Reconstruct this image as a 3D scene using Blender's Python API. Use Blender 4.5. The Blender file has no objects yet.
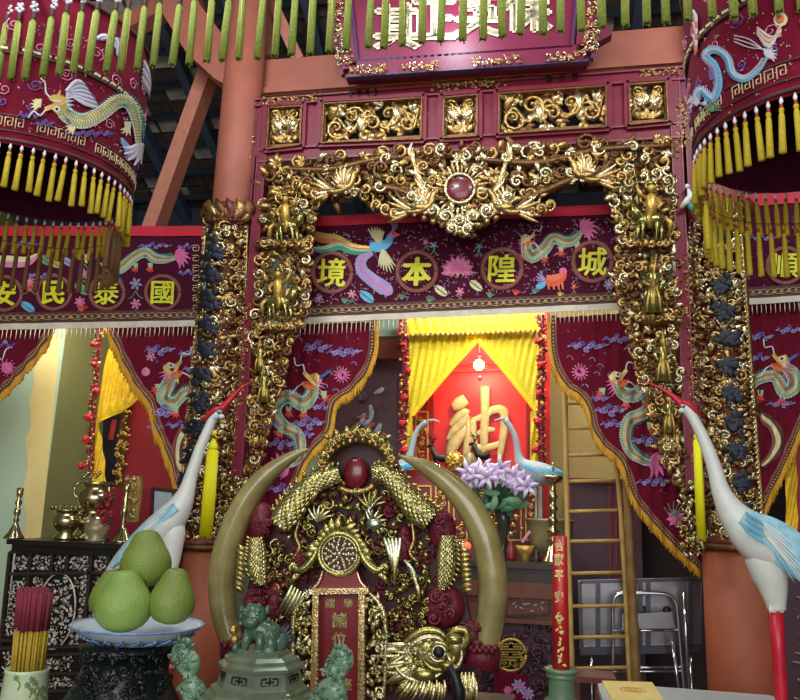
import bpy, math, random
from mathutils import Vector, Matrix
RND = random.Random(7)
COL = bpy.context.scene.collection
SC = bpy.context.scene
PI = math.pi
# ------------------------------------------------------------------ camera
CAM = Vector((0.6118, -5.0, 1.6)); FPX = 760.0
def cam_axes(yaw, pitch, roll):
    cy, sy = math.cos(yaw), math.sin(yaw)
    fw = Vector((-sy*math.cos(pitch), cy*math.cos(pitch), math.sin(pitch)))
    r = Vector((cy, sy, 0)); u = r.cross(fw)
    c, s = math.cos(roll), math.sin(roll)
    return c*r + s*u, -s*r + c*u, fw
CR, CU, CF = cam_axes(0.195753, 0.208, 0.035324)
cd = bpy.data.cameras.new('camera'); co = bpy.data.objects.new('camera', cd); COL.objects.link(co)
co.matrix_world = Matrix(((CR.x, CU.x, -CF.x, CAM.x), (CR.y, CU.y, -CF.y, CAM.y), (CR.z, CU.z, -CF.z, CAM.z), (0, 0, 0, 1)))
cd.sensor_fit = 'HORIZONTAL'; cd.sensor_width = 36.0; cd.lens = FPX*36/800; cd.clip_start = .05; cd.clip_end = 60
SC.camera = co
def ray(px, py): return CF*FPX + CR*(px-400) - CU*(py-350)
def at(px, py, Y):
    "the point of the place that stands at depth Y and shows at this spot of the photograph"
    d = ray(px, py); return CAM + d*((Y+5)/d.y)
def atz(px, py, Z):
    d = ray(px, py); return CAM + d*((Z-1.6)/d.z)
def mpp(p): return (p-CAM).dot(CF)/FPX       # metres per pixel at p
NF = Vector((0, -1, 0))
def plane(Y, n=NF):
    return lambda x, y, h=0.0: at(x, y, Y) + n*h
def cyl(cx, cy, r):
    "surface of an upright cylinder, the side towards the viewer"
    def S(x, y, h=0.0):
        d = ray(x, y); ox, oy = CAM.x-cx, CAM.y-cy
        a = d.x*d.x+d.y*d.y; b = 2*(ox*d.x+oy*d.y); c = ox*ox+oy*oy-r*r
        q = b*b-4*a*c
        t = (-b-math.sqrt(q))/(2*a) if q > 0 else -b/(2*a)
        p = CAM + d*t
        n = Vector((p.x-cx, p.y-cy, 0)); n.normalize()
        return Vector((cx+n.x*r, cy+n.y*r, p.z)) + n*h
    return S
def cone(cx, cy, rz, z0):
    "near side of an upright drum whose radius rz(z) varies with height"
    def S(x, y, h=0.0):
        z = z0
        for _ in range(5): p = cyl(cx, cy, rz(z))(x, y, h); z = p.z
        return p
    return S
# ------------------------------------------------------------------ materials
def lin(h):
    h = h.lstrip('#'); c = [int(h[i:i+2], 16)/255 for i in (0, 2, 4)]
    return tuple((x/12.92 if x <= .04045 else ((x+.055)/1.055)**2.4) for x in c) + (1,)
MATS = {}
def mat(name, hexc, rough=.6, metal=0.0, var=.12, scale=14, bump=0.0, bscale=60, sheen=0, emit=None, hex2=None, coat=0, spec=.5):
    m = bpy.data.materials.new(name); m.use_nodes = True; MATS[name] = m
    nt = m.node_tree; b = nt.nodes['Principled BSDF']; L = nt.links
    b.inputs['Roughness'].default_value = rough; b.inputs['Metallic'].default_value = metal
    b.inputs['Specular IOR Level'].default_value = spec
    if sheen: b.inputs['Sheen Weight'].default_value = sheen
    if coat: b.inputs['Coat Weight'].default_value = coat; b.inputs['Coat Roughness'].default_value = .15
    c = lin(hexc)
    tc = nt.nodes.new('ShaderNodeTexCoord')
    nz = nt.nodes.new('ShaderNodeTexNoise'); nz.inputs['Scale'].default_value = scale; nz.inputs['Detail'].default_value = 4
    L.new(tc.outputs['Object'], nz.inputs['Vector'])
    rp = nt.nodes.new('ShaderNodeValToRGB')
    rp.color_ramp.elements[0].position = .3; rp.color_ramp.elements[1].position = .72
    c2 = lin(hex2) if hex2 else tuple(min(1, x*(1+var)) for x in c[:3])+(1,)
    rp.color_ramp.elements[0].color = c if hex2 else tuple(x*(1-var) for x in c[:3])+(1,)
    rp.color_ramp.elements[1].color = c2
    L.new(nz.outputs['Fac'], rp.inputs['Fac']); L.new(rp.outputs['Color'], b.inputs['Base Color'])
    if bump:
        n2 = nt.nodes.new('ShaderNodeTexNoise'); n2.inputs['Scale'].default_value = bscale; n2.inputs['Detail'].default_value = 3
        L.new(tc.outputs['Object'], n2.inputs['Vector'])
        bp = nt.nodes.new('ShaderNodeBump'); bp.inputs['Strength'].default_value = bump; bp.inputs['Distance'].default_value = .01
        L.new(n2.outputs['Fac'], bp.inputs['Height']); L.new(bp.outputs['Normal'], b.inputs['Normal'])
    if emit:
        b.inputs['Emission Color'].default_value = lin(emit[0]); b.inputs['Emission Strength'].default_value = emit[1]
    return m
for a in [
    ('salmon', '#a25d4a', .62, 0, .1, 6), ('salmon_dark', '#9c5236', .6, 0, .12, 6), ('brace', '#b87660', .65),
    ('lacquer', '#76182f', .42, 0, .14, 9, 0, 60, 0, None, None, 0, .3), ('lacquer_line', '#7c2c42', .42), ('lacquer_dark', '#5c1024', .45),
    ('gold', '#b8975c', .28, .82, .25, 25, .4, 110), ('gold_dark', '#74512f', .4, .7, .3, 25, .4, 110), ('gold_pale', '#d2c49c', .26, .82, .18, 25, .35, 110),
    ('gold_red', '#6e3328', .45, .4, .25, 25), ('gold_green', '#a1995a', .26, .85, .25, 30, .2, 110), ('silver', '#b9bda6', .28, .9, .2, 40, .2, 90),
    ('gold_paint', '#c9a552', .4, .55, .15, 18), ('brass', '#b8aa80', .2, .95, .12, 12),
    ('board', '#3a0e16', .55), ('tablet_red', '#7a0d1c', .4), ('ink', '#101218', .5),
    ('crimson', '#76112c', .85, 0, .16, 10, .25, 220, .05, None, None, 0, .15), ('curtain', '#690d26', .85, 0, .16, 10, .25, 220, .05, None, None, 0, .15), ('maroon', '#4c0f2a', .85, 0, .2, 10, .3, 240, .05, None, None, 0, .15),
    ('cloth_red', '#c81f38', .7, 0, .1, 8), ('brocade', '#54302e', .7, 0, .35, 160), ('ring', '#8a5048', .75, 0, .2, 120), ('white_trim', '#d8cfbc', .8),
    ('lilac', '#a294c6', .7), ('violet', '#7358a6', .65), ('pale', '#d5cfe0', .6), ('pink', '#dd6ea6', .7), ('rose', '#e08aa8', .7), ('orange', '#d9774a', .7),
    ('scale_green', '#a9c79a', .65, 0, .2, 90), ('sea', '#3f8f7e', .65), ('cream', '#ded6a4', .65), ('coral', '#e2513c', .7), ('sky', '#58b4dd', .6), ('blue', '#2f63b0', .6),
    ('gold_thread', '#d9b763', .45, .3), ('char_yellow', '#e2e02c', .6, 0, .12, 60), ('leaf_thread', '#6f9a78', .7), ('grey_thread', '#8c93ad', .6),
    ('tassel_green', '#8f9c42', .8, 0, .25, 120, .5, 300), ('tassel_yellow', '#c4ac26', .75, 0, .2, 120, .4, 300), ('tassel_gold', '#b98f2c', .75, 0, .2, 90), ('tassel_brown', '#6b4a26', .8, 0, .2, 90),
    ('fringe_gold', '#d09a22', .75, 0, .25, 120, .3, 300), ('bead_white', '#e6e6ee', .25), ('bead_red', '#b3352c', .35), ('lemon', '#f0ea10', .6, 0, .06, 90),
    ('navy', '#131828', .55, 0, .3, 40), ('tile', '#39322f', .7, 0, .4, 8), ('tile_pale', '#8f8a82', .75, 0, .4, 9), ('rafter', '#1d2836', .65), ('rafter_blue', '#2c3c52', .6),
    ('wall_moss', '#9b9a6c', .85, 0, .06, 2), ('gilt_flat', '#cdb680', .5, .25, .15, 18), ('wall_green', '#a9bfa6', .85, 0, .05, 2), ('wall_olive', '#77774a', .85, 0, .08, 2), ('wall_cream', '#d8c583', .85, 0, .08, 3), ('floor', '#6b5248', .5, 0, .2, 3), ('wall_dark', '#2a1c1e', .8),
    ('wood_dark', '#33241f', .45, 0, .25, 8), ('wood_altar', '#6b3522', .42, 0, .2, 8), ('wood_plum', '#4c2e3c', .5, 0, .15, 6), ('ebony', '#151414', .35, 0, .3, 9), ('carved_black', '#10181a', .4, 0, .3, 20, .4, 60),
    ('shell', '#cfc4b8', .25, .2, .3, 90), ('shell_dim', '#8f857c', .3, .15, .3, 90), ('bamboo', '#b3924f', .5, 0, .22, 14), ('bamboo_dark', '#7e6034', .55, 0, .2, 14),
    ('altar_red', '#e3222a', .5, 0, .05, 4), ('altar_red_dark', '#a0141f', .5), ('panel_red', '#8c1a22', .5), ('yellow_silk', '#f2cf12', .45, 0, .1, 30, .35, 90), ('yellow_lace', '#dccb22', .55, 0, .35, 110, .6, 140), ('amber_silk', '#f6c81e', .36, 0, .14, 20, .3, 90),
    ('crane_white', '#dcdfd8', .42, 0, .06, 20), ('crane_line', '#69adc9', .5), ('crane_blue', '#9accdc', .45, 0, .22, 26), ('crane_red', '#c21c34', .38, 0, .15, 14), ('crane_grey', '#9fb0b8', .45, 0, .1, 20), ('crane_sky', '#52aee0', .5, 0, .3, 60, .4, 70),
    ('ivory', '#8f8352', .22, 0, .3, 11, .08, 24, 0, None, None, .4), ('ivory_pale', '#b5a878', .3), ('plum', '#641226', .5, 0, .3, 40, .5, 70),
    ('jade', '#4a6452', .24, .15, .3, 30, .3, 60), ('jade_pale', '#6c8a70', .3, .1, .3, 30, .5, 50), ('bronze', '#8a977e', .24, .7, .25, 20), ('pot_green', '#5a7258', .3, 0, .15, 12),
    ('porcelain', '#cfd9e2', .15, 0, .05, 20), ('porcelain_blue', '#5f86b8', .2, 0, .35, 40), ('vase_glaze', '#b9c9a6', .25, 0, .1, 18), ('vase_mark', '#75808c', .3, 0, .1, 18),
    ('pomelo', '#708336', .5, 0, .18, 9, .35, 130), ('pomelo_pale', '#7d9846', .5, 0, .16, 9, .3, 130), ('stem', '#6b7a34', .7),
    ('incense_red', '#701a30', .8, 0, .2, 120), ('incense_stick', '#a0861c', .7, 0, .2, 120), ('candle', '#ac191f', .4, 0, .15, 18), ('candle_gold', '#d6c684', .4, .2),
    ('steel', '#8d8b92', .24, .85, .1, 10), ('steel_dark', '#4a4a52', .35, .7, .15, 10), ('chrome', '#c4c8ce', .15, .95), ('table_white', '#b9c2c4', .45, 0, .04, 8), ('paper', '#ecd88a', .7, 0, .08, 18), ('paper_ink', '#c79a4c', .7),
    ('petal', '#d9c4ea', .55, 0, .12, 40), ('petal_core', '#b565a8', .6), ('foliage', '#3c6a44', .55, 0, .25, 40), ('glass_dark', '#3a4038', .12, .2), ('bowl', '#958a68', .38, .25, .15, 8),
    ('sign_red', '#6e0f34', .45, 0, .1, 8), ('cream_gold', '#ddd3ac', .4, .15, .15, 30), ('sign_edge', '#473058', .4, 0, .2, 60), ('wall_teal', '#b4dccb', .8), ('wine', '#7a1428', .4), ('phoenix_panel', '#4a343e', .5, 0, .3, 14),
    ('pearl', '#701222', .35, 0, .1, 8, 0, 60, 0, None, None, .5), ('garland', '#ae2830', .6, 0, .25, 60),
]: mat(*a)
mat('lamp_glow', '#fff2cf', .4, emit=('#ffe9b8', 14)); mat('candle_bulb', '#ff5030', .4, emit=('#ff4a2a', 3))
mat('tube_glow', '#eef4ff', .4, emit=('#dfe9ff', 6))
# ------------------------------------------------------------------ mesh builder
def cr(pts, n):
    "smooth Catmull-Rom through tuples or Vectors, n samples"
    P = [tuple(p) for p in pts]
    if len(P) < 3 or n < 2:
        return [tuple(a+(b-a)*i/max(1, n-1) for a, b in zip(P[0], P[-1])) for i in range(n)]
    P = [tuple(2*a-b for a, b in zip(P[0], P[1]))] + P + [tuple(2*a-b for a, b in zip(P[-1], P[-2]))]
    m = len(P)-3; out = []
    for i in range(n):
        t = i*m/(n-1); k = min(int(t), m-1); t -= k
        a, b, c, d = P[k:k+4]
        out.append(tuple(.5*(2*y+(-x+z)*t+(2*x-5*y+4*z-w)*t*t+(-x+3*y-3*z+w)*t**3) for x, y, z, w in zip(a, b, c, d)))
    return out
class MB:
    def __init__(s): s.v = []; s.f = []; s.m = []; s.s = []
    def add(s, vs, fs, m=0, sm=True):
        o = len(s.v); s.v += [tuple(v) for v in vs]
        for f in fs: s.f.append(tuple(i+o for i in f)); s.m.append(m); s.s.append(sm)
    def tube(s, pts, rad, n=6, m=0, flat=None, k=.4):
        pts = [Vector(p) for p in pts]; N = len(pts)
        if not isinstance(rad, (list, tuple)): rad = [rad]*N
        t = (pts[1]-pts[0]).normalized()
        a = flat.copy() if flat is not None else (Vector((0, 0, 1)) if abs(t.z) < .9 else Vector((1, 0, 0)))
        vs = []; fs = []
        for i, p in enumerate(pts):
            t = (pts[min(i+1, N-1)]-pts[max(i-1, 0)])
            if t.length < 1e-9: t = Vector((0, 0, 1))
            t.normalize()
            if flat is not None: a = flat
            b = t.cross(a)
            if b.length < 1e-6: b = t.orthogonal()
            b.normalize(); a2 = b.cross(t).normalized()
            if flat is None: a = a2
            kk = k if flat is not None else 1
            for j in range(n):
                w = 2*PI*j/n; vs.append(p + b*(math.cos(w)*rad[i]) + a2*(math.sin(w)*rad[i]*kk))
        for i in range(N-1):
            for j in range(n):
                fs.append((i*n+j, i*n+(j+1) % n, (i+1)*n+(j+1) % n, (i+1)*n+j))
        fs.append(tuple(range(n-1, -1, -1))); fs.append(tuple(range((N-1)*n, N*n)))
        s.add(vs, fs, m)
    def ball(s, c, r, n=8, k=6, m=0, M=None):
        if not isinstance(r, (list, tuple)): r = (r, r, r)
        c = Vector(c); vs = []; fs = []
        for i in range(1, k):
            for j in range(n):
                a = PI*i/k; w = 2*PI*j/n
                vs.append(Vector((r[0]*math.sin(a)*math.cos(w), r[1]*math.sin(a)*math.sin(w), r[2]*math.cos(a))))
        vs += [Vector((0, 0, r[2])), Vector((0, 0, -r[2]))]
        if M is not None: vs = [M @ v for v in vs]
        vs = [c+v for v in vs]
        for i in range(k-2):
            for j in range(n): fs.append((i*n+j, (i+1)*n+j, (i+1)*n+(j+1) % n, i*n+(j+1) % n))
        T = (k-1)*n
        for j in range(n): fs.append((T, j, (j+1) % n)); fs.append((T+1, (k-2)*n+(j+1) % n, (k-2)*n+j))
        s.add(vs, fs, m)
    def box(s, c, d, m=0, M=None, sm=False):
        c = Vector(c); vs = []
        for x in (-.5, .5):
            for y in (-.5, .5):
                for z in (-.5, .5):
                    v = Vector((x*d[0], y*d[1], z*d[2])); vs.append(c + (M @ v if M is not None else v))
        s.add(vs, [(0, 1, 3, 2), (4, 6, 7, 5), (0, 4, 5, 1), (2, 3, 7, 6), (0, 2, 6, 4), (1, 5, 7, 3)], m, sm)
    def bar(s, a, b, w, t, m=0, up=None):
        "square bar from a to b: w across, t along up"
        a = Vector(a); b = Vector(b); d = b-a; z = d.normalized(); u = Vector(up) if up is not None else NF
        x = z.cross(u)
        if x.length < 1e-6: x = z.orthogonal()
        x.normalize(); y = x.cross(z).normalized()
        M = Matrix((x, y, z)).transposed()
        s.box((a+b)/2, (w, t, d.length), m, M)
    def lathe(s, base, prof, n=16, m=0, axis=Vector((0, 0, 1)), sm=True, ph=0.0, cap=True):
        base = Vector(base); ax = Vector(axis).normalized(); x = ax.orthogonal().normalized() if abs(ax.z) < .999 else Vector((1, 0, 0)); y = ax.cross(x)
        vs = []; fs = []
        for r, z in prof:
            for j in range(n):
                w = 2*PI*j/n+ph; vs.append(base + ax*z + x*(r*math.cos(w)) + y*(r*math.sin(w)))
        for i in range(len(prof)-1):
            for j in range(n): fs.append((i*n+j, i*n+(j+1) % n, (i+1)*n+(j+1) % n, (i+1)*n+j))
        if cap: fs.append(tuple(range(n-1, -1, -1))); fs.append(tuple(range((len(prof)-1)*n, len(prof)*n)))
        s.add(vs, fs, m, sm)
    def prism(s, pts, d, m=0):
        "closed outline pushed back by vector d"
        pts = [Vector(p) for p in pts]; n = len(pts); d = Vector(d)
        vs = pts + [p+d for p in pts]
        fs = [tuple(range(n)), tuple(range(2*n-1, n-1, -1))] + [(i, i+n, (i+1) % n+n, (i+1) % n) for i in range(n)]
        s.add(vs, fs, m, False)
    def grid(s, rows, m=0, sm=True, back=None):
        "sheet through rows of points; back: vector list function giving the rear side"
        ny = len(rows); nx = len(rows[0])
        vs = [p for r in rows for p in r]
        fs = [(i*nx+j, i*nx+j+1, (i+1)*nx+j+1, (i+1)*nx+j) for i in range(ny-1) for j in range(nx-1)]
        s.add(vs, fs, m, sm)
        if back is not None:
            vb = [Vector(p)+back for p in vs]
            s.add(vb, [tuple(reversed(f)) for f in fs], m, sm)
            edge = [j for j in range(nx)] + [i*nx+nx-1 for i in range(1, ny)] + [(ny-1)*nx+j for j in range(nx-2, -1, -1)] + [i*nx for i in range(ny-2, 0, -1)]
            ev = [vs[i] for i in edge] + [vb[i] for i in edge]; L = len(edge)
            s.add(ev, [(i, (i+1) % L, (i+1) % L+L, i+L) for i in range(L)], m, sm)
    def build(s, name, mats, parent=None, loc=None):
        if isinstance(mats, str): mats = [mats]
        org = ORG[parent.name] if parent is not None else (Vector(loc) if loc is not None else Vector((0, 0, 0)))
        me = bpy.data.meshes.new(name)
        me.from_pydata([(v[0]-org.x, v[1]-org.y, v[2]-org.z) for v in s.v], [], s.f)
        for k in mats: me.materials.append(MATS[k])
        me.polygons.foreach_set('material_index', s.m); me.polygons.foreach_set('use_smooth', s.s); me.update()
        o = bpy.data.objects.new(name, me); COL.objects.link(o)
        ORG[o.name] = org
        if parent is not None: o.parent = parent
        else: o.location = org
        return o
ORG = {}
def thing(name, label, cat, loc, group=None):
    o = bpy.data.objects.new(name, None); COL.objects.link(o); o.empty_display_size = .05
    o.location = loc; ORG[o.name] = Vector(loc); return tag(o, label, cat, group)
def tag(o, label, cat, group=None):
    o['label'] = label; o['category'] = cat
    if group: o['group'] = group
    return o
def struct(mb, name, mats):
    o = mb.build(name, mats); o['kind'] = 'structure'; return o
def copy_tree(o, parent=None):
    c = o.copy(); COL.objects.link(c); ORG[c.name] = ORG[o.name]
    if parent is not None: c.parent = parent
    for ch in list(o.children): copy_tree(ch, c)
    return c
def glyph(ch, size=1.0):
    "outline mesh data (verts, faces) of one character, about size high, centred"
    c = bpy.data.curves.new('g', 'FONT'); c.body = ch; c.size = size; c.extrude = .03*size; c.resolution_u = 3
    o = bpy.data.objects.new('g', c); COL.objects.link(o); bpy.context.view_layer.update()
    me = bpy.data.meshes.new_from_object(o.evaluated_get(bpy.context.evaluated_depsgraph_get()))
    v = [Vector(x.co) for x in me.vertices]; f = [tuple(p.vertices) for p in me.polygons]
    bpy.data.objects.remove(o); bpy.data.curves.remove(c); bpy.data.meshes.remove(me)
    cx = (min(p.x for p in v)+max(p.x for p in v))/2; cy = (min(p.y for p in v)+max(p.y for p in v))/2
    return [Vector((p.x-cx, p.y-cy, p.z)) for p in v], f
def put_glyph(mb, S, ch, x, y, px, h=.004, m=0, bold=.035, depth=1.0, slant=0.0, wide=1.0):
    "character ch centred at photo spot x,y on surface S, px tall"
    v, f = glyph(ch, 1.0)
    for dx, dy in ((0, 0), (bold, 0), (-bold, 0), (0, bold*.7), (0, -bold*.7)):
        vs = []
        for p in v:
            X = (p.x+dx)*wide+slant*p.y; Y = p.y+dy
            vs.append(S(x+X*px, y-Y*px, h+p.z*depth*.15*px*.006))
        mb.add(vs, f, m, False)
# ------------------------------------------------------------------ carving vocabulary (all in photo units on a surface S(x, y, lift))
def scroll(mb, S, x, y, r, a0, d, w, m=0, turns=1.4, n=13, lift=1.0, seg=5):
    s = mpp(S(x, y)); P = []; Rr = []
    for i in range(n):
        t = i/(n-1); a = a0+d*2*PI*turns*t; q = r*(1-.82*t)
        P.append(S(x+q*math.cos(a), y+q*math.sin(a), (w*.7+r*.45*t*lift)*s)); Rr.append(w*(.55+.6*math.sin(PI*min(1, t*1.1+.1)))*s)
    mb.tube(P, Rr, seg, m)
    mb.ball(S(x, y, (w*.8+r*.5*lift)*s), w*1.15*s, 6, 4, m)
def leaf(mb, S, x, y, a, L, w, m=0, curl=.5, lift=.25, n=6):
    s = mpp(S(x, y)); rows = []
    for i in range(n):
        t = i/(n-1); b = a+curl*t*t*1.6
        px = x+L*t*math.cos(a+curl*t*.8); py = y+L*t*math.sin(a+curl*t*.8)
        ww = w*(math.sin(PI*(.12+.86*t))**.8); hx, hy = -math.sin(b), math.cos(b)
        h = lift*L*math.sin(PI*t*.9)*s
        rows.append([S(px+hx*ww, py+hy*ww, h*.6), S(px+hx*ww*.45, py+hy*ww*.45, h+w*.35*s), S(px, py, h+w*.12*s), S(px-hx*ww*.45, py-hy*ww*.45, h+w*.35*s), S(px-hx*ww, py-hy*ww, h*.6)])
    mb.grid(rows, m, True, NF*(-.25*w*s-.001))
def fan(mb, S, x, y, a, L, w, k=5, spread=1.3, m=0, lift=.25):
    for i in range(k):
        b = a+spread*(i/(k-1)-.5) if k > 1 else a
        leaf(mb, S, x, y, b, L*(1-.25*abs(2*i/(max(1, k-1))-1)), w, m, .35*(1 if i >= k/2 else -1), lift)
def vine(mb, S, pts, w, m=0, h=.5, n=None):
    n = n or 4*len(pts); P = cr(pts, n); s = mpp(S(*P[0][:2]))
    mb.tube([S(p[0], p[1], w*h*s) for p in P], [w*s*(.45+.55*math.sin(PI*(.08+.84*i/(n-1)))) for i in range(n)], 6, m)
def inside(x, y, poly):
    c = False; n = len(poly); j = n-1
    for i in range(n):
        if (poly[i][1] > y) != (poly[j][1] > y) and x < (poly[j][0]-poly[i][0])*(y-poly[i][1])/(poly[j][1]-poly[i][1]+1e-12)+poly[i][0]: c = not c
        j = i
    return c
def fill(mb, S, poly, step, seed=1, mix=(('scroll', 4), ('leaf', 3), ('bead', 1), ('fan', 1)), mw=((0, 5), (1, 2)), size=1.0, lift=1.0, jit=.35):
    rn = random.Random(seed); K = [k for k, w in mix for _ in range(w)]; W = [k for k, w in mw for _ in range(w)]
    x0 = min(p[0] for p in poly); x1 = max(p[0] for p in poly); y0 = min(p[1] for p in poly); y1 = max(p[1] for p in poly)
    y = y0+step*.3; row = 0
    while y < y1:
        x = x0+step*(.3 if row % 2 else .75)
        while x < x1:
            X = x+rn.uniform(-jit, jit)*step; Y = y+rn.uniform(-jit, jit)*step
            if inside(X, Y, poly):
                k = rn.choice(K); m = rn.choice(W); a = rn.uniform(0, 2*PI); d = rn.choice((-1, 1)); h = rn.uniform(0, .5)*step*lift
                S2 = (lambda hh: (lambda u, v, q=0.0: S(u, v, q+hh)))(h*mpp(S(X, Y)))
                if k == 'scroll': scroll(mb, S2, X, Y, step*.56*size*rn.uniform(.8, 1.2), a, d, step*.155*size, m, rn.uniform(.95, 1.35), 12, lift)
                elif k == 'leaf': leaf(mb, S2, X, Y, a, step*1.0*size, step*.25*size, m, d*.7, .3*lift)
                elif k == 'fan': fan(mb, S2, X, Y, a, step*.95*size, step*.16*size, 4, 1.6, m, .3*lift)
                elif k == 'bead': mb.ball(S2(X, Y, step*.2*mpp(S(X, Y))), step*.26*size*mpp(S(X, Y)), 7, 5, m)
                elif k == 'blob':
                    q = step*.45*size*mpp(S(X, Y)); mb.ball(S2(X, Y, 0), (q*rn.uniform(.6, 1.2), q*.6, q*rn.uniform(.6, 1.2)), 7, 5, m)
                elif k == 'ring':
                    P = [S2(X+step*.4*math.cos(t*PI/4), Y+step*.4*math.sin(t*PI/4), step*.12*mpp(S(X, Y))) for t in range(9)]
                    mb.tube(P, step*.11*mpp(S(X, Y)), 5, m)
            x += step
        y += step*.86; row += 1
def frame(mb, S, quad, w, th, m=0):
    "a bar along each side of a px outline"
    n = len(quad)
    for i in range(n):
        a = quad[i]; b = quad[(i+1) % n]
        A = S(*a); B = S(*b); mb.bar(A, B, w*mpp(A), th, m)
# ------------------------------------------------------------------ cloth and embroidery
def fold(S, amp, per, ph=0.0, slope=0.0):
    return lambda x, y, h=0.0: S(x, y, h+amp*math.sin(2*PI*(x+slope*y)/per+ph))
def sheet(mb, S, L, Rt, nx, ny, m=0, th=.006, smooth=True):
    A = cr(L, ny) if smooth else [lerpath(L, i/(ny-1)) for i in range(ny)]
    B = cr(Rt, ny) if smooth else [lerpath(Rt, i/(ny-1)) for i in range(ny)]
    rows = []
    for a, b in zip(A, B):
        rows.append([S(a[0]+(b[0]-a[0])*j/(nx-1), a[1]+(b[1]-a[1])*j/(nx-1)) for j in range(nx)])
    mb.grid(rows, m, True, -NF*th)
def lerpath(P, t):
    t = t*(len(P)-1); k = min(int(t), len(P)-2); t -= k
    return tuple(a+(b-a)*t for a, b in zip(P[k], P[k+1]))
def ribbon(mb, S, pts, widths, strips, h=.006, n=None, th=.004):
    "flat embroidered band along a px path; strips = (from, to, material) across it, -1..1"
    n = n or 5*len(pts); P = cr(pts, n); W = [w[0] for w in cr([(w,) for w in widths], n)]
    N = []
    for i in range(n):
        a = P[max(0, i-1)]; b = P[min(n-1, i+1)]; dx, dy = b[0]-a[0], b[1]-a[1]; l = math.hypot(dx, dy) or 1
        N.append((-dy/l, dx/l))
    for u0, u1, m in strips:
        rows = []
        for i in range(n):
            p = P[i]; q = N[i]; w = W[i]; r = []
            for k in range(4):
                u = u0+(u1-u0)*k/3; r.append(S(p[0]+q[0]*u*w, p[1]+q[1]*u*w, h+th*(1-u*u)))
            rows.append(r)
        mb.grid(rows, m, True, -NF*.003)
def patch(mb, S, pts, m=0, h=.006, th=.004):
    mb.prism([S(p[0], p[1], h) for p in pts], -NF*th, m)
def disc(mb, S, x, y, r, m=0, h=.005, n=20, th=.004):
    patch(mb, S, [(x+r*math.cos(-2*PI*i/n), y+r*math.sin(-2*PI*i/n)) for i in range(n)], m, h, th)
def thread(mb, S, pts, w, m=0, h=.006, n=None, seg=4):
    n = n or 4*len(pts); P = cr(pts, n); s = mpp(S(*P[0][:2]))
    mb.tube([S(p[0], p[1], h) for p in P], w*s, seg, m)
def cloudlet(mb, S, x, y, w, hgt, m=0, m2=1, seed=0):
    rn = random.Random(seed*13+5); n = max(6, int(w/3))
    for i in range(n):
        t = i/(n-1)*2-1; row = (-1, 1, 0)[i % 3]; yy = y+row*hgt*.26*(1-abs(t)*.8); r = hgt*(.27-.09*abs(t)); a0 = rn.uniform(0, 6); d = rn.choice((-1, 1))
        pts = [(x+t*w*.46+r*math.cos(a0+d*a)*(1-.1*k), yy+r*math.sin(a0+d*a)*(1-.1*k)) for k, a in enumerate([j*.95 for j in range(9)])]
        thread(mb, S, pts, hgt*.06, m2 if i % 3 else m, .007, 14)
        disc(mb, S, x+t*w*.46, yy, r*.8, m, .004, 8)
    thread(mb, S, [(x-w*.64, y+hgt*.12), (x-w*.5, y-hgt*.02), (x-w*.34, y+hgt*.1)], hgt*.06, m2); thread(mb, S, [(x+w*.36, y+hgt*.12), (x+w*.52, y+hgt*.02), (x+w*.66, y-hgt*.1)], hgt*.06, m2)
def flower(mb, S, x, y, r, k=8, m=0, m2=1, h=.006):
    for i in range(k):
        a = 2*PI*i/k+.2
        for q in (.62,):
            c = (x+r*q*math.cos(a), y+r*q*math.sin(a))
            patch(mb, S, [(x+r*.12*math.cos(a), y+r*.12*math.sin(a)), (c[0]-r*.22*math.sin(a), c[1]+r*.22*math.cos(a)), (x+r*math.cos(a), y+r*math.sin(a)), (c[0]+r*.22*math.sin(a), c[1]-r*.22*math.cos(a))], m, h)
    disc(mb, S, x, y, r*.3, m2, h+.003, 10)
def tuft(mb, S, x, y, a, L, k, w, m=0, spread=1.6):
    for i in range(k):
        b = a+spread*(i/(k-1)-.5)
        thread(mb, S, [(x, y), (x+L*.5*math.cos(b), y+L*.5*math.sin(b)), (x+L*math.cos(b+.25), y+L*math.sin(b+.25))], w, m, .007, 6)
def sprinkle(mb, S, poly, n, r, ms, seed=3):
    rn = random.Random(seed); x0 = min(p[0] for p in poly); x1 = max(p[0] for p in poly); y0 = min(p[1] for p in poly); y1 = max(p[1] for p in poly)
    k = 0
    while k < n:
        x = rn.uniform(x0, x1); y = rn.uniform(y0, y1)
        if not inside(x, y, poly): continue
        k += 1; p = S(x, y, .004); q = r*mpp(p)*rn.uniform(.6, 1.2)
        if rn.random() < .6: mb.ball(p, q, 5, 4, rn.choice(ms))
        else:
            a = rn.uniform(0, 6.3); L = r*rn.uniform(2, 5)
            thread(mb, S, [(x, y), (x+L*.6*math.cos(a), y+L*.6*math.sin(a)), (x+L*math.cos(a+1), y+L*math.sin(a+1))], r*.45, rn.choice(ms), .005, 5)
DRAGON_MATS = ['scale_green', 'orange', 'cream', 'sea', 'coral', 'pink', 'gold_thread', 'blue', 'bead_white', 'ink']
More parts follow.
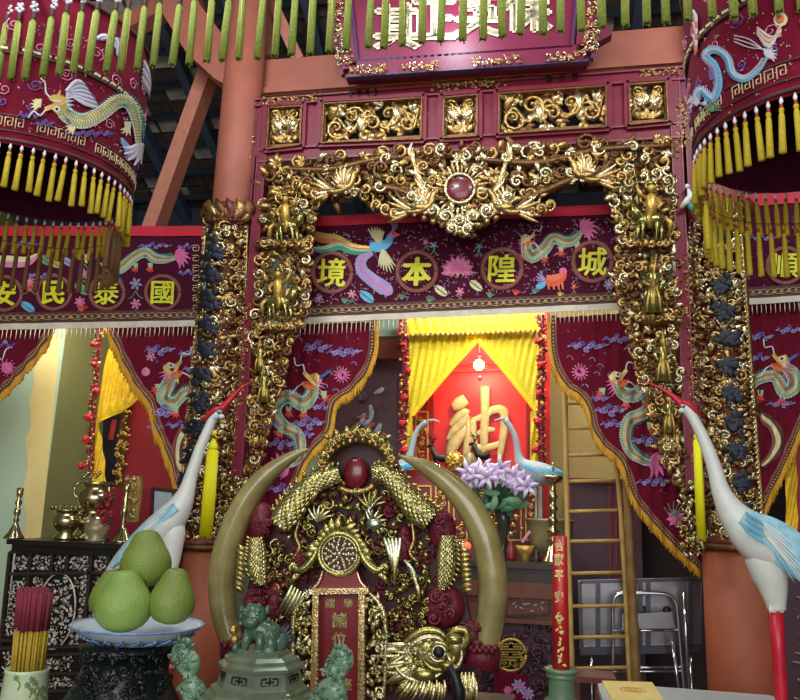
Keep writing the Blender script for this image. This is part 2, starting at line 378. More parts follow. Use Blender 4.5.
def dragon(parent, S, path, w, head_dir, legs, tail, name='dragon_embroidery', sc=1.0, flip=1, mats=None):
    "embroidered dragon: px path from neck to tail; head_dir angle the muzzle points to"
    mb = MB(); n = 7*len(path); P = cr(path, n)
    prof = [.75, 1, 1, .95, .85, .7, .35]
    ribbon(mb, S, path, [w*lerpath([(q,) for q in prof], i/(len(path)-1))[0] for i in range(len(path))],
           [(-1, -.55, 0), (-.55, -.1, 1), (-.1, .45, 2), (.45, 1, 0)] if flip > 0 else [(-1, -.45, 0), (-.45, .1, 2), (.1, .55, 1), (.55, 1, 0)], .006, n)
    for i in range(1, n-1, 1):                                # scale rows
        a, b_ = P[i-1], P[i+1]; dx, dy = b_[0]-a[0], b_[1]-a[1]; l = math.hypot(dx, dy) or 1; nx, ny = -dy/l, dx/l; ww = w*lerpath([(q,) for q in prof], i/(n-1))[0]
        thread(mb, S, [(P[i][0]+nx*ww*.95, P[i][1]+ny*ww*.95), (P[i][0]+dx/l*ww*.25, P[i][1]+dy/l*ww*.25), (P[i][0]-nx*ww*.95, P[i][1]-ny*ww*.95)], w*.05, 3, .0115, 5, 3)
        for sg in (-1, 1): mb.ball(S(P[i][0]+sg*nx*ww*.98, P[i][1]+sg*ny*ww*.98, .009), w*.12*mpp(S(*P[i])), 5, 4, 8)
    for i in range(1, n-2):                                   # back fin
        a, b = P[i], P[i+1]; dx, dy = b[0]-a[0], b[1]-a[1]; l = math.hypot(dx, dy) or 1
        nx, ny = flip*dy/l, -flip*dx/l; ww = w*.95
        patch(mb, S, [(a[0]+nx*ww*.8, a[1]+ny*ww*.8), (a[0]+nx*ww*1.45-dx/l*ww*.2, a[1]+ny*ww*1.45-dy/l*ww*.2), (b[0]+nx*ww*.8, b[1]+ny*ww*.8)], 3, .005)
    hx, hy = P[0]; c, s_ = math.cos(head_dir), math.sin(head_dir)
    def T(u, v): u *= .8; v *= 1.15; return (hx+w*sc*(u*c-v*s_*flip), hy+w*sc*(u*s_+v*c*flip))
    patch(mb, S, [T(*q) for q in ((-1.2, -1.1), (.2, -1.5), (1.4, -.9), (2.4, -1.3), (2.7, -.8), (1.6, -.35), (.9, .05), (-.3, .4), (-1.2, .4))], 6, .011)
    patch(mb, S, [T(*q) for q in ((-1., .3), (.6, .25), (1.5, .4), (2.1, .2), (2.1, .65), (1.2, .95), (.2, .95), (-.8, .8))], 1, .010)
    patch(mb, S, [T(*q) for q in ((-.1, .05), (1.4, .0), (2., .25), (.8, .35), (0, .3))], 4, .012)
    disc(mb, S, *T(.5, -.85), w*.42*sc, 8, .014, 10); disc(mb, S, *T(.58, -.85), w*.2*sc, 9, .017, 8)
    for q in (-.9, -.45): patch(mb, S, [T(-.6, -1.2), T(-2.4, -1.9+q), T(-.9, -.7)], 7, .010)
    for k in range(5): patch(mb, S, [T(-.7, -.6+.35*k), T(-2.3-.2*(k % 2), -.5+.55*k), T(-.7, -.2+.35*k)], 5, .009)
    for u in (.2,): patch(mb, S, [T(.2, .9), T(.4, 1.7), T(.9, .9)], 6, .009)
    thread(mb, S, [T(2.3, -1), T(3.2, -1.9), T(4.4, -1.5), T(5.2, -2.4)], w*.13, 8, .008)
    thread(mb, S, [T(2., .5), T(2.8, 1.1), T(3.2, 2.2), T(4.1, 2.7)], w*.13, 8, .008)
    for x, y, a in legs:
        patch(mb, S, [(x-w*.5, y-w*.9), (x+w*.5, y-w*.9), (x+w*.35, y+w*.3), (x-w*.3, y+w*.3)], 0, .008)
        for k in (-.75, -.2, .35, .9):
            b = a+k; patch(mb, S, [(x+w*.3*math.cos(b+1.4), y+w*.3*math.sin(b+1.4)), (x+w*1.15*math.cos(b), y+w*1.15*math.sin(b)), (x+w*.3*math.cos(b-1.4), y+w*.3*math.sin(b-1.4))], 4, .010)
    tx, ty = P[-1]; a = tail
    for k in range(7):
        b = a+(k-3)*.38; L = w*(3.1-.25*abs(k-3))
        ribbon(mb, S, [(tx, ty), (tx+L*.55*math.cos(b), ty+L*.55*math.sin(b)), (tx+L*math.cos(b+.3), ty+L*math.sin(b+.3))], [w*.3, w*.34, w*.08], [(-1, 1, 5)], .009, 7)
    return mb.build(name, mats or DRAGON_MATS, parent)
def char_disc(parent, S, ch, x, y, r, label=None):
    mb = MB(); disc(mb, S, x, y, r*.86, 1, .004, 28)
    P = [S(x+r*.93*math.cos(2*PI*i/32), y+r*.93*math.sin(2*PI*i/32), .006) for i in range(33)]
    mb.tube(P, r*.12*mpp(S(x, y)), 6, 0, NF, .5)
    o = mb.build('medallion', ['ring', 'maroon'], parent)
    g = MB(); put_glyph(g, S, ch, x, y, r*1.42, .011, 0, .04 if ch in '本民安' else .02, slant=.06); g.build('character', 'char_yellow', o)
    return o
def fringe(mb, S, pts, L, w, step=2.0, m=0, h=.004, jit=.25, wob=1.0):
    "loose threads hanging straight down along a px edge"
    tot = sum(math.hypot(pts[i+1][0]-pts[i][0], pts[i+1][1]-pts[i][1]) for i in range(len(pts)-1))
    n = max(2, int(tot/step))
    for i in range(n+1):
        x, y = lerpath_len(pts, i/n); s = mpp(S(x, y)); p = S(x, y, h+RND.uniform(-.002, .003)); l = L*s*RND.uniform(1-jit, 1)
        mb.tube([p, p+Vector((RND.uniform(-.1, .1)*l*wob, 0, -l*.6)), p+Vector((RND.uniform(-.15, .15)*l*wob, 0, -l))], [w*s*.8, w*s, w*s*.7], 4, m)
def lerpath_len(P, t):
    D = [math.hypot(P[i+1][0]-P[i][0], P[i+1][1]-P[i][1]) for i in range(len(P)-1)]; q = t*sum(D)
    for i, d in enumerate(D):
        if q <= d or i == len(D)-1:
            u = q/d if d else 0; return (P[i][0]+(P[i+1][0]-P[i][0])*u, P[i][1]+(P[i+1][1]-P[i][1])*u)
        q -= d
EXPOSURE = 0.0
# ================================================================== setting
def slab(name, lo, hi, m):
    b = MB(); b.box([(a+c)/2 for a, c in zip(lo, hi)], [c-a for a, c in zip(lo, hi)]); return struct(b, name, [m])
slab('floor', (-6, -9, -.1), (6, 3.2, 0), 'floor')
zw = at(560, 232, 3.0).z; slab('wall_back', (-6, 3.0, 0), (6, 3.2, zw), 'wall_green'); slab('wall_gable', (-6, 3.0, zw), (6, 3.2, 5.2), 'rafter')  # upper wall coloured dark for the shade behind the gate top
slab('wall_left', (-6.2, -9, 0), (-6, 3.2, 8.5), 'wall_olive'); slab('wall_right', (6, -9, 0), (6.2, 3.2, 8.5), 'wall_dark')
# sloping tiled roof on rafters and battens
b = MB()
A0 = Vector((0, 3.2, 4.9)); SL = Vector((0, -9.0, 4.2)); sl = SL.normalized(); nn = Vector((1, 0, 0)).cross(sl); nn = nn if nn.z < 0 else -nn
Mroof = Matrix((Vector((1, 0, 0)), sl, -nn)).transposed()
b.box(A0+SL/2-nn*.12, (12.4, SL.length, .04), 0, Mroof)
rn = random.Random(3)
for i in range(48):
    for j in range(52):
        if (i*.25 < 11.9):
            p = A0+sl*(.12+j*.19)+Vector((-5.9+i*.25, 0, 0)); b.box(p-nn*(.085+rn.uniform(0, .012)), (.21, .15, .02), 2 if rn.random() < .22 else 0, Mroof)
for j in range(27): b.box(A0+sl*(.1+j*.37)-nn*.04, (12.3, .045, .05), 1, Mroof)
for i in range(17): b.box(A0+SL/2+Vector((-5.8+i*.72, 0, 0))+nn*.03, (.09, SL.length, .12), 3, Mroof)
o = struct(b, 'ceiling', ['tile', 'rafter', 'tile_pale', 'rafter_blue'])
# pale green wall end in the left bay, warm light along its corner drawn as a cream patch
S = plane(1.0); q = [at(-160, 300, 1.0), at(46, 300, 1.0)]
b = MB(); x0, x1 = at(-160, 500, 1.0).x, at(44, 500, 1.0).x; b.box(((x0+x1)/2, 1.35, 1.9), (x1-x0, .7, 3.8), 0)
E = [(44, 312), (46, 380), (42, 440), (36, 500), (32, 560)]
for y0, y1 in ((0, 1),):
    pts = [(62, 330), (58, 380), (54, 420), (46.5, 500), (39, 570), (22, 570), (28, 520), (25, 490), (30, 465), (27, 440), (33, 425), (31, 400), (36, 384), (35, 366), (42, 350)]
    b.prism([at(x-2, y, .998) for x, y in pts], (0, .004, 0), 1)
b.box((x1+.004, 1.35, 1.9), (.008, .7, 3.8), 2); struct(b, 'wall_side', ['wall_green', 'wall_cream', 'wall_olive'])  # right face given a darker olive to stand in for its shading
# olive wall and teal soffit further back
b = MB(); S = plane(2.0)
b.prism([S(20, 345), S(110, 341), S(100, 640), S(20, 640)], (0, .2, 0), 0)
b.prism([S(-40, 290), S(440, 280), S(440, 341), S(-40, 349)], (0, .2, 0), 1)
struct(b, 'wall_olive', ['wall_moss', 'wall_teal'])
# salmon tie beam, bracket and brace round the head of the left column
BY = .12
b = MB(); zt = at(300, 58, BY).z; zb = at(300, 94, BY).z
b.box((0.55, BY+.12, (zt+zb)/2), (4.5, .26, zt-zb))
b.box((0.4, BY-.02, zb+.03), (4.0, .05, .05))
struct(b, 'trim_1', ['salmon'])
b = MB(); b.bar(at(217, 50, .5), at(143, 258, .5), .12, .16, 0); struct(b, 'trim_2', ['brace'])
b = MB()
b.prism([at(x, y, .05) for x, y in ((244, 95), (214, 78), (186, 52), (158, 6), (150, -30), (186, -30), (200, 5), (236, 52))], (0, .2, 0))
b.bar(at(165, 8, .3), at(60, 62, .3), .15, .15, 0)
struct(b, 'trim_3', ['salmon'])
b = MB(); b.bar(at(262, -20, .3), at(300, 62, .3), .09, .1, 0); b.bar(at(262, 60, .32), at(262, -40, .32), .2, .1, 0); struct(b, 'trim_4', ['brace'])
# ================================================================== columns
def make_column(side, cx, r0, r1, label, xl, xr, meds, edge):
    cy = .0
    root = thing('carved_column', label, 'column', (cx, cy, 0), 'gilt columns beside the screen')
    zb = at(xl+30, 546, -.1).z
    b = MB(); b.lathe((cx, cy, 0), [(r0, 0), (r0, zb), (r0*.5, zb+.005)], 40); b.build('plinth', 'salmon_dark', root)
    b = MB(); b.lathe((cx, cy, 0), [(r1*.82, zb+.03), (r1*.82, at(xl, 215, 0).z), (r1, at(xl, 205, 0).z), (r1, 5.9)], 40)
    b.build('shaft', 'salmon_dark' if side > 0 else 'salmon', root)
    R0 = r1+.02; Sf = cyl(cx, cy, R0-.012)
    b = MB(); prof = [(r0, zb), (r0+.015, zb+.02), (R0, zb+.06), (R0-.02, zb+.08), (R0-.03, at(xl, 226, 0).z), (R0, at(xl, 222, 0).z), (R0+.01, at(xl, 214, 0).z), (R0-.04, at(xl, 210, 0).z)]
    b.lathe((cx, cy, 0), prof, 40, 0)
    b.lathe((cx, cy, 0), [(r0+.015, zb-.03), (r0+.02, zb), (r0, zb+.015)], 40, 1)
    b.build('cladding', ['gold_red', 'gold_dark'], root)
    yl = lambda y, a, c: a+(c-a)*(y-226)/(540-226)
    poly = [(yl(226, *edge[0]), 226), (yl(226, *edge[1]), 226), (yl(540, *edge[1]), 540), (yl(540, *edge[0]), 540)]
    b = MB(); fill(b, Sf, poly, 9.5, 21+side, (('scroll', 5), ('leaf', 4), ('blob', 1), ('fan', 1)), ((0, 4), (1, 2), (2, 3)), 1.05, .8)
    fill(b, Sf, poly, 5.2, 51+side, (('scroll', 3), ('leaf', 4), ('bead', 2)), ((0, 3), (1, 3), (2, 3)), .95, 1.3)
    b.build('dragon_carving', ['gold', 'gold_dark', 'gold_pale'], root)
    # collar of leaves at the head
    b = MB(); xs0, xs1 = yl(205, *edge[0]), yl(205, *edge[1])
    for i in range(9):
        x = xs0-6+(xs1-xs0+12)*i/8
        fan(b, Sf, x, 224, -PI/2+(i-4)*.1, 26, 4.2, 3, .9, (0, 1, 2)[i % 3], .3)
        scroll(b, Sf, x+3, 209, 5, 1, (-1)**i, 1.6, (1, 0)[i % 2])
    for i in range(12): b.ball(Sf(xs0+(xs1-xs0)*i/11, 221, .02), .018, 7, 5, 2)
    b.build('capital', ['gold', 'gold_dark', 'gold_red'], root)
    # gilded rail along the edges
    for e in edge[:2]:
        b = MB(); pts = [Sf(yl(y, *e), y, .02) for y in range(226, 545, 12)]
        b.tube(pts, .014, 6, 0)
        for y in range(228, 540, 5):
            b.ball(Sf(yl(y, *e)+(2.2 if e is edge[0] else -2.2), y, .03), .011, 6, 4, 1)
        b.build('edge_rail', ['gold', 'gold_pale'], root)
    for i, (x, y) in enumerate(meds):
        b = MB(); rn = random.Random(i+70*side)
        for k in range(15):
            u, v = x+rn.uniform(-5.5, 5.5), y+rn.uniform(-6.5, 6.5); leaf(b, lambda p, q, h=0: Sf(p, q, h+.045), u, v, rn.choice((0, PI/2, PI*.3, -PI/2, PI)), rn.uniform(5, 9), rn.uniform(1.8, 3.2), 0, rn.uniform(-.4, .4), .08)
        b.ball(Sf(x, y, .03), (7*mpp(Sf(x, y)), .014, 9*mpp(Sf(x, y))), 9, 6, 1)
        b.build('raised_emblem', ['navy', 'rafter'], root)
    return root
ML = [(217, 252), (214, 276), (212, 300), (210, 324), (208, 350), (205, 375), (203, 400), (200, 428), (197, 456), (194, 484), (191, 508)]
MR = [(718, 232), (721, 258), (722, 286), (724, 312), (727, 339), (729, 367), (731, 395), (733, 424), (736, 452), (739, 482), (741, 512)]
make_column(0, -1.695, .2, .15, 'carved gold column with dark blue emblems left of the gate, behind the crane with folded tail', 178, 0, ML, ((203, 177), (245, 236)))
make_column(1, 1.722, .2, .158, 'carved gold column with dark blue emblems right of the gate, over a plain orange base', 708, 0, MR, ((692, 705), (738, 761)))
# ================================================================== gate screen
gate = thing('gate_screen', 'tall red lacquered gate screen filled with openwork gold carving', 'screen', (0, 0, 1.4))
G = plane(-.06)
def rail(pts, w, th, name, m=('lacquer', 'lacquer_line')):
    b = MB()
    for i in range(len(pts)-1):
        A, B = pts[i], pts[i+1]; b.bar(A, B, w, th, 0)
        for s_ in (-.42, .42):
            d = (B-A).normalized().cross(NF).normalized()*w*s_; b.bar(A+d+NF*th*.5, B+d+NF*th*.5, w*.1, .016, 1)
    return b.build(name, list(m), gate)
def gx(x, Y=0.): return x
zt = at(470, 84, 0).z; zl0 = 4.165; zl1 = 4.145
pxl, pxr = -1.5, 1.5
zbot = at(242, 478, 0).z
for sgn in (-1, 1):
    rail([Vector((sgn*1.47, 0, zbot)), Vector((sgn*1.47, 0, 4.62))], .075, .12, 'post')
    rail([Vector((sgn*1.56, .01, zbot)), Vector((sgn*1.56, .01, 4.66))], .06, .09, 'post')
    b = MB()       # gilt strips applied to the outer post
    fill(b, plane(-.05), [(246, 120), (253, 120), (251, 160), (245, 160)] if sgn < 0 else [(676, 100), (686, 100), (687, 150), (678, 150)], 4, 5, mw=((0, 1),)); b.build('post_carving', ['gold', 'gold_dark'], gate); b = MB()
    fill(b, plane(-.05), [(244, 305), (254, 300), (232, 480), (222, 480)] if sgn < 0 else [(683, 250), (692, 250), (703, 470), (692, 470)], 4.2, 6, mw=((0, 3), (1, 2)))
    b.build('post_carving', ['gold', 'gold_dark'], gate)
    # gilt foot under the post
    b = MB(); poly = [(228, 478), (250, 478), (246, 520), (224, 525)] if sgn < 0 else [(676, 482), (698, 482), (706, 552), (684, 556)]
    fill(b, plane(-.03), poly, 7, 8, (('leaf', 4), ('scroll', 3), ('bead', 1)), ((0, 3), (1, 2))); fill(b, plane(-.06), poly, 6, 9, (('leaf', 4), ('fan', 2)), ((0, 3), (2, 2)))
    b.build('post_foot', ['gold_green', 'gold_dark', 'gold_pale'], gate)
for a_, c_ in (((254, 99, 686, 66), (686, 80, 254, 107)), ((258, 149, 684, 122), (684, 138, 258, 163))):
    b = MB(); b.prism([at(a_[0], a_[1], -.05), at(a_[2], a_[3], -.05), at(c_[0], c_[1], -.05), at(c_[2], c_[3], -.05)], (0, .1, 0), 0)
    for x0, y0, x1, y1 in ((a_[0], a_[1]+1, a_[2], a_[3]+1), (c_[2], c_[3]-1, c_[0], c_[1]-1)): b.bar(at(x0, y0, -.06), at(x1, y1, -.06), .012, .02, 1)
    b.build('cross_rail', ['lacquer', 'lacquer_line'], gate)
for xa, xb, y0, y1 in ((256, 266, 100, 156), (304, 321, 98, 152), (424, 442, 92, 146), (479, 497, 86, 142), (608, 628, 78, 134), (669, 686, 70, 130)):
    b = MB(); b.prism([at(xa, y0, -.045), at(xb, y0-1, -.045), at(xb-1, y1-1, -.045), at(xa-1, y1, -.045)], (0, .09, 0), 0); b.build('stile', 'lacquer', gate)
for poly in ([(262, 99), (322, 95), (322, 101), (262, 105)], [(430, 86), (505, 80), (505, 86), (430, 92)], [(640, 71), (680, 68), (680, 75), (640, 78)]):
    b = MB(); fill(b, plane(-.07), poly, 3.4, 3, (('scroll', 2), ('leaf', 2)), ((0, 1),)); b.build('rail_carving', ['gold'], gate)
b = MB()
for i, ch in enumerate('1943'): put_glyph(b, plane(-.09), ch, 351+i*8.0, 93.2-i*.6, 10.5, .003, 0, .03)
b.build('date_numerals', 'ink', gate)
b = MB()
for i, ch in enumerate('敬王炎'): put_glyph(b, plane(-.09), ch, 549+i*13.0, 78-i*1.1, 7.5, .003, 0, .02)
b.build('small_characters', 'ink', gate)
cells = [((266, 105), (305, 103), (303, 148), (264, 152)), ((321, 101), (425, 95), (424, 142), (319, 146)), ((441, 95), (480, 92), (480, 139), (440, 141)), ((496, 91), (609, 83), (609, 130), (496, 137)), ((626, 82), (669, 79), (671, 124), (627, 128))]
for ci, c in enumerate(cells):
    b = MB(); frame(b, G, c, 5, .04, 0); f1 = [(x+(3 if i in (0, 3) else -3), y+(3 if i < 2 else -3)) for i, (x, y) in enumerate(c)]
    frame(b, plane(-.09), f1, 1.3, .02, 1); fr = b.build('panel_frame', ['lacquer', 'gold_dark'], gate)
    b = MB(); S = plane(-.02); xa = c[0][0]+4; xb = c[1][0]-4; ya = (c[0][1]+c[1][1])/2+4; yb = (c[2][1]+c[3][1])/2-4; sl_ = (c[1][1]-c[0][1])/(c[1][0]-c[0][0])
    w, hh = xb-xa, yb-ya; cx_, cy_ = (xa+xb)/2, (ya+yb)/2
    T = lambda u, v: (cx_+u*w/2, cy_+v*hh/2+sl_*u*w/2)
    if w > 60:
        vine(b, S, [T(-1, .9), T(-.75, -.2), T(-.45, .6), T(-.1, -.5), T(.25, .5), T(.6, -.5), T(.85, .3), T(1, -.9)], 2.3, 0, .9)
        for k, (u, v, r, d) in enumerate(((-.75, .4, 11, 1), (-.38, -.2, 12, -1), (0, .25, 11, 1), (.35, -.15, 12, -1), (.72, .3, 11, 1))):
            scroll(b, S, *T(u, v), r*1.05, k, d, 2.1, 0, 1.3)
        for k in range(26):
            u = -.95+1.9*k/25; v = (-.75, .72, .1, -.4, .5)[k % 5]
            fan(b, S, *T(u, v), RND.uniform(0, 6.3), 12, 2.5, 3, 1.7, (0, 0, 1, 2)[k % 4], .3)
        for k, (u, v) in enumerate(((-.9, -.2), (.55, .2), (.95, .5), (-.2, .6))): leaf(b, S, *T(u, v), -PI/2+.4*(-1)**k, 19, 4.2, (0, 2)[k % 2], .3, .3)
        flower_c = T(.03, 0); b.ball(S(*flower_c, .02), .02, 8, 6, 1)
    else:
        for s_ in (-1, 1):
            vine(b, S, [T(0, .9), T(.5*s_, .5), T(.8*s_, -.1), T(.35*s_, -.5), T(.15*s_, -.1)], 2, 0, .9)
            leaf(b, S, *T(.1*s_, .3), -PI/2+s_*.6, 18, 3.2, 2, .4*s_, .3); leaf(b, S, *T(.2*s_, .7), s_*.1+(PI if s_ < 0 else 0), 13, 3, 0, -.6*s_, .3)
            scroll(b, S, *T(.6*s_, -.55), 7, 1, s_, 1.5, 0); scroll(b, S, *T(.62*s_, .45), 6, 1, -s_, 1.5, 1)
            fan(b, S, *T(.5*s_, -.1), -PI/2, 13, 3, 3, 1.6, 0); fan(b, S, *T(.75*s_, .75), -PI/2-s_*.5, 12, 3, 3, 1.6, 1)
        fan(b, S, *T(0, .2), -PI/2, 17, 2.6, 5, 2.2, 2); fan(b, S, *T(0, .8), -PI/2, 12, 2.6, 5, 2.6, 0); b.ball(S(*T(0, .1), .03), .02, 8, 6, 1)
        for k in range(8): fan(b, S, *T(RND.uniform(-.8, .8), RND.uniform(-.8, .8)), RND.uniform(0, 6.3), 9, 2, 3, 1.6, k % 3, .3)
    frame(b, S, [T(-1, -1), T(1, -1), T(1, 1), T(-1, 1)], 2.4, .03, 1)
    b.build('openwork_carving', ['gold', 'gold_dark', 'gold_pale'], fr)
# lintel
S = plane(-.03)
LINT = [(266, 164), (340, 158), (460, 150), (560, 145), (672, 140), (672, 212), (612, 205), (600, 184), (572, 178), (548, 190), (530, 206), (505, 212), (486, 226), (462, 236), (440, 226), (418, 214), (392, 204), (350, 200), (322, 206), (314, 214), (264, 216)]
b = MB(); fill(b, S, LINT, 15, 11, (('scroll', 5), ('leaf', 4), ('fan', 1), ('ring', 1)), ((0, 3), (1, 4), (2, 1)), 1.0)
fill(b, plane(-.07), LINT, 11.5, 12, (('scroll', 5), ('leaf', 4), ('fan', 1)), ((0, 3), (1, 2), (2, 3)), 1.)
fill(b, plane(-.045), LINT, 10, 13, (('scroll', 4), ('leaf', 5)), ((1, 4), (0, 1)), .95)  # under-layer mostly dark gold, so the gaps look shaded
for pts in ([(266, 205), (300, 190), (345, 196), (390, 190), (430, 208), (455, 222)], [(266, 170), (330, 172), (390, 160), (440, 168)], [(480, 162), (540, 165), (600, 152), (670, 148)], [(475, 220), (510, 205), (540, 195), (590, 176), (640, 178)]):
    vine(b, plane(-.06), pts, 4, 1, 1.2)
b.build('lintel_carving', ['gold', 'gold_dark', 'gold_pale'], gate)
def bird(x, y, s_, up, name='phoenix_carving'):
    b = MB(); S = plane(-.11); q = mpp(S(x, y))
    vine(b, S, [(x-18*s_, y+9), (x-7*s_, y+9), (x+5*s_, y+3), (x+9*s_, y-8), (x+13*s_, y-11)], 3.6, 0, 1.0)
    b.ball(S(x-4*s_, y+5, .03), (8*q, 4*q, 4.6*q), 10, 7, 0); b.ball(S(x+12*s_, y-12, .02), 3*q, 8, 6, 0)
    fill(b, plane(-.13), [(x-12, y), (x+6, y-2), (x+8, y+8), (x-12, y+12)], 4, 3, (('leaf', 3), ('scroll', 2)), ((0, 2), (2, 2)), 1, .6)
    leaf(b, S, x+14*s_, y-11, 0 if s_ > 0 else PI, 7, 1.3, 1, .3)
    for k in range(8): leaf(b, S, x-2*s_, y+2, -PI/2+s_*(-1.25+k*.28), 21-abs(k-4)*2+up*.5, 1.9, (2, 0)[k % 2], .35*s_, .16)
    for k in range(6): leaf(b, S, x-12*s_, y+6, (PI if s_ > 0 else 0)+s_*(-.75+k*.26), 28, 2.1, (0, 2, 1)[k % 3], .35*s_, .16)
    for k in range(3): scroll(b, S, x-(30+k*9)*s_, y+10-4*k, 6, k, s_, 2, 0)
    return b.build(name, ['gold', 'gold_dark', 'gold_pale'], gate)
bird(346, 184, 1, 4); bird(425, 204, 1, 8); bird(502, 204, -1, 6); bird(582, 172, -1, 4)
# sun disc with rays
b = MB(); q = mpp(at(460, 189, -.1)); S = plane(-.12)
b.ball(S(460, 189), (13.5*q, 4*q, 13.5*q), 24, 12, 0); sun = b.build('sun_disc', 'pearl', gate)
b = MB(); b.tube([S(460+14.6*math.cos(i*PI/16), 189+14.6*math.sin(i*PI/16), .01) for i in range(33)], 1.7*q, 8, 0)
for i in range(30):
    a = 2*PI*i/30; leaf(b, plane(-.1), 460+17*math.cos(a), 189+17*math.sin(a), a, 9+4*(i % 2), 1.5, i % 2, 0, .15)
b.build('sun_rays', ['gold_pale', 'gold'], sun)
b = MB()                       # cloud scrolls round and under the sun
for s_ in (-1, 1):
    for k in range(7): leaf(b, plane(-.1), 460+s_*(28+k*3.5), 196-k*6, (-.2 if s_ > 0 else PI+.2)-s_*(.15+k*.14), 26-k*1.5, 2.4, k % 2, -.6*s_, .2)
    for k, (x, y, r) in enumerate(((14, 218, 8), (27, 212, 7), (8, 230, 6), (38, 206, 7), (0, 222, 7), (48, 198, 6))):
        scroll(b, plane(-.11), 460+s_*x, y, r, 1.2, s_, 2.6, 0, 1.4)
for t in range(9): b.ball(at(460+(t-4)*9, 232-abs(t-4)*3.5, -.12), 3.2*q, 7, 5, 1)
b.build('cloud_carving', ['gold_pale', 'gold'], gate)
# side strips
SL_ = [(262, 200), (320, 200), (312, 240), (310, 280), (306, 320), (296, 336), (287, 360), (282, 385), (275, 402), (268, 430), (262, 460), (252, 488), (246, 488), (250, 420), (256, 330)]
SR_ = [(603, 180), (675, 178), (678, 300), (682, 400), (685, 486), (672, 488), (662, 462), (655, 430), (648, 402), (640, 380), (633, 350), (624, 320), (615, 280), (618, 240), (612, 205)]
def rider(x, y, h, s_, root):
    "small gilt figure on a horse, all one carving"
    b = MB(); S = plane(-.1); q = mpp(S(x, y))*h/40; P = lambda u, v, l=0: S(x+s_*u*h/40, y+v*h/40, l*q)
    b.ball(P(0, 14, 4), (12*q, 6*q, 6.5*q), 10, 8, 0)
    b.tube([P(9, 12, 4), P(13, 6, 4), P(15, 1, 5)], [5*q, 3.8*q, 2.6*q], 8, 0); b.tube([P(14, 0, 5), P(19, 3, 6), P(21, 5, 6)], [3*q, 2.2*q, 1.5*q], 7, 0)
    for u, v in ((-9, 30), (-5, 31), (6, 31), (10, 29)): b.tube([P(u*.9, 16, 3 if u in (-9, 10) else 7), P(u, 23, 4), P(u+1, v, 5)], [2.6*q, 1.6*q, 1.3*q], 6, 0)
    b.tube([P(-11, 11, 4), P(-16, 16, 4), P(-15, 25, 4)], [1.5*q, 2.6*q, .6*q], 6, 1)
    b.tube([P(0, 11, 6), P(0, 4, 7), P(0, -3, 7), P(0, -6, 7)], [5*q, 4.4*q, 5*q, 2.2*q], 9, 1)
    b.ball(P(0, -10, 8), (3.2*q, 3.2*q, 3.8*q), 9, 7, 1); b.lathe(P(0, -13, 8), [(3.6*q, 0), (2.5*q, 2*q), (.6*q, 5*q)], 8, 0)
    b.tube([P(-4, -2, 8), P(-8, 3, 9), P(-5, 7, 12)], [2*q, 1.7*q, 1.2*q], 6, 1); b.tube([P(4, -2, 8), P(9, -4, 11), P(12, -10, 12)], [2*q, 1.7*q, 1.2*q], 6, 1)
    b.tube([P(13, -24, 12), P(10, 4, 12)], .7*q, 5, 0)
    b.tube([P(0, 9, 9), P(3, 15, 12), P(1, 22, 11)], [2.6*q, 2*q, 1.4*q], 6, 1)
    b.build('rider_carving', ['gold_green', 'gold_paint'], root)
def figure(x, y, h, s_, root):
    b = MB(); S = plane(-.1); q = mpp(S(x, y))*h/40; P = lambda u, v, l=0: S(x+s_*u*h/40, y+v*h/40, l*q)
    b.tube([P(0, 30, 5), P(0, 16, 6), P(0, 4, 7), P(0, -2, 7), P(0, -5, 7)], [9*q, 6*q, 4.6*q, 5.4*q, 2*q], 10, 0)
    b.ball(P(0, -9, 8), (3.4*q, 3.4*q, 4*q), 9, 7, 1); b.lathe(P(0, -12, 8), [(4.4*q, 0), (2.5*q, 2*q), (1.5*q, 5*q), (.3*q, 7*q)], 8, 0)
    b.tube([P(-5, -1, 7), P(-8, 6, 10), P(-2, 9, 13)], [2.6*q, 2.4*q, 1.6*q], 7, 0); b.tube([P(5, -1, 7), P(9, 5, 10), P(5, 12, 13)], [2.6*q, 2.4*q, 1.6*q], 7, 0)
    for u in (-5, 0, 5): b.tube([P(u*.5, 8, 11), P(u, 20, 12), P(u*1.2, 31, 12)], [1*q, 1.3*q, .8*q], 5, 1)
    b.tube([P(-3, 11, 14), P(0, -4, 15), P(2, -18, 14)], .8*q, 5, 1)
    b.build('figure_carving', ['gold_green', 'gold_paint'], root)
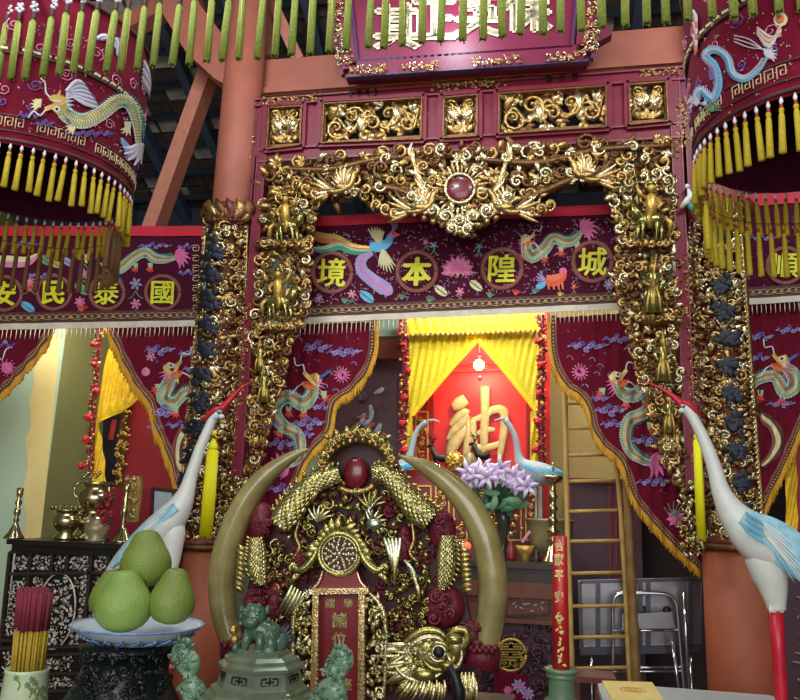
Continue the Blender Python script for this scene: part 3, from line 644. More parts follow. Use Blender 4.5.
for si, (poly, s_) in enumerate(((SL_, 1), (SR_, -1))):
    b = MB(); fill(b, plane(-.02), poly, 13, 31+si, (('scroll', 6), ('leaf', 2), ('ring', 1)), ((0, 3), (1, 4), (2, 1)), 1.0)
    fill(b, plane(-.055), poly, 10, 41+si, (('scroll', 6), ('bead', 1), ('leaf', 3)), ((0, 3), (1, 2), (2, 3)), 1.)
    fill(b, plane(-.035), poly, 9, 45+si, (('scroll', 4), ('leaf', 3)), ((0, 1), (1, 4)), .95)  # darker gold between the scrolls stands in for shaded gaps
    edge = [p for p in poly]
    i0 = (1, 13) if si == 0 else (7, 14)
    E_ = edge[i0[0]:i0[1]] if si == 0 else edge[6:15]
    n = 30
    for k in range(n):
        x, y = lerpath_len(E_, k/(n-1)); scroll(b, plane(-.06), x+(-2 if si == 0 else 2), y, 5, k, s_, 1.9, k % 2, 1.2, 10)
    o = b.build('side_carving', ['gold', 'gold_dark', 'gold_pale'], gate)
    if si == 0: rider(288, 213, 42, 1, o); rider(281, 288, 44, 1, o); figure(262, 352, 26, 1, o); figure(266, 380, 30, 1, o)
    else: rider(650, 205, 50, -1, o); figure(652, 280, 46, 1, o); figure(662, 352, 40, -1, o); figure(668, 408, 34, 1, o)
    for (x, y, w, h) in (((281, 244, 40, 7), (277, 327, 36, 8)) if si == 0 else ((648, 244, 44, 7), (655, 318, 40, 12))):
        b = MB(); q = mpp(at(x, y, -.1)); b.ball(at(x, y+2, -.08), (w*.5*q, .035, h*.6*q), 14, 7, 0)
        for k in range(6): scroll(b, plane(-.11), x-w*.42+w*.84*k/5, y, 4, k, (-1)**k, 1.7, 1)
        b.build('ledge_carving', ['gold_dark', 'gold'], o)
    for (x, y) in (((259, 418), (258, 436)) if si == 0 else ((670, 436), (671, 455))):
        b = MB(); frame(b, plane(-.06), [(x-7, y-8), (x+7, y-8), (x+7, y+8), (x-7, y+8)], 2.4, .03, 1); frame(b, plane(-.06), [(x-4, y-4), (x+4, y-4), (x+4, y+4), (x-4, y+4)], 1.6, .03, 1)
        b.build('fret_carving', ['gold_dark', 'gold'], o)
# small white and green figure on the right post
b = MB(); S = plane(-.1); q = mpp(S(690, 200))
b.tube([S(681, 208), S(686, 203, .02), S(690, 197, .02), S(688, 190, .01)], [2*q, 3.6*q, 3.2*q, 1.5*q], 8, 0); b.ball(S(687, 187, .01), 2.6*q, 8, 6, 0); leaf(b, S, 686, 202, .6, 13, 3, 1, .5)
b.build('post_ornament', ['crane_white', 'sea'], gate)
# ================================================================== hanging tablet over the gate
TB = thing('hanging_tablet', 'crimson name board with large pale gold characters high above the gate', 'sign', at(470, 0, -.25))
S = plane(-.2)
b = MB(); b.prism([S(x, y) for x, y in ((346, 79), (338, 52), (326, 40), (330, -60), (610, -75), (600, 5), (612, 34), (598, 42), (586, 64))], (0, .08, 0), 0)
b.build('backboard', 'sign_red', TB)
b = MB(); fr = [(352, 72), (582, 56), (598, -60), (336, -50)]
S2 = plane(-.22)
def band(b, x0, y0, x1, y1, w, m):
    A, B = at(x0, y0, -.22), at(x1, y1, -.22); b.bar(A, B, w*mpp(A), .05, m)
for a_, c_ in (((350, 70), (584, 54)), ((350, 70), (338, -55)), ((584, 54), (594, -60))): band(b, *a_, *c_, 17, 0)
for a_, c_ in (((347, 78), (588, 62)), ((343, 76), (330, -55)), ((592, 60), (604, -60)), ((356, 63), (572, 48)), ((358, 64), (346, -50)), ((572, 49), (582, -60))): band(b, *a_, *c_, 2.4, 1)
b.build('frame', ['sign_red', 'sign_edge'], TB)
for poly in ([(350, 75), (386, 73), (386, 65), (350, 67)], [(402, 71), (438, 69), (438, 62), (402, 64)], [(472, 67), (520, 63), (520, 56), (472, 60)], [(545, 61), (586, 59), (586, 52), (545, 54)], [(338, 66), (352, 66), (342, -10), (328, -10)], [(582, 54), (598, 50), (606, -10), (590, -10)]):
    b = MB(); fill(b, plane(-.255), poly, 3.8, 3, (('scroll', 3), ('leaf', 3)), ((0, 2), (1, 2))); b.build('frame_carving', ['gold_pale', 'gold'], TB)
for x, y, ch in ((397, 27, '其'), (434, 20, '正'), (478, 14, '英'), (528, 10, '保')):
    b = MB(); put_glyph(b, plane(-.2), ch, x, y, 48, .012, 0, .05); b.build('character', 'cream_gold', TB)
# ================================================================== banners
def banner(name, label, Y, top, topw, bot, trimw, band, chars, fr_len, group='embroidered banners', r=20):
    loc = at((top[0][0]+top[-1][0])/2, (top[0][1]+bot[0][1])/2, Y)
    root = thing(name, label, 'banner', loc, group)
    S = fold(plane(Y), .005, 46)
    b = MB(); sheet(b, S, [top[0], bot[0]], [top[-1], bot[-1]], 60, 10); b.build('cloth', 'maroon', root)
    b = MB(); S1 = fold(plane(Y-.012), .004, 60)
    sheet(b, S1, [(top[0][0], top[0][1]-topw), top[0]], [(top[-1][0], top[-1][1]-topw), top[-1]], 40, 3); b.build('heading', 'cloth_red', root)
    L = lambda y0, y1: ([(bot[0][0], bot[0][1]+y0), (bot[0][0], bot[0][1]+y1)], [(bot[-1][0], bot[-1][1]+y0), (bot[-1][0], bot[-1][1]+y1)])
    b = MB(); S2 = fold(plane(Y-.01), .004, 46); sheet(b, S2, *L(-band, 0), 60, 3, 0)
    n = int((bot[-1][0]-bot[0][0])/7)
    for i in range(n):
        t = (i+.5)/n; x = bot[0][0]+(bot[-1][0]-bot[0][0])*t; y = bot[0][1]+(bot[-1][1]-bot[0][1])*t-band*.5
        flower(b, S2, x, y, 2.2, 5, 1+i % 2, 3, .004)
        thread(b, S2, [(x-3.4, y+2.4), (x, y+1.2+1.5*(i % 2)), (x+3.4, y+2.4)], .4, 3); thread(b, S2, [(x-3.4, y-2.6), (x, y-1.5), (x+3.4, y-2.6)], .4, 3)
    b.build('border_band', ['brocade', 'rose', 'grey_thread', 'gold_thread'], root)
    b = MB(); S3 = fold(plane(Y-.016), .004, 46); sheet(b, S3, *L(0, trimw), 60, 3); b.build('white_edging', 'white_trim', root)
    b = MB(); fringe(b, S3, [(bot[0][0]+1, bot[0][1]+trimw-1), (bot[-1][0]-1, bot[-1][1]+trimw-1)], fr_len, .42, 4.6, 0, -.01, .06, .15); b.build('hanging_fringe', 'white_trim', root)
    for ch, x, y in chars: char_disc(root, S, ch, x, y, r)
    return root, S
def scatter_flowers(root, S, items, name='flower_embroidery'):
    for (x, y, r, k, m, kind) in items:
        b = MB()
        if kind == 'f':
            flower(b, S, x, y, r, k, m, 4 if m > 1 else 1-m); flower(b, S, x, y, r*.62, k, 1 if m == 0 else m, 4, .011)
            for s_ in (-1, 1): thread(b, S, [(x, y+r), (x+s_*r*.5, y+r*1.8), (x+s_*r*1.1, y+r*2.1)], .55, 6)
        elif kind == 't': tuft(b, S, x, y, -PI/2, r, k, .5, m, 1.5)
        elif kind == 'l': (patch(b, S, [(x+r*.95*math.cos(a)*.8-r*.5*math.sin(a)*.6, y+r*.95*math.cos(a)*.6+r*.5*math.sin(a)*.8) for a in [j*PI/6 for j in range(12)]], m), thread(b, S, [(x-r*.7, y-r*.5), (x, y), (x+r*.7, y+r*.5)], .5, 6, .011))
        b.build({'f': 'flower_motif', 't': 'grass_motif', 'l': 'leaf_motif'}[kind], ['pink', 'rose', 'lilac', 'sky', 'gold_thread', 'cream', 'leaf_thread', 'coral', 'blue'], root)
cb, S = banner('embroidered_banner', 'maroon banner with four yellow characters, phoenix and dragon, hung across the gate opening', .25,
    [(296, 227), (640, 213)], 10, [(290, 318), (640, 302)], 6, 11, [('境', 332, 273), ('本', 417, 272), ('隍', 502, 269), ('城', 592.5, 262)], 13, 'embroidered banners', 21)
# phoenix
b = MB()
ribbon(b, S, [(372, 249), (352, 247), (338, 240), (322, 238), (308, 232)], [2, 4, 4.5, 5, 3], [(-1, 0, 1), (0, 1, 2)], .006)
ribbon(b, S, [(372, 252), (354, 251), (340, 246), (326, 250), (312, 249)], [2, 4, 4.5, 4, 2], [(-1, 0, 3), (0, 1, 4)], .007)
ribbon(b, S, [(373, 253), (362, 259), (362, 270), (372, 280), (386, 290), (389, 296)], [2.5, 5, 6, 6.5, 7, 3], [(-1, -.1, 5), (-.1, .2, 6), (.2, 1, 5)], .007)
ribbon(b, S, [(370, 247), (380, 247), (388, 243), (391, 236)], [4, 5.5, 4, 3], [(-1, 1, 7)], .009)
disc(b, S, 393, 235, 3.6, 6, .012, 12); patch(b, S, [(396, 233), (401, 235), (396, 237)], 1, .012); disc(b, S, 393.5, 234.2, .8, 9, .017, 8)
for k in range(3): thread(b, S, [(392, 232), (393+k*2, 227), (391+k*3, 223)], .7, 5)
for k in range(7):
    a = -PI/2-.75+k*.17; ribbon(b, S, [(380, 244), (380+9*math.cos(a), 244+9*math.sin(a)), (380+(19-k)*math.cos(a+.1), 244+(19-k)*math.sin(a+.1))], [1.2, 1.5, .3], [(-1, 1, 8)], .009, 7)
    a = PI/2-.65+k*.15; ribbon(b, S, [(383, 250), (383+9*math.cos(a), 250+9*math.sin(a)), (383+(25-2*abs(k-2))*math.cos(a), 250+(25-2*abs(k-2))*math.sin(a))], [1.2, 1.6, .3], [(-1, 1, 8)], .009, 7)
b.build('phoenix_embroidery', ['crimson', 'orange', 'gold_thread', 'sea', 'scale_green', 'lilac', 'pink', 'sky', 'cream', 'ink'], cb)
dragon(cb, S, [(526, 242), (527, 252), (533, 257), (545, 249), (553, 239), (565, 243), (574, 241), (582, 231)], 5.6, -.2, [(524, 256, 2.4), (545, 258, 1.9), (561, 252, 1.6), (577, 247, .6)], -.5, flip=1, sc=.8)
b = MB()
for n_, L, w, m, h in ((9, 17, 4.2, 0, .006), (7, 14, 4, 1, .010), (5, 10, 3.4, 0, .014)):
    for k in range(n_):
        a = -PI/2+(k/(n_-1)-.5)*(3.3 if n_ == 9 else 2.4); c, s_ = math.cos(a), math.sin(a)
        patch(b, S, [(458, 272), (458+L*.45*c-w*s_*.8, 272+L*.45*s_+w*c*.8), (458+L*.8*c-w*s_*.5, 272+L*.8*s_+w*c*.5), (458+L*c, 272+L*s_), (458+L*.8*c+w*s_*.5, 272+L*.8*s_-w*c*.5), (458+L*.45*c+w*s_*.8, 272+L*.45*s_-w*c*.8)], m, h)
for k in (-2, -1, 0, 1, 2): patch(b, S, [(458+k*4-3, 272), (458+k*6, 278-abs(k)), (458+k*4+3, 272)], 1, .012)
b.build('lotus_embroidery', ['pink', 'rose'], cb)
items = [(441, 291, 8, 0, 5, 'l'), (476, 286, 8, 0, 5, 'l'), (460, 292, 5, 6, 1, 'f'), (352, 294, 5, 6, 1, 'f'), (367, 297, 9, 0, 3, 'l'), (319, 299, 5, 6, 2, 'f'), (434, 246, 4.5, 5, 3, 'f'), (426, 243, 3.5, 5, 1, 'f'), (479, 247, 4.5, 5, 3, 'f'), (609, 285, 6, 7, 2, 'f'), (574, 287, 4, 5, 7, 'f'), (402, 300, 6, 5, 6, 't'), (430, 303, 7, 6, 6, 't'), (345, 304, 6, 6, 6, 't'), (490, 298, 6, 6, 6, 't'), (516, 296, 6, 6, 7, 't'), (535, 294, 6, 5, 6, 't'), (560, 297, 5, 5, 4, 't'), (450, 305, 7, 5, 6, 't')]
scatter_flowers(cb, S, items)
b = MB(); ribbon(b, S, [(536, 287), (541, 286), (546, 281)], [2, 3, 2], [(-1, 1, 0)], .006, 8); ribbon(b, S, [(546, 279), (553, 281), (561, 278), (564, 273)], [4, 6, 5, 3], [(-1, .1, 1), (.1, 1, 2)], .008, 14)
for x in (548, 553, 558, 562): ribbon(b, S, [(x, 283), (x+1, 290)], [1.4, .8], [(-1, 1, 1)], .007, 3)
disc(b, S, 563, 272, 4, 3, .01, 10); tuft(b, S, 545, 279, PI, 9, 5, 1., 4, 1.6)
b.build('beast_embroidery', ['sky', 'orange', 'coral', 'pink', 'lilac'], cb)
b = MB(); sprinkle(b, S, [(305, 232), (625, 217), (625, 288), (305, 305)], 900, .8, (0, 0, 1, 2), 5); b.build('sequin_specks', ['lilac', 'gold_thread', 'rose'], cb)

lb, S = banner('embroidered_banner', 'maroon banner with yellow characters above the pale green wall, crossed by the hanging canopy fringe', .3,
    [(-230, 236), (204, 236)], 10, [(-230, 328), (202, 320)], 6, 11, [('安', 5, 294), ('民', 54, 293), ('泰', 107, 293), ('國', 163, 293)], 11, 'embroidered banners', 18)
dragon(lb, S, [(114, 272), (122, 268), (134, 258), (146, 253), (155, 259), (165, 260), (176, 258)], 5, PI-.2, [(136, 268, 1.9), (151, 268, 1.7)], -.2, flip=1, sc=.8)
scatter_flowers(lb, S, [(84, 274, 6, 7, 0, 'f'), (30, 282, 6, 7, 0, 'f'), (80, 302, 6, 7, 0, 'f'), (28, 307, 8, 0, 3, 'l'), (82, 289, 9, 0, 6, 'l'), (30, 292, 7, 6, 7, 't'), (82, 312, 8, 6, 7, 't'), (136, 284, 7, 6, 2, 'f'), (136, 304, 6, 6, 1, 'f'), (85, 258, 6, 6, 5, 'f'), (45, 260, 8, 0, 6, 'l'), (55, 263, 8, 0, 4, 'l'), (68, 262, 7, 0, 2, 'l')])
for q in ((155, 246, 26, 9, 0, 1, 1), (40, 275, 24, 9, 0, 1, 2), (186, 247, 14, 8, 1, 0, 3), (187, 273, 14, 9, 1, 0, 4), (25, 244, 24, 9, 1, 0, 4)):
    b = MB(); cloudlet(b, S, *q); b.build('cloud_motif', ['violet', 'lilac'], lb)
b = MB()
ribbon(b, S, [(-30, 268), (0, 262), (25, 262), (38, 255)], [5, 6, 5, 2], [(-1, 0, 2), (0, 1, 3)], .006)
for k in range(7):
    y = 246+k*10; thread(b, S, [(193, y), (199, y), (199, y+5), (194, y+5), (194, y+2), (197, y+2)], .45, 2, .006, 12)
b.build('bird_embroidery', ['violet', 'lilac', 'cream', 'rose'], lb)
rb, S = banner('embroidered_banner', 'maroon banner showing one whole yellow character beyond the gilt column with the orange base', .3,
    [(734, 207), (1000, 190)], 12, [(742, 299), (1000, 283)], 6, 11, [('順', 785, 266), ('調', 848, 258)], 11, 'embroidered banners', 19)
b = MB(); cloudlet(b, S, 762, 238, 22, 9, 0, 1, 6); b.build('cloud_motif', ['violet', 'lilac'], rb); b = MB(); sprinkle(b, S, [(745, 215), (800, 212), (800, 285), (748, 290)], 50, .8, (0, 1), 9); b.build('sequin_specks', ['violet', 'lilac'], rb)
# ================================================================== curtains
def curtain(label, Y, L, Rt, edge, amp, per, group, bandw=7):
    "L / Rt px outlines top to bottom; edge = px polyline of the trimmed free edge"
    root = thing('temple_curtain', label, 'curtain', at((L[0][0]+Rt[0][0])/2, L[0][1], Y), group)
    S = fold(plane(Y), amp, per, .3, .06)
    b = MB(); sheet(b, S, L, Rt, 56, 34, 0, .006); b.build('cloth', 'curtain', root)
    b = MB(); n = 8*len(edge); P = cr(edge, n); sg = 1 if Rt is not L and abs(edge[0][0]-Rt[0][0]) < abs(edge[0][0]-L[0][0]) else -1
    ribbon(b, S, [(x-sg*bandw*.55, y-bandw*.3) for x, y in edge], [bandw*.55]*len(edge), [(-1, -.5, 1), (-.5, .5, 0), (.5, 1, 1)], .008, n)
    for i in range(1, n-1, 1):
        x, y = P[i]; b.ball(S(x-sg*bandw*.55, y-bandw*.3, .016), .5*bandw*.25*mpp(S(x, y)), 5, 4, 2)
    b.build('border_band', ['brocade', 'ring', 'gold_thread'], root)
    b = MB(); ribbon(b, S, edge, [1.8]*len(edge), [(-1, 1, 0)], .01, n)
    fringe(b, S, [tuple(p) for p in P], 9, .9, 1.6, 0, .012, .3); b.build('gold_fringe', 'fringe_gold', root)
    return root, S
rd = [(549, 318), (550, 350), (555, 371), (565, 387), (580, 398), (588, 413), (592, 431), (603, 447), (617, 459), (624, 474), (632, 498), (645, 516), (660, 533), (678, 552), (700, 572)]
cr_, S = curtain('crimson dragon curtain whose gold-fringed edge crosses the bamboo ladder', .3, rd, [(700, 308)]+[(702, 330+i*18) for i in range(1, 14)]+[(703, 572)], rd, .011, 13, 'curtains of the gate opening')
dragon(cr_, S, [(617, 382), (622, 393), (634, 396), (645, 388), (655, 392), (656, 404), (642, 414), (629, 420), (625, 436), (630, 452), (643, 461), (650, 463)], 6.5, -.35, [(602, 394, 2.6), (626, 403, 1.6), (644, 404, .6), (650, 428, .6)], .1, flip=1)
for i, (x, y, w, h) in enumerate(((588, 346, 32, 11), (619, 339, 26, 10), (637, 396, 22, 9), (610, 410, 26, 12), (612, 424, 18, 10), (649, 441, 30, 11), (655, 482, 30, 10), (600, 398, 14, 9))):
    b = MB(); cloudlet(b, S, x, y, w, h*1.2, 0, 1, i); b.build('cloud_motif', ['violet', 'lilac'], cr_)
b = MB(); disc(b, S, 580, 372, 5.4, 0, .007, 16)
for k in range(14): a = k*PI/7; patch(b, S, [(580+6*math.cos(a-.14), 372+6*math.sin(a-.14)), (580+9.5*math.cos(a), 372+9.5*math.sin(a)), (580+6*math.cos(a+.14), 372+6*math.sin(a+.14))], 1, .006)
for k in range(9): x, y = ((570, 358), (592, 360), (600, 366), (572, 386), (585, 386), (627, 350), (634, 354), (630, 347), (597, 374))[k]; thread(b, S, [(x-3, y), (x-1, y-2), (x+2, y-1), (x+3, y+2)], .5, 2)
flower(b, S, 676, 518, 10, 9, 0, 1); tuft(b, S, 676, 516, -PI/2, 15, 7, .5, 3, 2.4); b.build('pearl_embroidery', ['pink', 'rose', 'lilac', 'leaf_thread'], cr_); b = MB(); sprinkle(b, S, [(556, 325), (695, 320), (698, 540), (600, 420)], 120, .55, (1, 2), 4)
b.build('sequin_specks', ['pink', 'rose', 'lilac', 'leaf_thread'], cr_)
ld = [(377, 322), (376, 352), (368, 374), (353, 392), (338, 402), (334, 416), (331, 432), (319, 447), (307, 462), (300, 480), (290, 500), (276, 520), (262, 540), (248, 558), (240, 572)]
cl_, S = curtain('crimson dragon curtain beside the dark painted door leaf, hanging behind the shrine', .3, [(240, 326)]+[(238, 344+i*17) for i in range(13)]+[(236, 572)], ld, ld, .011, 13, 'curtains of the gate opening')
dragon(cl_, S, [(314, 384), (312, 397), (302, 404), (290, 397), (278, 402), (275, 414), (284, 426), (298, 434), (301, 448), (298, 460), (288, 466)], 6.5, PI+.35, [(324, 397, .6), (304, 413, 1.6), (289, 412, 1.6), (281, 432, 2.2)], PI-.2, flip=-1)
for i, (x, y, w, h) in enumerate(((318, 347, 22, 11), (344, 352, 28, 11), (321, 407, 18, 9), (308, 423, 26, 13), (305, 435, 16, 9), (280, 444, 28, 11), (273, 425, 14, 9), (285, 489, 26, 12))):
    b = MB(); cloudlet(b, S, x, y, w, h*1.2, 0, 1, i); b.build('cloud_motif', ['violet', 'lilac'], cl_)
b = MB(); disc(b, S, 342, 375, 5, 0, .007, 16)
for k in range(14): a = k*PI/7; patch(b, S, [(342+5.6*math.cos(a-.14), 375+5.6*math.sin(a-.14)), (342+9*math.cos(a), 375+9*math.sin(a)), (342+5.6*math.cos(a+.14), 375+5.6*math.sin(a+.14))], 1, .006)
for x, y in ((354, 364), (329, 373), (325, 386), (336, 391), (306, 352), (299, 340)): thread(b, S, [(x-3, y), (x-1, y-2), (x+2, y-1), (x+3, y+2)], .5, 2)
tuft(b, S, 262, 470, PI, 14, 6, 1, 0, 1.5); flower(b, S, 262, 522, 8, 8, 0, 1); b.build('pearl_embroidery', ['pink', 'rose', 'lilac'], cl_); b = MB(); sprinkle(b, S, [(270, 330), (372, 328), (330, 400), (270, 480)], 90, .55, (1, 2), 4)
b.build('sequin_specks', ['pink', 'rose', 'lilac'], cl_)
l2 = [(106, 328), (113, 342), (119, 356), (127, 372), (136, 388), (146, 400), (151, 412), (154, 426), (160, 440), (166, 454), (171, 470), (176, 486), (182, 502)]
c2, S = curtain('crimson dragon curtain beside the amber silk drape and red side altar', .36, l2, [(206, 326)]+[(204-i, 330+i*14) for i in range(1, 12)]+[(190, 502)], l2, .01, 12, 'curtains of the side bays')
dragon(c2, S, [(172, 373), (168, 386), (164, 398), (174, 404), (186, 393), (199, 390)], 6.5, -.35, [(158, 390, 2.6), (176, 412, 1.6), (192, 402, .6)], .2, flip=1)
b = MB(); ribbon(b, S, [(199, 424), (188, 428), (180, 440), (178, 456), (182, 470), (190, 480)], [3, 5, 6, 6, 5, 3], [(-1, -.4, 0), (-.4, .3, 1), (.3, 1, 2)], .008); tuft(b, S, 186, 474, PI*.6, 14, 7, 1.2, 3, 2.2)
b.build('serpent_embroidery', ['brocade', 'cream', 'ring', 'pink'], c2)
b = MB()
for i, (x, y, w, h) in enumerate(((160, 350, 24, 11), (190, 353, 18, 10), (193, 369, 14, 8), (162, 412, 18, 14), (180, 425, 22, 9), (155, 427, 12, 9))): b = MB(); cloudlet(b, S, x, y, w, h*1.2, 1, 0, i); b.build('cloud_motif', ['lilac', 'violet'], c2)
b = MB(); disc(b, S, 146, 372, 4.6, 2, .007, 14); flower(b, S, 151, 357, 5, 6, 2, 3); b.build('pearl_embroidery', ['lilac', 'violet', 'rose', 'pink'], c2)
l3 = [(56, 326), (50, 340), (42, 352), (30, 366), (12, 386), (-10, 408), (-40, 430)]
c3, S = curtain('small corner of crimson curtain drawn aside before the pale green wall', .36, [(-220, 330), (-222, 344), (-224, 358), (-226, 372), (-228, 386), (-230, 400), (-232, 414)], l3, l3, .01, 12, 'curtains of the side bays')
b = MB(); cloudlet(b, S, 4, 345, 20, 10, 0, 1, 3); disc(b, S, 8, 368, 5.5, 2, .007, 14); tuft(b, S, 8, 368, -PI/2, 9, 12, .5, 2, 6); thread(b, S, [(-5, 355), (3, 360), (7, 350), (12, 347)], .7, 3); b.build('cloud_embroidery', ['lilac', 'violet', 'pink', 'bead_white'], c3)
r3 = [(852, 306), (836, 340), (828, 370), (818, 398), (806, 420), (796, 442), (786, 466), (774, 490), (764, 512)]
c4, S = curtain('crimson dragon curtain beyond the gilt column with the orange base, behind the large crane', .36, [(738, 302), (741, 326), (744, 352), (747, 380), (750, 406), (753, 432), (756, 458), (758, 484), (760, 512)], r3, r3, .01, 12, 'curtains of the side bays')
dragon(c4, S, [(782, 366), (792, 374), (794, 386), (784, 392), (774, 377), (758, 380), (750, 390)], 6.5, PI+.35, [(782, 400, 1.8), (760, 396, 1.6)], PI, flip=-1)
b = MB(); ribbon(b, S, [(757, 410), (764, 418), (774, 428), (778, 442), (772, 456), (762, 466)], [2, 5, 6, 6, 5, 3], [(-1, -.3, 0), (-.3, .4, 1), (.4, 1, 2)], .008)
b.build('serpent_embroidery', ['brocade', 'cream', 'ring', 'lilac', 'violet'], c4)
for i, (x, y, w, h) in enumerate(((760, 337, 20, 10), (788, 330, 20, 10), (758, 358, 18, 9), (780, 404, 22, 9))): b = MB(); cloudlet(b, S, x, y, w, h*1.2, 0, 1, i); b.build('cloud_motif', ['violet', 'lilac'], c4)
# ================================================================== big round embroidered canopies
def lantern(cx, label, side):
    cy, r, zb = -2.0, .463, 3.058; zt = zb+.76
    root = thing('silk_canopy', label, 'canopy', (cx, cy, zb), 'round silk canopies')
    rz = lambda z: r*(1+.035*max(0, min(1, (z-zb)/.5)))
    S = cone(cx, cy, lambda z: rz(z)+.004, zb+.3)
    b = MB()
    ring = lambda R, z: [Vector((cx+R*math.cos(2*PI*i/96), cy+R*math.sin(2*PI*i/96), z)) for i in range(97)]
    def wav(z, off=0.): return [Vector((cx+(rz(z)-.004+off+.0035*math.sin(2*PI*i/96*16))*math.cos(2*PI*i/96), cy+(rz(z)-.004+off+.0035*math.sin(2*PI*i/96*16))*math.sin(2*PI*i/96), z)) for i in range(97)]
    zs = [zt-(zt-zb)*k/8 for k in range(9)]
    b.grid([wav(z) for z in zs], 0); b.grid([wav(z, -.009) for z in zs], 1)
    b.grid([wav(zt), ring(r*.6, zt+.03), ring(.02, zt+.05)], 0); b.grid([wav(zb), wav(zb, -.009)], 0)
    b.build('drum_cloth', ['crimson', 'maroon'], root)
    b = MB(); b.tube([Vector((cx, cy, zt+.05)), Vector((cx, cy, zt+2.6))], .012, 6, 0); b.build('hanging_cord', 'brocade', root)
    b = MB()                                        # woven bands and key fret round the drum
    for z, w in ((zb+.015, .008), (zb+.055, .004), (zb+.125, .004), (zb+.41, .007), (zb+.44, .004), (zt-.01, .01)):
        b.tube(ring(rz(z)+.001, z), w, 5, 0)
    for i in range(70):
        a = 2*PI*i/70; 
        def Q(da, z): R2 = rz(zb+.068+z)+.004; return Vector((cx+R2*math.cos(a+da), cy+R2*math.sin(a+da), zb+.068+z))
        if i % 6 < 5: b.tube([Q(0, 0), Q(0, .045), Q(.062, .045), Q(.062, .01), Q(.025, .01), Q(.025, .028), Q(.045, .028)], .0028, 4, 1)
        b.box(Vector((cx+rz(zb+.426)*1.006*math.cos(a), cy+rz(zb+.426)*1.006*math.sin(a), zb+.426)), (.012, .028, .011), 1, Matrix.Rotation(a+.12, 3, 'Z'))
    for i in range(26):                             # thin swirls above and under the bands
        a = 2*PI*i/26
        for z, rr, m in ((zb+.5+.05*math.sin(i*2.2), .035, 2), (zb+.3+.07*math.sin(i*1.7), .03, 2 if i % 2 else 3), (zb+.18, .022, 3)):
            pts = []
            for k in range(11):
                q = rr*(1-.08*k); w = k*.9+i; zz = z+q*math.sin(w); R2 = rz(zz)+.005; pts.append(Vector((cx+R2*math.cos(a+q*math.cos(w)/r), cy+R2*math.sin(a+q*math.cos(w)/r), zz)))
            b.tube(pts, .003, 4, m)
    b.build('woven_trim', ['brocade', 'cream', 'rose', 'violet'], root)
    if side < 0:
        dragon(root, S, [(60, 104), (66, 116), (82, 122), (100, 114), (116, 102), (128, 104), (135, 122), (137, 144)], 7, PI+.15, [(38, 106, 3.0), (72, 128, 2.4), (126, 128, 2.0)], 1.5, flip=1, mats=['cream', 'gold_thread', 'cream', 'sea', 'cream', 'pale', 'gold_thread', 'violet', 'bead_white', 'ink'])
        b = MB()
        for k in range(11): ribbon(b, S, [(66, 92), (76+k, 82+k*2.2), (84+1.5*k, 84+2.4*k)], [2, 2.4, .5], [(-1, 1, k % 2)], .006, 7)
        b.build('mane_embroidery', ['pale', 'grey_thread', 'sky', 'pink', 'violet'], root); b = MB()
        for k in range(6): ribbon(b, S, [(94+3*k, 40), (104+3*k, 36+k), (116, 46+2*k)], [1, 2.2, .5], [(-1, 1, k % 2)], .006, 7)
        b.build('feather_embroidery', ['pale', 'grey_thread', 'sky', 'pink', 'violet'], root); b = MB()
        for k in range(7): ribbon(b, S, [(120, 138), (124+k*1.5, 147+k), (128+k*1.3, 160-k)], [1, 2, .5], [(-1, 1, 2+k % 2)], .006, 7)
        b.build('fish_embroidery', ['pale', 'grey_thread', 'sky', 'pink', 'violet'], root); b = MB()
        for k in range(6): ribbon(b, S, [(143-k*.5, 60+k*4), (147, 70+k*4), (150, 84+k*3)], [1, 1.6, .5], [(-1, 1, k % 2)], .004, 7)
        b.build('wing_embroidery', ['pale', 'grey_thread', 'sky', 'pink', 'violet'], root)
        for q in ((30, 116, 20, 10, 4, 4, 2), (44, 124, 16, 9, 4, 4, 3), (90, 134, 36, 9, 4, 4, 5)): b = MB(); cloudlet(b, S, *q); b.build('cloud_motif', ['pale', 'grey_thread', 'sky', 'pink', 'violet'], root)
        b = MB(); sprinkle(b, S, [(20, 30), (60, 20), (140, 70), (140, 165), (60, 140), (20, 130)], 160, .7, (0, 1, 3), 5)
        b.build('sequin_specks', ['pale', 'grey_thread', 'sky', 'pink', 'violet'], root)
    else:
        dragon(root, S, [(697, 100), (702, 90), (714, 99), (720, 84), (716, 66), (707, 56), (716, 50), (728, 58), (733, 74), (746, 80), (760, 70), (768, 58)], 3.8, 2.6, [(708, 102, 2.0)], -.9, flip=1, mats=['sky', 'pale', 'sky', 'pale', 'pale', 'pale', 'pale', 'lilac', 'bead_white', 'ink'])
        b = MB()
        for k in range(7): ribbon(b, S, [(758, 28+k), (770, 38+k*1.5), (782, 36-k*2)], [1, 2.2, .5], [(-1, 1, k % 3)], .006, 7)
        disc(b, S, 781, 20, 7, 2, .005, 14); disc(b, S, 781, 20, 4, 1, .01, 14)
        b.build('phoenix_embroidery', ['pale', 'orange', 'cream', 'violet', 'leaf_thread'], root); b = MB()
        for k in range(6): ribbon(b, S, [(694, 10+k*6), (697, 18+k*6), (696, 30+k*5)], [1, 1.8, .4], [(-1, 1, k % 2)], .004, 7)
        b.build('wing_embroidery', ['pale', 'orange', 'cream', 'violet', 'leaf_thread'], root); b = MB()
        for k in range(8): ribbon(b, S, [(712+k*1.2, 80), (711+k, 70), (716+k*.5, 62+k)], [.8, 1.2, .3], [(-1, 1, 3)], .005, 6)
        for k in range(3): thread(b, S, [(735, 36+3*k), (750, 40+k*4), (766, 52-k)], .6, 0)
        tuft(b, S, 714, 112, -PI/2, 9, 7, .7, 4, 2.4); b.build('flower_motif', ['pale', 'orange', 'cream', 'violet', 'leaf_thread'], root); b = MB(); sprinkle(b, S, [(695, 30), (790, 0), (795, 80), (700, 130)], 120, .7, (0, 2, 3), 5)
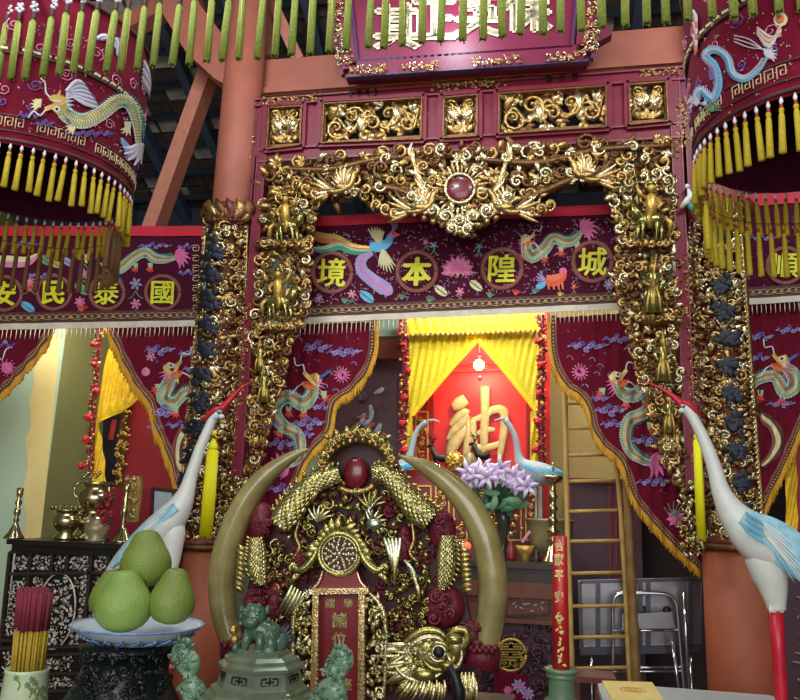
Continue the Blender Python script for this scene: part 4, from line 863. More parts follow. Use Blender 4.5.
        b.build('sequin_specks', ['pale', 'orange', 'cream', 'violet', 'leaf_thread'], root)
    # tassels round the rim, each a child
    def tassel(mats, L):
        b = MB(); o = Vector((cx, cy, zb))
        b.lathe(o+Vector((0, 0, -.03)), [(.002, .03), (.006, .02), (.008, .012), (.004, .002)], 7, 0); b.ball(o+Vector((0, 0, -.036)), .0075, 7, 5, 1)
        b.lathe(o+Vector((0, 0, -.044)), [(.008, 0), (.01, -.008), (.007, -.014), (.0105, -.03), (.0115, -L*.6), (.0135, -L), (.004, -L-.004)], 8, 2)
        return b.build('tassel', mats, root)
    n = 66; t0 = tassel(['bead_white', 'bead_red', 'tassel_yellow'], .165)
    for i in range(n):
        o = t0 if i == 0 else t0.copy()
        if i: COL.objects.link(o); o.parent = root; ORG[o.name] = ORG[t0.name]
        a = 2*PI*(i+.5)/n; o.location = (r*math.cos(a), r*math.sin(a), 0); o.rotation_euler = (RND.uniform(-.05, .05), RND.uniform(-.05, .05), 0); o.scale = (1, 1, RND.uniform(.93, 1.05))
    n = 24; t1 = tassel(['tassel_gold', 'bead_red', 'tassel_yellow' if side > 0 else 'tassel_brown'], .2)
    for i in range(n):
        o = t1 if i == 0 else t1.copy()
        if i: COL.objects.link(o); o.parent = root; ORG[o.name] = ORG[t1.name]
        a = PI*(i+.5)/n; o.location = (.43*math.cos(a), .43*math.sin(a), -.16)
    b = MB(); b.tube([Vector((cx+.43*math.cos(PI*i/30), cy+.43*math.sin(PI*i/30), zb-.16)) for i in range(31)], .002, 4, 0)
    for i in range(7): a = i*PI/6; b.tube([Vector((cx+.43*math.cos(a), cy+.43*math.sin(a), zb-.16)), Vector((cx+.45*math.cos(a), cy+.45*math.sin(a), zb+.03))], .0015, 4, 0)
    b.build('inner_hoop', 'brocade', root)
lantern(-1.818, 'round crimson silk canopy embroidered with a pale gold dragon, yellow tassels round its rim', -1)
lantern(1.668, 'round crimson silk canopy embroidered with a pale blue dragon, yellow tassels round its rim', 1)
# ================================================================== green tassel fringe along the top
YF = -2.45
A, B_ = at(-12, 80, YF), at(812, 9, YF)
root = thing('tassel_valance', 'row of long green tassels with bead heads hanging along the top of the view', 'valance', (A+B_)/2)
b = MB(); b.bar(A+Vector((0, 0, .475)), B_+Vector((0, 0, .475)), .03, .012); b.build('heading_tape', 'brocade', root)
o0 = None; n = 44
b = MB(); o = ORG[root.name]
for k, (dx, dz) in enumerate(((-.012, .0), (.012, .0), (0, .012), (0, -.012), (-.006, .022), (.007, .024))): b.ball(o+Vector((dx, -.004, .338+dz)), .009, 7, 5, 0)
b.tube([o+Vector((0, 0, .47)), o+Vector((0, 0, .27))], .003, 5, 1)
b.lathe(o+Vector((0, 0, .313)), [(.004, .012), (.009, .006), (.011, -.004), (.009, -.02), (.012, -.03), (.009, -.034)], 8, 1)
b.lathe(o, [(.0125, 0), (.0128, .06), (.0122, .18), (.0112, .268), (.009, .282), (.004, .286)], 10, 2)
rn = random.Random(2)
for k in range(26):
    a = 2*PI*k/26; b.tube([o+Vector((.0114*math.cos(a), .0114*math.sin(a), .268)), o+Vector((.013*math.cos(a+.1), .013*math.sin(a+.1), .12)), o+Vector((.0135*math.cos(a-.05), .0135*math.sin(a-.05), rn.uniform(-.012, .01)))], .0022, 4, 2)
b.tube([o+Vector((.011, -.008, .27)), o+Vector((.014, -.007, .14)), o+Vector((.014, -.005, .01))], .0014, 4, 3)
t0 = b.build('tassel', ['bead_white', 'brocade', 'tassel_green', 'gold_thread'], root)
for i in range(n):
    c = t0 if i == 0 else t0.copy()
    if i: COL.objects.link(c); c.parent = root; ORG[c.name] = ORG[t0.name]
    p = A+(B_-A)*((i+.5)/n); c.location = p-o+Vector((RND.uniform(-.008, .008), 0, RND.uniform(-.006, .006))); c.rotation_euler = (0, RND.uniform(-.025, .025), RND.uniform(0, 6))
    c.scale = (1, 1, RND.uniform(.96, 1.04))
# ================================================================== lamps, added fill lights and daylight
def area(name, loc, tgt, size, sizey, power, col):
    l = bpy.data.lights.new(name, 'AREA'); l.shape = 'RECTANGLE'; l.size = size; l.size_y = sizey; l.energy = power; l.color = col
    o = bpy.data.objects.new(name, l); COL.objects.link(o); o.location = loc
    o.rotation_euler = (Vector(tgt)-Vector(loc)).to_track_quat('-Z', 'Y').to_euler(); return o
def point(name, loc, power, col, r=.06):
    l = bpy.data.lights.new(name, 'POINT'); l.energy = power; l.color = col; l.shadow_soft_size = r
    o = bpy.data.objects.new(name, l); COL.objects.link(o); o.location = loc; return o
area('courtyard_daylight', (0.5, -8.6, 3.2), (0, 0, 2.4), 6, 4, 330, (1, .98, .93))
area('hall_tube_left', (-1.4, -3.2, 5.6), (-.8, 0, 2.2), 1.6, .3, 90, (.95, .98, 1))
area('hall_tube_right', (2.4, -2.6, 5.4), (1, 0, 2.2), 1.6, .3, 70, (.95, .98, 1))
point('tablet_lamp', at(446, -14, -.6), 22, (.82, .88, 1), .1)
point('altar_lamp', at(479, 366, 1.42), 19, (1, .86, .55), .06)
area('altar_fill', at(470, 300, .75)+Vector((0, 0, .35)), at(470, 500, 1.1), .9, .5, 34, (1, .93, .75))  # added fill that lights the altar region, no such fitting known
area('side_altar_fill', at(115, 300, .55)+Vector((0, 0, .35)), at(110, 480, .8), .6, .4, 40, (1, .93, .72))  # extra light put in to brighten the amber drape
point('left_bay_lamp', at(20, 330, .6), 9, (.95, 1, .9), .12)
area('right_bay_lamp', at(600, 300, 1.0)+Vector((0, 0, .4)), at(600, 520, 1.3), .7, .5, 14, (1, .93, .78))
W = bpy.data.worlds.new('sky'); SC.world = W; W.use_nodes = True
bg = W.node_tree.nodes['Background']; bg.inputs[0].default_value = (.75, .82, .9, 1); bg.inputs[1].default_value = .42
# ================================================================== main altar niche behind the gate
YA = 1.75
nb = thing('altar_backboard', 'bright red altar back panel bearing one large golden character', 'panel', at(475, 470, YA))
S = plane(YA)
b = MB(); b.prism([S(x, y) for x, y in ((398, 318), (550, 312), (550, 560), (398, 560))], (0, .08, 0), 0); b.build('panel', 'altar_red', nb)
b = MB()
for a_, c_ in (((428, 340), (428, 470)), ((433, 372), (433, 470)), ((527, 372), (527, 470)), ((533, 340), (533, 470)), ((430, 366), (532, 362)), ((430, 373), (532, 369))):
    A, B = at(*a_, YA-.02), at(*c_, YA-.02); b.bar(A, B, 1.4*mpp(A), .03, 0)
b.build('moulding', 'altar_red_dark', nb)
b = MB(); S1 = plane(YA-.05); q = mpp(S1(470, 430))
def stroke(pts, w, n=18):
    P = cr(pts, n); Wd = [x[0] for x in cr([(v,) for v in w], n)]
    b.tube([S1(p[0], p[1]) for p in P], [v*q for v in Wd], 10, 0, NF, .28)
stroke([(453, 408), (459, 404), (466, 399)], [4, 7, 5.5]); stroke([(450, 426), (457, 418), (464, 413), (469, 413)], [2, 4.2, 4.6, 3]); stroke([(468, 415), (461, 424), (453, 432), (447, 440)], [3.4, 4.6, 4.2, 1.6])
stroke([(466, 427), (459, 437), (453, 446), (449, 456)], [2.4, 5.6, 6.4, 3.6]); stroke([(467, 418), (468, 436), (467, 450), (466, 462)], [2.4, 3.8, 4, 2.4])
stroke([(485, 386), (485, 400), (485, 420), (484, 440), (483, 461)], [5, 5, 4.6, 4.4, 1.6]); stroke([(472, 421), (484, 416), (494, 410), (503, 411), (505, 422), (503, 438), (499, 462)], [3, 3.6, 4.4, 5, 4.4, 4, 2.4], 28)
stroke([(473, 420), (473, 434), (475, 446)], [3.4, 4, 3.6]); stroke([(475, 447), (486, 448), (500, 444)], [3.4, 3.8, 3.2]); stroke([(477, 434), (486, 430), (495, 430)], [2.2, 3.2, 2.2])
b.build('character', 'gilt_flat', nb)
for x in (422, 537):
    b = MB(); fill(b, plane(YA-.06), [(x-5, 415), (x+5, 415), (x+5, 470), (x-5, 470)], 5, x, mw=((0, 1),)); frame(b, plane(YA-.05), [(x-6, 412), (x+6, 412), (x+6, 474), (x-6, 474)], 1.6, .03, 0); b.build('gilt_couplet', ['gold_paint'], nb)
lp = thing('altar_lamp', 'small glowing lamp hung above the golden character of the altar', 'lamp', at(479, 366, YA-.25))
b = MB(); c = at(479, 365, YA-.25); q = mpp(c); b.ball(c, 5.4*q, 14, 10, 0); b.build('bulb', 'lamp_glow', lp)
b = MB()
for k in range(12): a = k*PI/6; b.tube([c, c+Vector((9*q*math.cos(a), .02, 7*q*math.sin(a)))], [.006, .002], 5, 0)
b.tube([c+Vector((0, .02, 3*q)), c+Vector((0, .02, 26*q))], .006, 5, 0); b.ball(c+Vector((0, .02, 10*q)), 3*q, 8, 6, 1); b.ball(at(480, 378, YA-.25), 2.6*q, 8, 6, 1); b.build('fitting', ['gold_paint', 'cloth_red'], lp)
YC = 1.3
def silk(label, parts, m, tie, Y=YC, group='yellow altar drapes', name='silk_drape', per=7):
    root = thing(name, label, 'curtain', at(*tie, Y), group); S = fold(plane(Y), .012, per, 0, .18)
    for k, (L, Rt) in enumerate(parts):
        b = MB(); sheet(b, S, L, Rt, 44, 24, 0, .005); b.build(('drape', 'tail', 'pelmet')[k], m if k != 2 else m, root)
    return root, S
dl, S = silk('yellow lace drape tied back on the left side of the main altar', [([(409, 322), (409, 350), (409, 380), (408, 413)], [(477, 322), (477, 340), (450, 370), (412, 415)]), ([(406, 412), (405, 440), (406, 470)], [(412, 414), (413, 440), (414, 470)])], 'yellow_lace', (410, 415))
dr_, S = silk('yellow lace drape tied back on the right side of the main altar', [([(476, 322), (478, 340), (504, 370), (536, 412)], [(540, 318), (540, 350), (539, 380), (539, 413)]), ([(532, 412), (531, 440), (531, 472)], [(539, 412), (540, 440), (540, 472)])], 'yellow_lace', (537, 413))
b = MB(); ribbon(b, plane(YC-.03), [(477, 340), (450, 370), (412, 415)], [2.2, 2.2, 2.2], [(-1, 1, 0)], .0); b.build('hem', 'yellow_silk', dl)
b = MB(); ribbon(b, plane(YC-.03), [(478, 340), (504, 370), (537, 412)], [2.2, 2.2, 2.2], [(-1, 1, 0)], .0); b.build('hem', 'yellow_silk', dr_)
pv, S = silk('yellow pleated pelmet across the top of the main altar', [([(405, 316), (405, 334)], [(545, 312), (545, 329)])], 'yellow_silk', (475, 320), YC-.08, None, 'silk_pelmet', 5)
b = MB()
for k in range(28): flower(b, plane(YC-.11), 408+k*5, 335-k*.17, 2.2, 5, 0, 1)
b.build('lace_edge', ['gold_thread', 'cream'], pv)
def garland(label, pts, Y, r, seed, poms):
    root = thing('flower_garland', label, 'garland', at(*pts[0], Y), 'flower garlands of the altars'); S = plane(Y); q = mpp(S(*pts[0])); rn = random.Random(seed)
    b = MB(); P = cr(pts, 60)
    b.tube([S(*p) for p in P], r*.7*q, 8, 0)
    for p in P:
        for k in range(3): b.ball(S(p[0]+rn.uniform(-r, r), p[1]+rn.uniform(-1, 1), rn.uniform(.3, 1)*r*q), rn.uniform(.25, .42)*r*q, 6, 4, rn.choice((0, 0, 1, 2)))
    b.build('strand', ['wine', 'gold_thread', 'garland'], root)
    b = MB()
    for x, y, rr in poms:
        b.ball(S(x, y, r*q), rr*q*.8, 9, 7, 0)
        for k in range(14): a = rn.uniform(0, 6.3); e = rn.uniform(.2, 1); b.ball(S(x+rr*.7*e*math.cos(a), y+rr*.7*e*math.sin(a), r*q+rr*q*.7*(1-e*.6)), rr*q*.35, 6, 4, k % 2)
    b.build('pompom', ['garland', 'altar_red'], root)
garland('red and gold flower garland down the left edge of the main altar niche', [(404, 320), (405, 380), (404, 420), (403, 462)], YC-.1, 4.5, 4, ((404, 346, 3.5), (409, 372, 4), (405, 398, 4), (403, 424, 4.5), (405, 450, 4)))
garland('red and gold flower garland down the right edge of the main altar niche', [(541, 316), (542, 360), (541, 410), (542, 470)], YC-.1, 4.5, 5, ((537, 342, 4), (540, 366, 4.5), (539, 394, 4.5), (537, 422, 4.5), (535, 450, 4.5)))
# strip with beam and dark painted door leaf left of the niche
dp = thing('door_leaf', 'dark plum door leaf with faded pale phoenix painting left of the altar niche', 'door', at(370, 470, 1.5)); S = plane(1.5)
b = MB(); b.prism([S(x, y) for x, y in ((322, 362), (402, 360), (402, 760), (322, 760))], (0, .06, 0), 0); b.build('leaf', 'wood_plum', dp)
b = MB(); b.prism([S(x, y) for x, y in ((330, 376), (396, 374), (396, 600), (330, 600))], (0, -.012, 0), 0); b.build('panel', 'phoenix_panel', dp)
b = MB(); S1 = plane(1.48)
for k in range(16): rn = random.Random(k); x, y = 372+rn.uniform(-14, 12), 395+rn.uniform(-8, 40); leaf(b, S1, x, y, rn.uniform(1, 2.6), rn.uniform(10, 20), 2.6, k % 3, .5, .05)
b.build('painted_bird', ['grey_thread', 'wood_plum', 'ring'], dp)
b = MB(); b.box((at(388, 350, 1.45)), (.9, .12, 20*mpp(at(388, 350, 1.45))), 0); b.box(at(388, 339, 1.44), (.9, .1, .03), 1); struct(b, 'trim_5', ['wood_altar', 'wood_dark'])
# tan wall and dark cupboard right of the niche
b = MB(); S = plane(2.1); b.prism([S(x, y) for x, y in ((546, 300), (640, 296), (640, 650), (546, 650))], (0, .15, 0), 0); struct(b, 'wall_right_bay', ['wall_cream'])
b = MB(); S = plane(1.98); b.prism([S(x, y) for x, y in ((634, 290), (960, 280), (960, 700), (634, 700))], (0, .15, 0), 0); struct(b, 'wall_right_end', ['wall_dark'])
cp = thing('cupboard', 'dark plum wooden cupboard standing behind the bamboo ladder', 'cupboard', at(596, 640, 1.85)); S = plane(1.8)
b = MB(); p0, p1 = S(568, 480), S(640, 478); b.box(((p0.x+p1.x)/2, 1.95, p0.z/2), (p1.x-p0.x, .3, p0.z), 0); b.build('body', 'wood_plum', cp)
b = MB()
for x in (570, 610, 616):
    A, B = at(x, 486, 1.79), at(x, 640, 1.79); b.bar(A, B, .02, .02, 0)
b.box(at(600, 481, 1.79), (.62, .03, .04), 0); b.build('door_frame', 'wine', cp)
# --- tiered altar
def altar_box(b, x0, x1, ytop, Yf, Yb, m=0, zb=0):
    A, B = at(x0, ytop, Yf), at(x1, ytop, Yf); z = A.z
    b.box(((A.x+B.x)/2, (Yf+Yb)/2, (z+zb)/2), (B.x-A.x, Yb-Yf, z-zb), m); return A.x, B.x, z
bt = thing('altar_tier', 'raised dark red altar tier under the big golden character', 'altar', at(475, 600, 1.45))
b = MB(); xa, xb, zA = altar_box(b, 404, 543, 470, 1.42, 1.66); b.build('body', 'wine', bt)
b = MB()
for k in range(7):
    x = 418+k*18; frame(b, plane(1.41), [(x, 486), (x+13, 486), (x+13, 540), (x, 540)], 1.4, .02, 0); fill(b, plane(1.4), [(x+2, 490), (x+11, 490), (x+11, 536), (x+2, 536)], 6, k, mw=((0, 1),))
b.build('gilt_panel', ['gold_paint'], bt)
at_ = thing('altar_table', 'dark brown altar table with carved apron holding the lilies and the bronze bowl', 'table', at(500, 690, .8))
b = MB(); A, B = at(385, 556, .62), at(567, 554, .62); zt = A.z; b.box(((A.x+B.x)/2, .98, zt-.02), (B.x-A.x, .76, .04), 0)
b.box(((A.x+B.x)/2, .98, zt-.09), (B.x-A.x-.06, .7, .1), 0); b.build('tabletop', 'wood_dark', at_)
z1 = at(520, 580, .62).z; z2 = at(520, 600, .62).z; z3 = at(520, 621, .62).z
b = MB(); b.box(((A.x+B.x)/2, .98, (zt+z1)/2-.06), (B.x-A.x-.1, .66, (zt-z1)-.05), 0); b.box(((A.x+B.x)/2, .97, (z1+z2)/2), (B.x-A.x-.02, .72, z1-z2-.03), 1); b.box(((A.x+B.x)/2, .98, (z2+z3)/2), (B.x-A.x-.06, .66, z2-z3+.02), 1); b.box(((A.x+B.x)/2, .97, z3), (B.x-A.x-.02, .72, .03), 1); b.build('apron', ['wood_dark', 'wood_altar'], at_)
b = MB(); frame(b, plane(.63), [(506, 598), (550, 596), (550, 614), (506, 616)], 1.6, .02, 0)
for k in range(10): rn = random.Random(k+40); x, y = 512+k*3.6, 606+rn.uniform(-5, 5); leaf(b, plane(.635), x, y, rn.uniform(0, 6), 5, 1, 1, .4, .05)
b.build('inlay_panel', ['wood_dark', 'shell_dim'], at_)
b = MB(); b.box(((A.x+B.x)/2, 1.0, z3/2), (B.x-A.x-.12, .6, z3), 0); fill(b, plane(.685), [(505, 628), (560, 626), (560, 720), (480, 720), (480, 640)], 10, 3, (('scroll', 4), ('leaf', 3), ('ring', 1)), ((0, 1),)); b.build('carved_base', ['wood_plum'], at_)
for x in (565,):
    b = MB(); P = at(x-6, 600, .64); b.box((P.x, .68, z3/2), (.07, .08, z3), 0); b.build('leg', 'wood_altar', at_)
b = MB(); S = plane(.62); q = mpp(S(508, 655))
b.tube([S(511+15*math.cos(k*PI/12), 655+16*math.sin(k*PI/12)) for k in range(25)], 1.6*q, 6, 0)
put_glyph(b, S, '壽', 511, 655, 27, .01, 0, .04); b.build('round_emblem', 'gold_paint', at_)
def onz(px, py, Y): return at(px, py, Y)
# cloth with purple flowers below the table
fc = thing('flowered_cloth', 'crimson cloth with lilac flowers low in front of the altar table', 'cloth', at(518, 700, .3)); S = fold(plane(.2), .012, 14)
b = MB(); sheet(b, S, [(494, 668), (492, 800)], [(528, 676), (546, 800)], 30, 8); b.build('cloth', 'curtain', fc)
b = MB()
for x, y, r, m in ((519, 686, 8, 0), (508, 690, 5, 1), (528, 694, 7, 0), (512, 697, 4, 1)): flower(b, S, x, y, r, 8, m, 1)
b.build('flower_embroidery', ['lilac', 'pink'], fc)
# --- things on the altars
ZAT = zt
ZSET = [None]
def lathe_px(b, x, y0, Y, prof, n=18, m=0, sm=True, ph=0):
    "lathe from (radius px, height px above y0)"
    p = at(x, y0, Y); q = mpp(p)
    if ZSET[0] is not None and prof[0][0] > 3 and prof[0][1] == 0: p = Vector((p.x, p.y, ZSET[0]))
    b.lathe(p, [(r*q, h*q) for r, h in prof], n, m, sm=sm, ph=ph); return p, q
# lilies
ZSET[0] = ZAT
fv = thing('lily_vase', 'tall dark glass vase of pale lilac lilies on the altar table', 'vase', at(503, 552, .95)); Yv = .95
b = MB(); lathe_px(b, 503, 552, Yv, [(5, 0), (5.5, 2), (4, 8), (4.5, 20), (6.5, 36), (9, 50), (8, 50), (3, 22), (.5, 20)], 18); b.build('vase', 'glass_dark', fv)
b = MB(); rn = random.Random(12); q = mpp(at(503, 500, Yv))
heads = []
for k in range(24):
    t = k/23; x = 468+62*t+rn.uniform(-3, 3); y = 480-12*math.sin(PI*(t*.8+.1))+rn.uniform(-4, 8)+7*t; heads.append((x, y, rn.uniform(-.12, .05)))
for x, y, dy in heads: b.tube([at(503, 510, Yv), at((x+503)/2, (y+500)/2-2, Yv+dy*.5), at(x, y+3, Yv+dy)], 1.1*q, 5, 0)
for k in range(34):
    x = rn.uniform(476, 528); y = rn.uniform(488, 512); leaf(b, plane(Yv+rn.uniform(-.12, .1)), x, y, rn.uniform(0, 6.3), rn.uniform(12, 20), 3.6, k % 2, .4, .2)
b.build('foliage', ['foliage', 'leaf_thread'], fv)
for x, y, dy in heads:
    b = MB(); S = plane(Yv+dy-.03); a0 = rn.uniform(0, 2)
    for k in range(6): leaf(b, S, x, y, a0+k*PI/3, rn.uniform(11, 14.5), 2.3, 0 if k % 3 else 1, .3, .35)
    for k in range(4): a = a0+k*1.6; b.tube([S(x, y, .01), S(x+3*math.cos(a), y+3*math.sin(a), .03)], .35*q, 4, 2)
    b.build('lily', ['petal', 'pale', 'petal_core'], fv)
# bowl
bw = thing('bronze_bowl', 'wide dull bronze singing bowl on the right end of the altar table', 'bowl', at(551, 553, .95))
b = MB(); lathe_px(b, 550, 553, .95, [(11, 0), (12, 2), (9, 5), (14, 8), (20, 16), (22.5, 28), (23.5, 38), (25, 39), (25, 41), (22.5, 41), (21.5, 28), (14, 12), (.5, 8)], 32); b.build('body', 'bowl', bw)
b = MB(); lathe_px(b, 550, 552, .95, [(13, 0), (14, 3), (12, 5.5), (.5, 5.6)], 20); b.build('cushion', 'wine', bw)
# tall brass candlestick before the bowl
cs = thing('brass_candlestick', 'tall turned brass candlestick standing before the bronze bowl', 'candlestick', at(553, 556, .75))
b = MB(); lathe_px(b, 553, 557, .75, [(12, 0), (11, 2), (8, 8), (5, 16), (3.6, 19), (6, 21), (3.6, 24), (3.6, 28), (7, 30), (3.6, 33), (3.2, 38), (5.6, 41), (3.6, 44), (3.2, 50), (5.6, 53), (3.4, 56), (3.4, 62), (5.6, 65), (3.6, 68), (3, 76), (3.8, 79), (9, 82), (11, 84.5), (10, 86), (2, 85)], 18); b.build('stem', 'brass', cs)
b = MB(); lathe_px(b, 553, 471.5, .75, [(1.2, 0), (.5, 9)], 8); b.build('pricket', 'brass', cs)
# small things
o = thing('red_bottle', 'small red glass bottle in front of the lily vase', 'bottle', at(511, 553, .8)); b = MB(); lathe_px(b, 511, 554, .8, [(4.5, 0), (4.8, 2), (4.6, 11), (2, 14), (1.8, 19)], 12); b.build('body', 'wine', o); b = MB(); lathe_px(b, 511, 535, .8, [(2.2, 0), (2.2, 3), (.5, 3.2)], 10); b.build('cap', 'gold_pale', o)
o = thing('gold_offering_cup', 'little gold cup with pink stick beside the red bottle', 'cup', at(524, 553, .8)); b = MB(); lathe_px(b, 525, 554, .8, [(5, 0), (3, 4), (8, 9), (9.5, 15), (8, 15), (4, 8), (.5, 7)], 16); b.build('cup', 'gold_paint', o); b = MB(); b.bar(at(522, 542, .8), at(530, 531, .8), .02, .01, 0); b.build('stick', 'rose', o)
o = thing('small_candle_lamp', 'little red glowing lamp seen just inside the right tusk', 'lamp', at(467, 556, .7)); b = MB(); lathe_px(b, 467, 556, .7, [(4, 0), (3.4, 6), (1, 7)], 12); b.build('base', 'brass', o); b = MB(); b.ball(at(467, 546, .7), 4*mpp(at(467, 546, .7)), 10, 8, 0); b.build('bulb', 'candle_bulb', o)
o = thing('brass_cup', 'small brass cup just above the red glowing lamp', 'cup', at(463, 549, .9)); b = MB(); lathe_px(b, 463, 549, .9, [(4, 0), (2.6, 3), (5, 8), (5.6, 16), (4.4, 16), (.5, 6)], 14); b.build('body', 'brass', o)
ZSET[0] = zA
o = thing('gold_filigree_ball', 'round gold filigree censer left of the lilies', 'censer', at(455, 478, 1.42))
b = MB(); lathe_px(b, 455, 478, 1.42, [(6, 0), (5, 3), (3, 6), (4, 8)], 14, 0); b.ball(at(455, 461, 1.42), 9*mpp(at(455, 461, 1.42)), 14, 10, 0)
for k in range(40):
    rn = random.Random(k); a = rn.uniform(0, 6.3); e = rn.uniform(0, 1)**.5; q = mpp(at(455, 461, 1.42)); b.ball(at(455+9*e*math.cos(a), 461+9*e*math.sin(a), 1.42)+NF*9*q*math.sqrt(max(0, 1-e*e)), 1.8*q, 5, 4, 0)
b.build('body', 'gold_paint', o)
o = thing('grey_round_pot', 'round grey pot right beside the gold filigree ball', 'pot', at(469, 474, 1.46)); b = MB(); lathe_px(b, 469, 474, 1.46, [(5, 0), (8, 6), (8, 12), (5, 17), (4, 19), (.5, 18)], 16); b.build('body', 'bowl', o)
def deer(x, y, s_, label):
    o = thing('deer_figurine', label, 'figurine', at(x, y, 1.5), 'dark deer figurines'); b = MB(); S = plane(1.5); q = mpp(S(x, y)); P = lambda u, v, l=0: S(x+s_*u, y+v, l*q)
    b.tube([P(-8, -9), P(-2, -10), P(4, -11), P(7, -17), P(8, -22)], [3*q, 4*q, 4*q, 2.6*q, 2*q], 8, 0); b.tube([P(7, -23), P(11, -22), P(13, -21)], [2.2*q, 1.8*q, 1*q], 7, 0)
    for u, l in ((-7, 2), (-6, -2), (3, 2), (5, -2)): b.tube([P(u, -8, l), P(u-1, -4, l), P(u, 0, l)], [1.6*q, 1*q, 1*q], 5, 0)
    for k in (-1, 1): b.tube([P(8, -24), P(6+2*k, -30, k), P(9+3*k, -34, k)], [.8*q, .7*q, .4*q], 5, 0); b.tube([P(7+2*k, -29, k), P(12+k, -31, k)], [.6*q, .3*q], 4, 0)
    b.build('body', 'ink', o)
deer(440, 468, -1, 'dark antlered deer figurine left of the golden filigree ball'); deer(482, 466, -1, 'dark antlered deer figurine right of the golden filigree ball')
ZSET[0] = None
# --- altar cranes
def small_crane(pts, rad, beak, label, body, mats, Y):
    o = thing('altar_crane', label, 'crane statue', at(body[0], body[1]+8, Y)); b = MB(); q = mpp(at(*pts[0], Y)); n = 26
    b.tube([at(p[0], p[1], Y) for p in cr(pts, n)], [r[0]*q for r in cr([(r,) for r in rad], n)], 10, 0); b.build('body', mats[0], o)
    b = MB(); b.tube([at(*p, Y) for p in beak], [2*q, 1.2*q, .4*q], 7, 0); b.build('beak', 'crane_grey', o)
    b = MB(); s_ = 1 if pts[-1][0] > pts[0][0] else -1
    for k in range(7): leaf(b, plane(Y-.05), body[0]-14*s_+k*3*s_, body[1]-4+k*.6, (0 if s_ > 0 else PI)+s_*(.35-.05*k), 24, 3.4, k % 2, .2, .15)
    b.build('wing', ['crane_sky', 'crane_blue'], o)
    b = MB()
    for k in (-2, 3): pq = at(body[0]+k, body[1]+4, Y); b.tube([pq, Vector((pq.x, pq.y, ZAT))], 1.2*q, 6, 0)
    b.build('leg', 'crane_grey', o)
small_crane([(505, 420), (511, 428), (516, 440), (518, 453), (522, 464), (536, 472), (552, 476), (562, 480)], [3.2, 2.8, 3, 3.8, 6.5, 11, 9, 2.5], [(505, 419), (500, 419), (494, 421)], 'pale altar crane with bright blue wing above the lilies', (538, 470), ['crane_grey'], .9)
small_crane([(427, 422), (419, 428), (414, 438), (411, 450), (408, 460), (398, 470), (388, 478)], [3, 2.6, 2.8, 3.4, 5, 8, 3], [(428, 421), (434, 420), (440, 422)], 'pale altar crane on the left side of the golden character', (402, 468), ['crane_grey'], 1.1)
# ================================================================== ladder, poles and stacked metal furniture on the right
ld_ = thing('bamboo_ladder', 'worn bamboo ladder leaning up behind the right crimson curtain', 'ladder', at(598, 700, .5))
YL = lambda y: .52+(690-y)*.0006
def lad(x, y): return at(x, y, YL(y))
for pts in ([(564, 330), (565, 390), (567, 515), (570, 600), (573, 720)], [(600, 330), (606, 390), (618, 480), (625, 580), (632, 720)]):
    b = MB(); P = cr(pts, 24); b.tube([lad(*p) for p in P], [.018+(.003 if i % 5 == 0 else 0) for i in range(24)], 9, 0); b.build('rail', 'bamboo', ld_)
for y in (376, 403, 428, 455, 481, 511, 541, 573, 606, 637, 668):
    b = MB(); xl = 564+(y-330)*.022; xr = 600+(y-330)*.082; b.tube([lad(xl-2, y+.5), lad((xl+xr)/2, y), lad(xr+2, y-.5)], .013, 8, 0); b.build('rung', 'bamboo', ld_)
bp = thing('bamboo_pole', 'thick bamboo pole standing against the right rail of the ladder', 'pole', at(637, 700, .42)); b = MB()
P = [at(626+t*11.5, 470+t*225, .46) for t in [i/24 for i in range(25)]]; b.tube(P, [.03+(.006 if i in (6, 12, 17, 22) else 0)-.004*(i % 3 == 1) for i in range(25)], 10, 0); b.build('cane', 'bamboo_dark', bp)
ft = thing('folding_table', 'grey steel folding table stood on edge behind the ladder', 'table', at(640, 690, .75)); S = plane(.75)
b = MB(); b.prism([S(x, y) for x, y in ((578, 580), (705, 577), (704, 646), (580, 650))], (0, .03, 0), 0); b.build('tabletop', 'steel', ft)
b = MB(); frame(b, S, [(580, 582), (703, 579), (702, 645), (582, 648)], 3, .04, 0)
for x in (598, 640, 648, 690): b.bar(S(x, 582, .01), S(x, 646, .01), .03, .03, 0)
b.bar(S(580, 651), S(700, 648), .05, .05, 0); b.build('rim', 'steel_dark', ft)
for x in (591, 690):
    b = MB(); b.tube([S(x, 646), Vector((S(x, 646).x, .75, 0))], .014, 8, 0); b.build('leg', 'chrome', ft)
b = MB()
for x in (646, 669): b.ball(S(x-2, 611, .0), (.03, .02, .035), 10, 7, 0)
b.build('slot_hole', 'ink', ft)
fch = thing('folding_chair', 'chrome folding chair frame leaning before the steel table', 'chair', at(650, 700, .6)); S = plane(.6)
b = MB(); b.tube([S(*p) for p in cr([(613, 720), (613, 640), (613, 604), (619, 594), (632, 593), (664, 594), (674, 600), (678, 620), (686, 720)], 40)], .013, 8, 0); b.build('back_frame', 'chrome', fch)
b = MB(); b.tube([S(683, 592, .05), S(685, 640, .05), S(690, 720, .05)], .012, 8, 0); b.tube([S(671, 640, .05), S(682, 720, .05)], .012, 8, 0); b.build('leg', 'chrome', fch)
for y, x0, x1 in ((631, 613, 680), (668, 606, 685), (672, 614, 686)):
    b = MB(); b.tube([S(x0, y), S(x1, y-1)], .009, 7, 0); b.build('crossbar', 'chrome', fch)
b = MB(); b.prism([S(x, y, .01) for x, y in ((622, 614), (672, 612), (675, 628), (622, 629))], (0, .02, 0), 0); b.build('backrest', 'steel', fch)
wb = thing('wooden_bench', 'low brown wooden bench end under the ladder', 'bench', at(588, 720, .2)); b = MB(); A, B = at(556, 677, .1), at(616, 673, .1); b.box(((A.x+B.x)/2, .2, A.z), (B.x-A.x, .25, .035), 0); b.build('seat', 'wood_altar', wb)
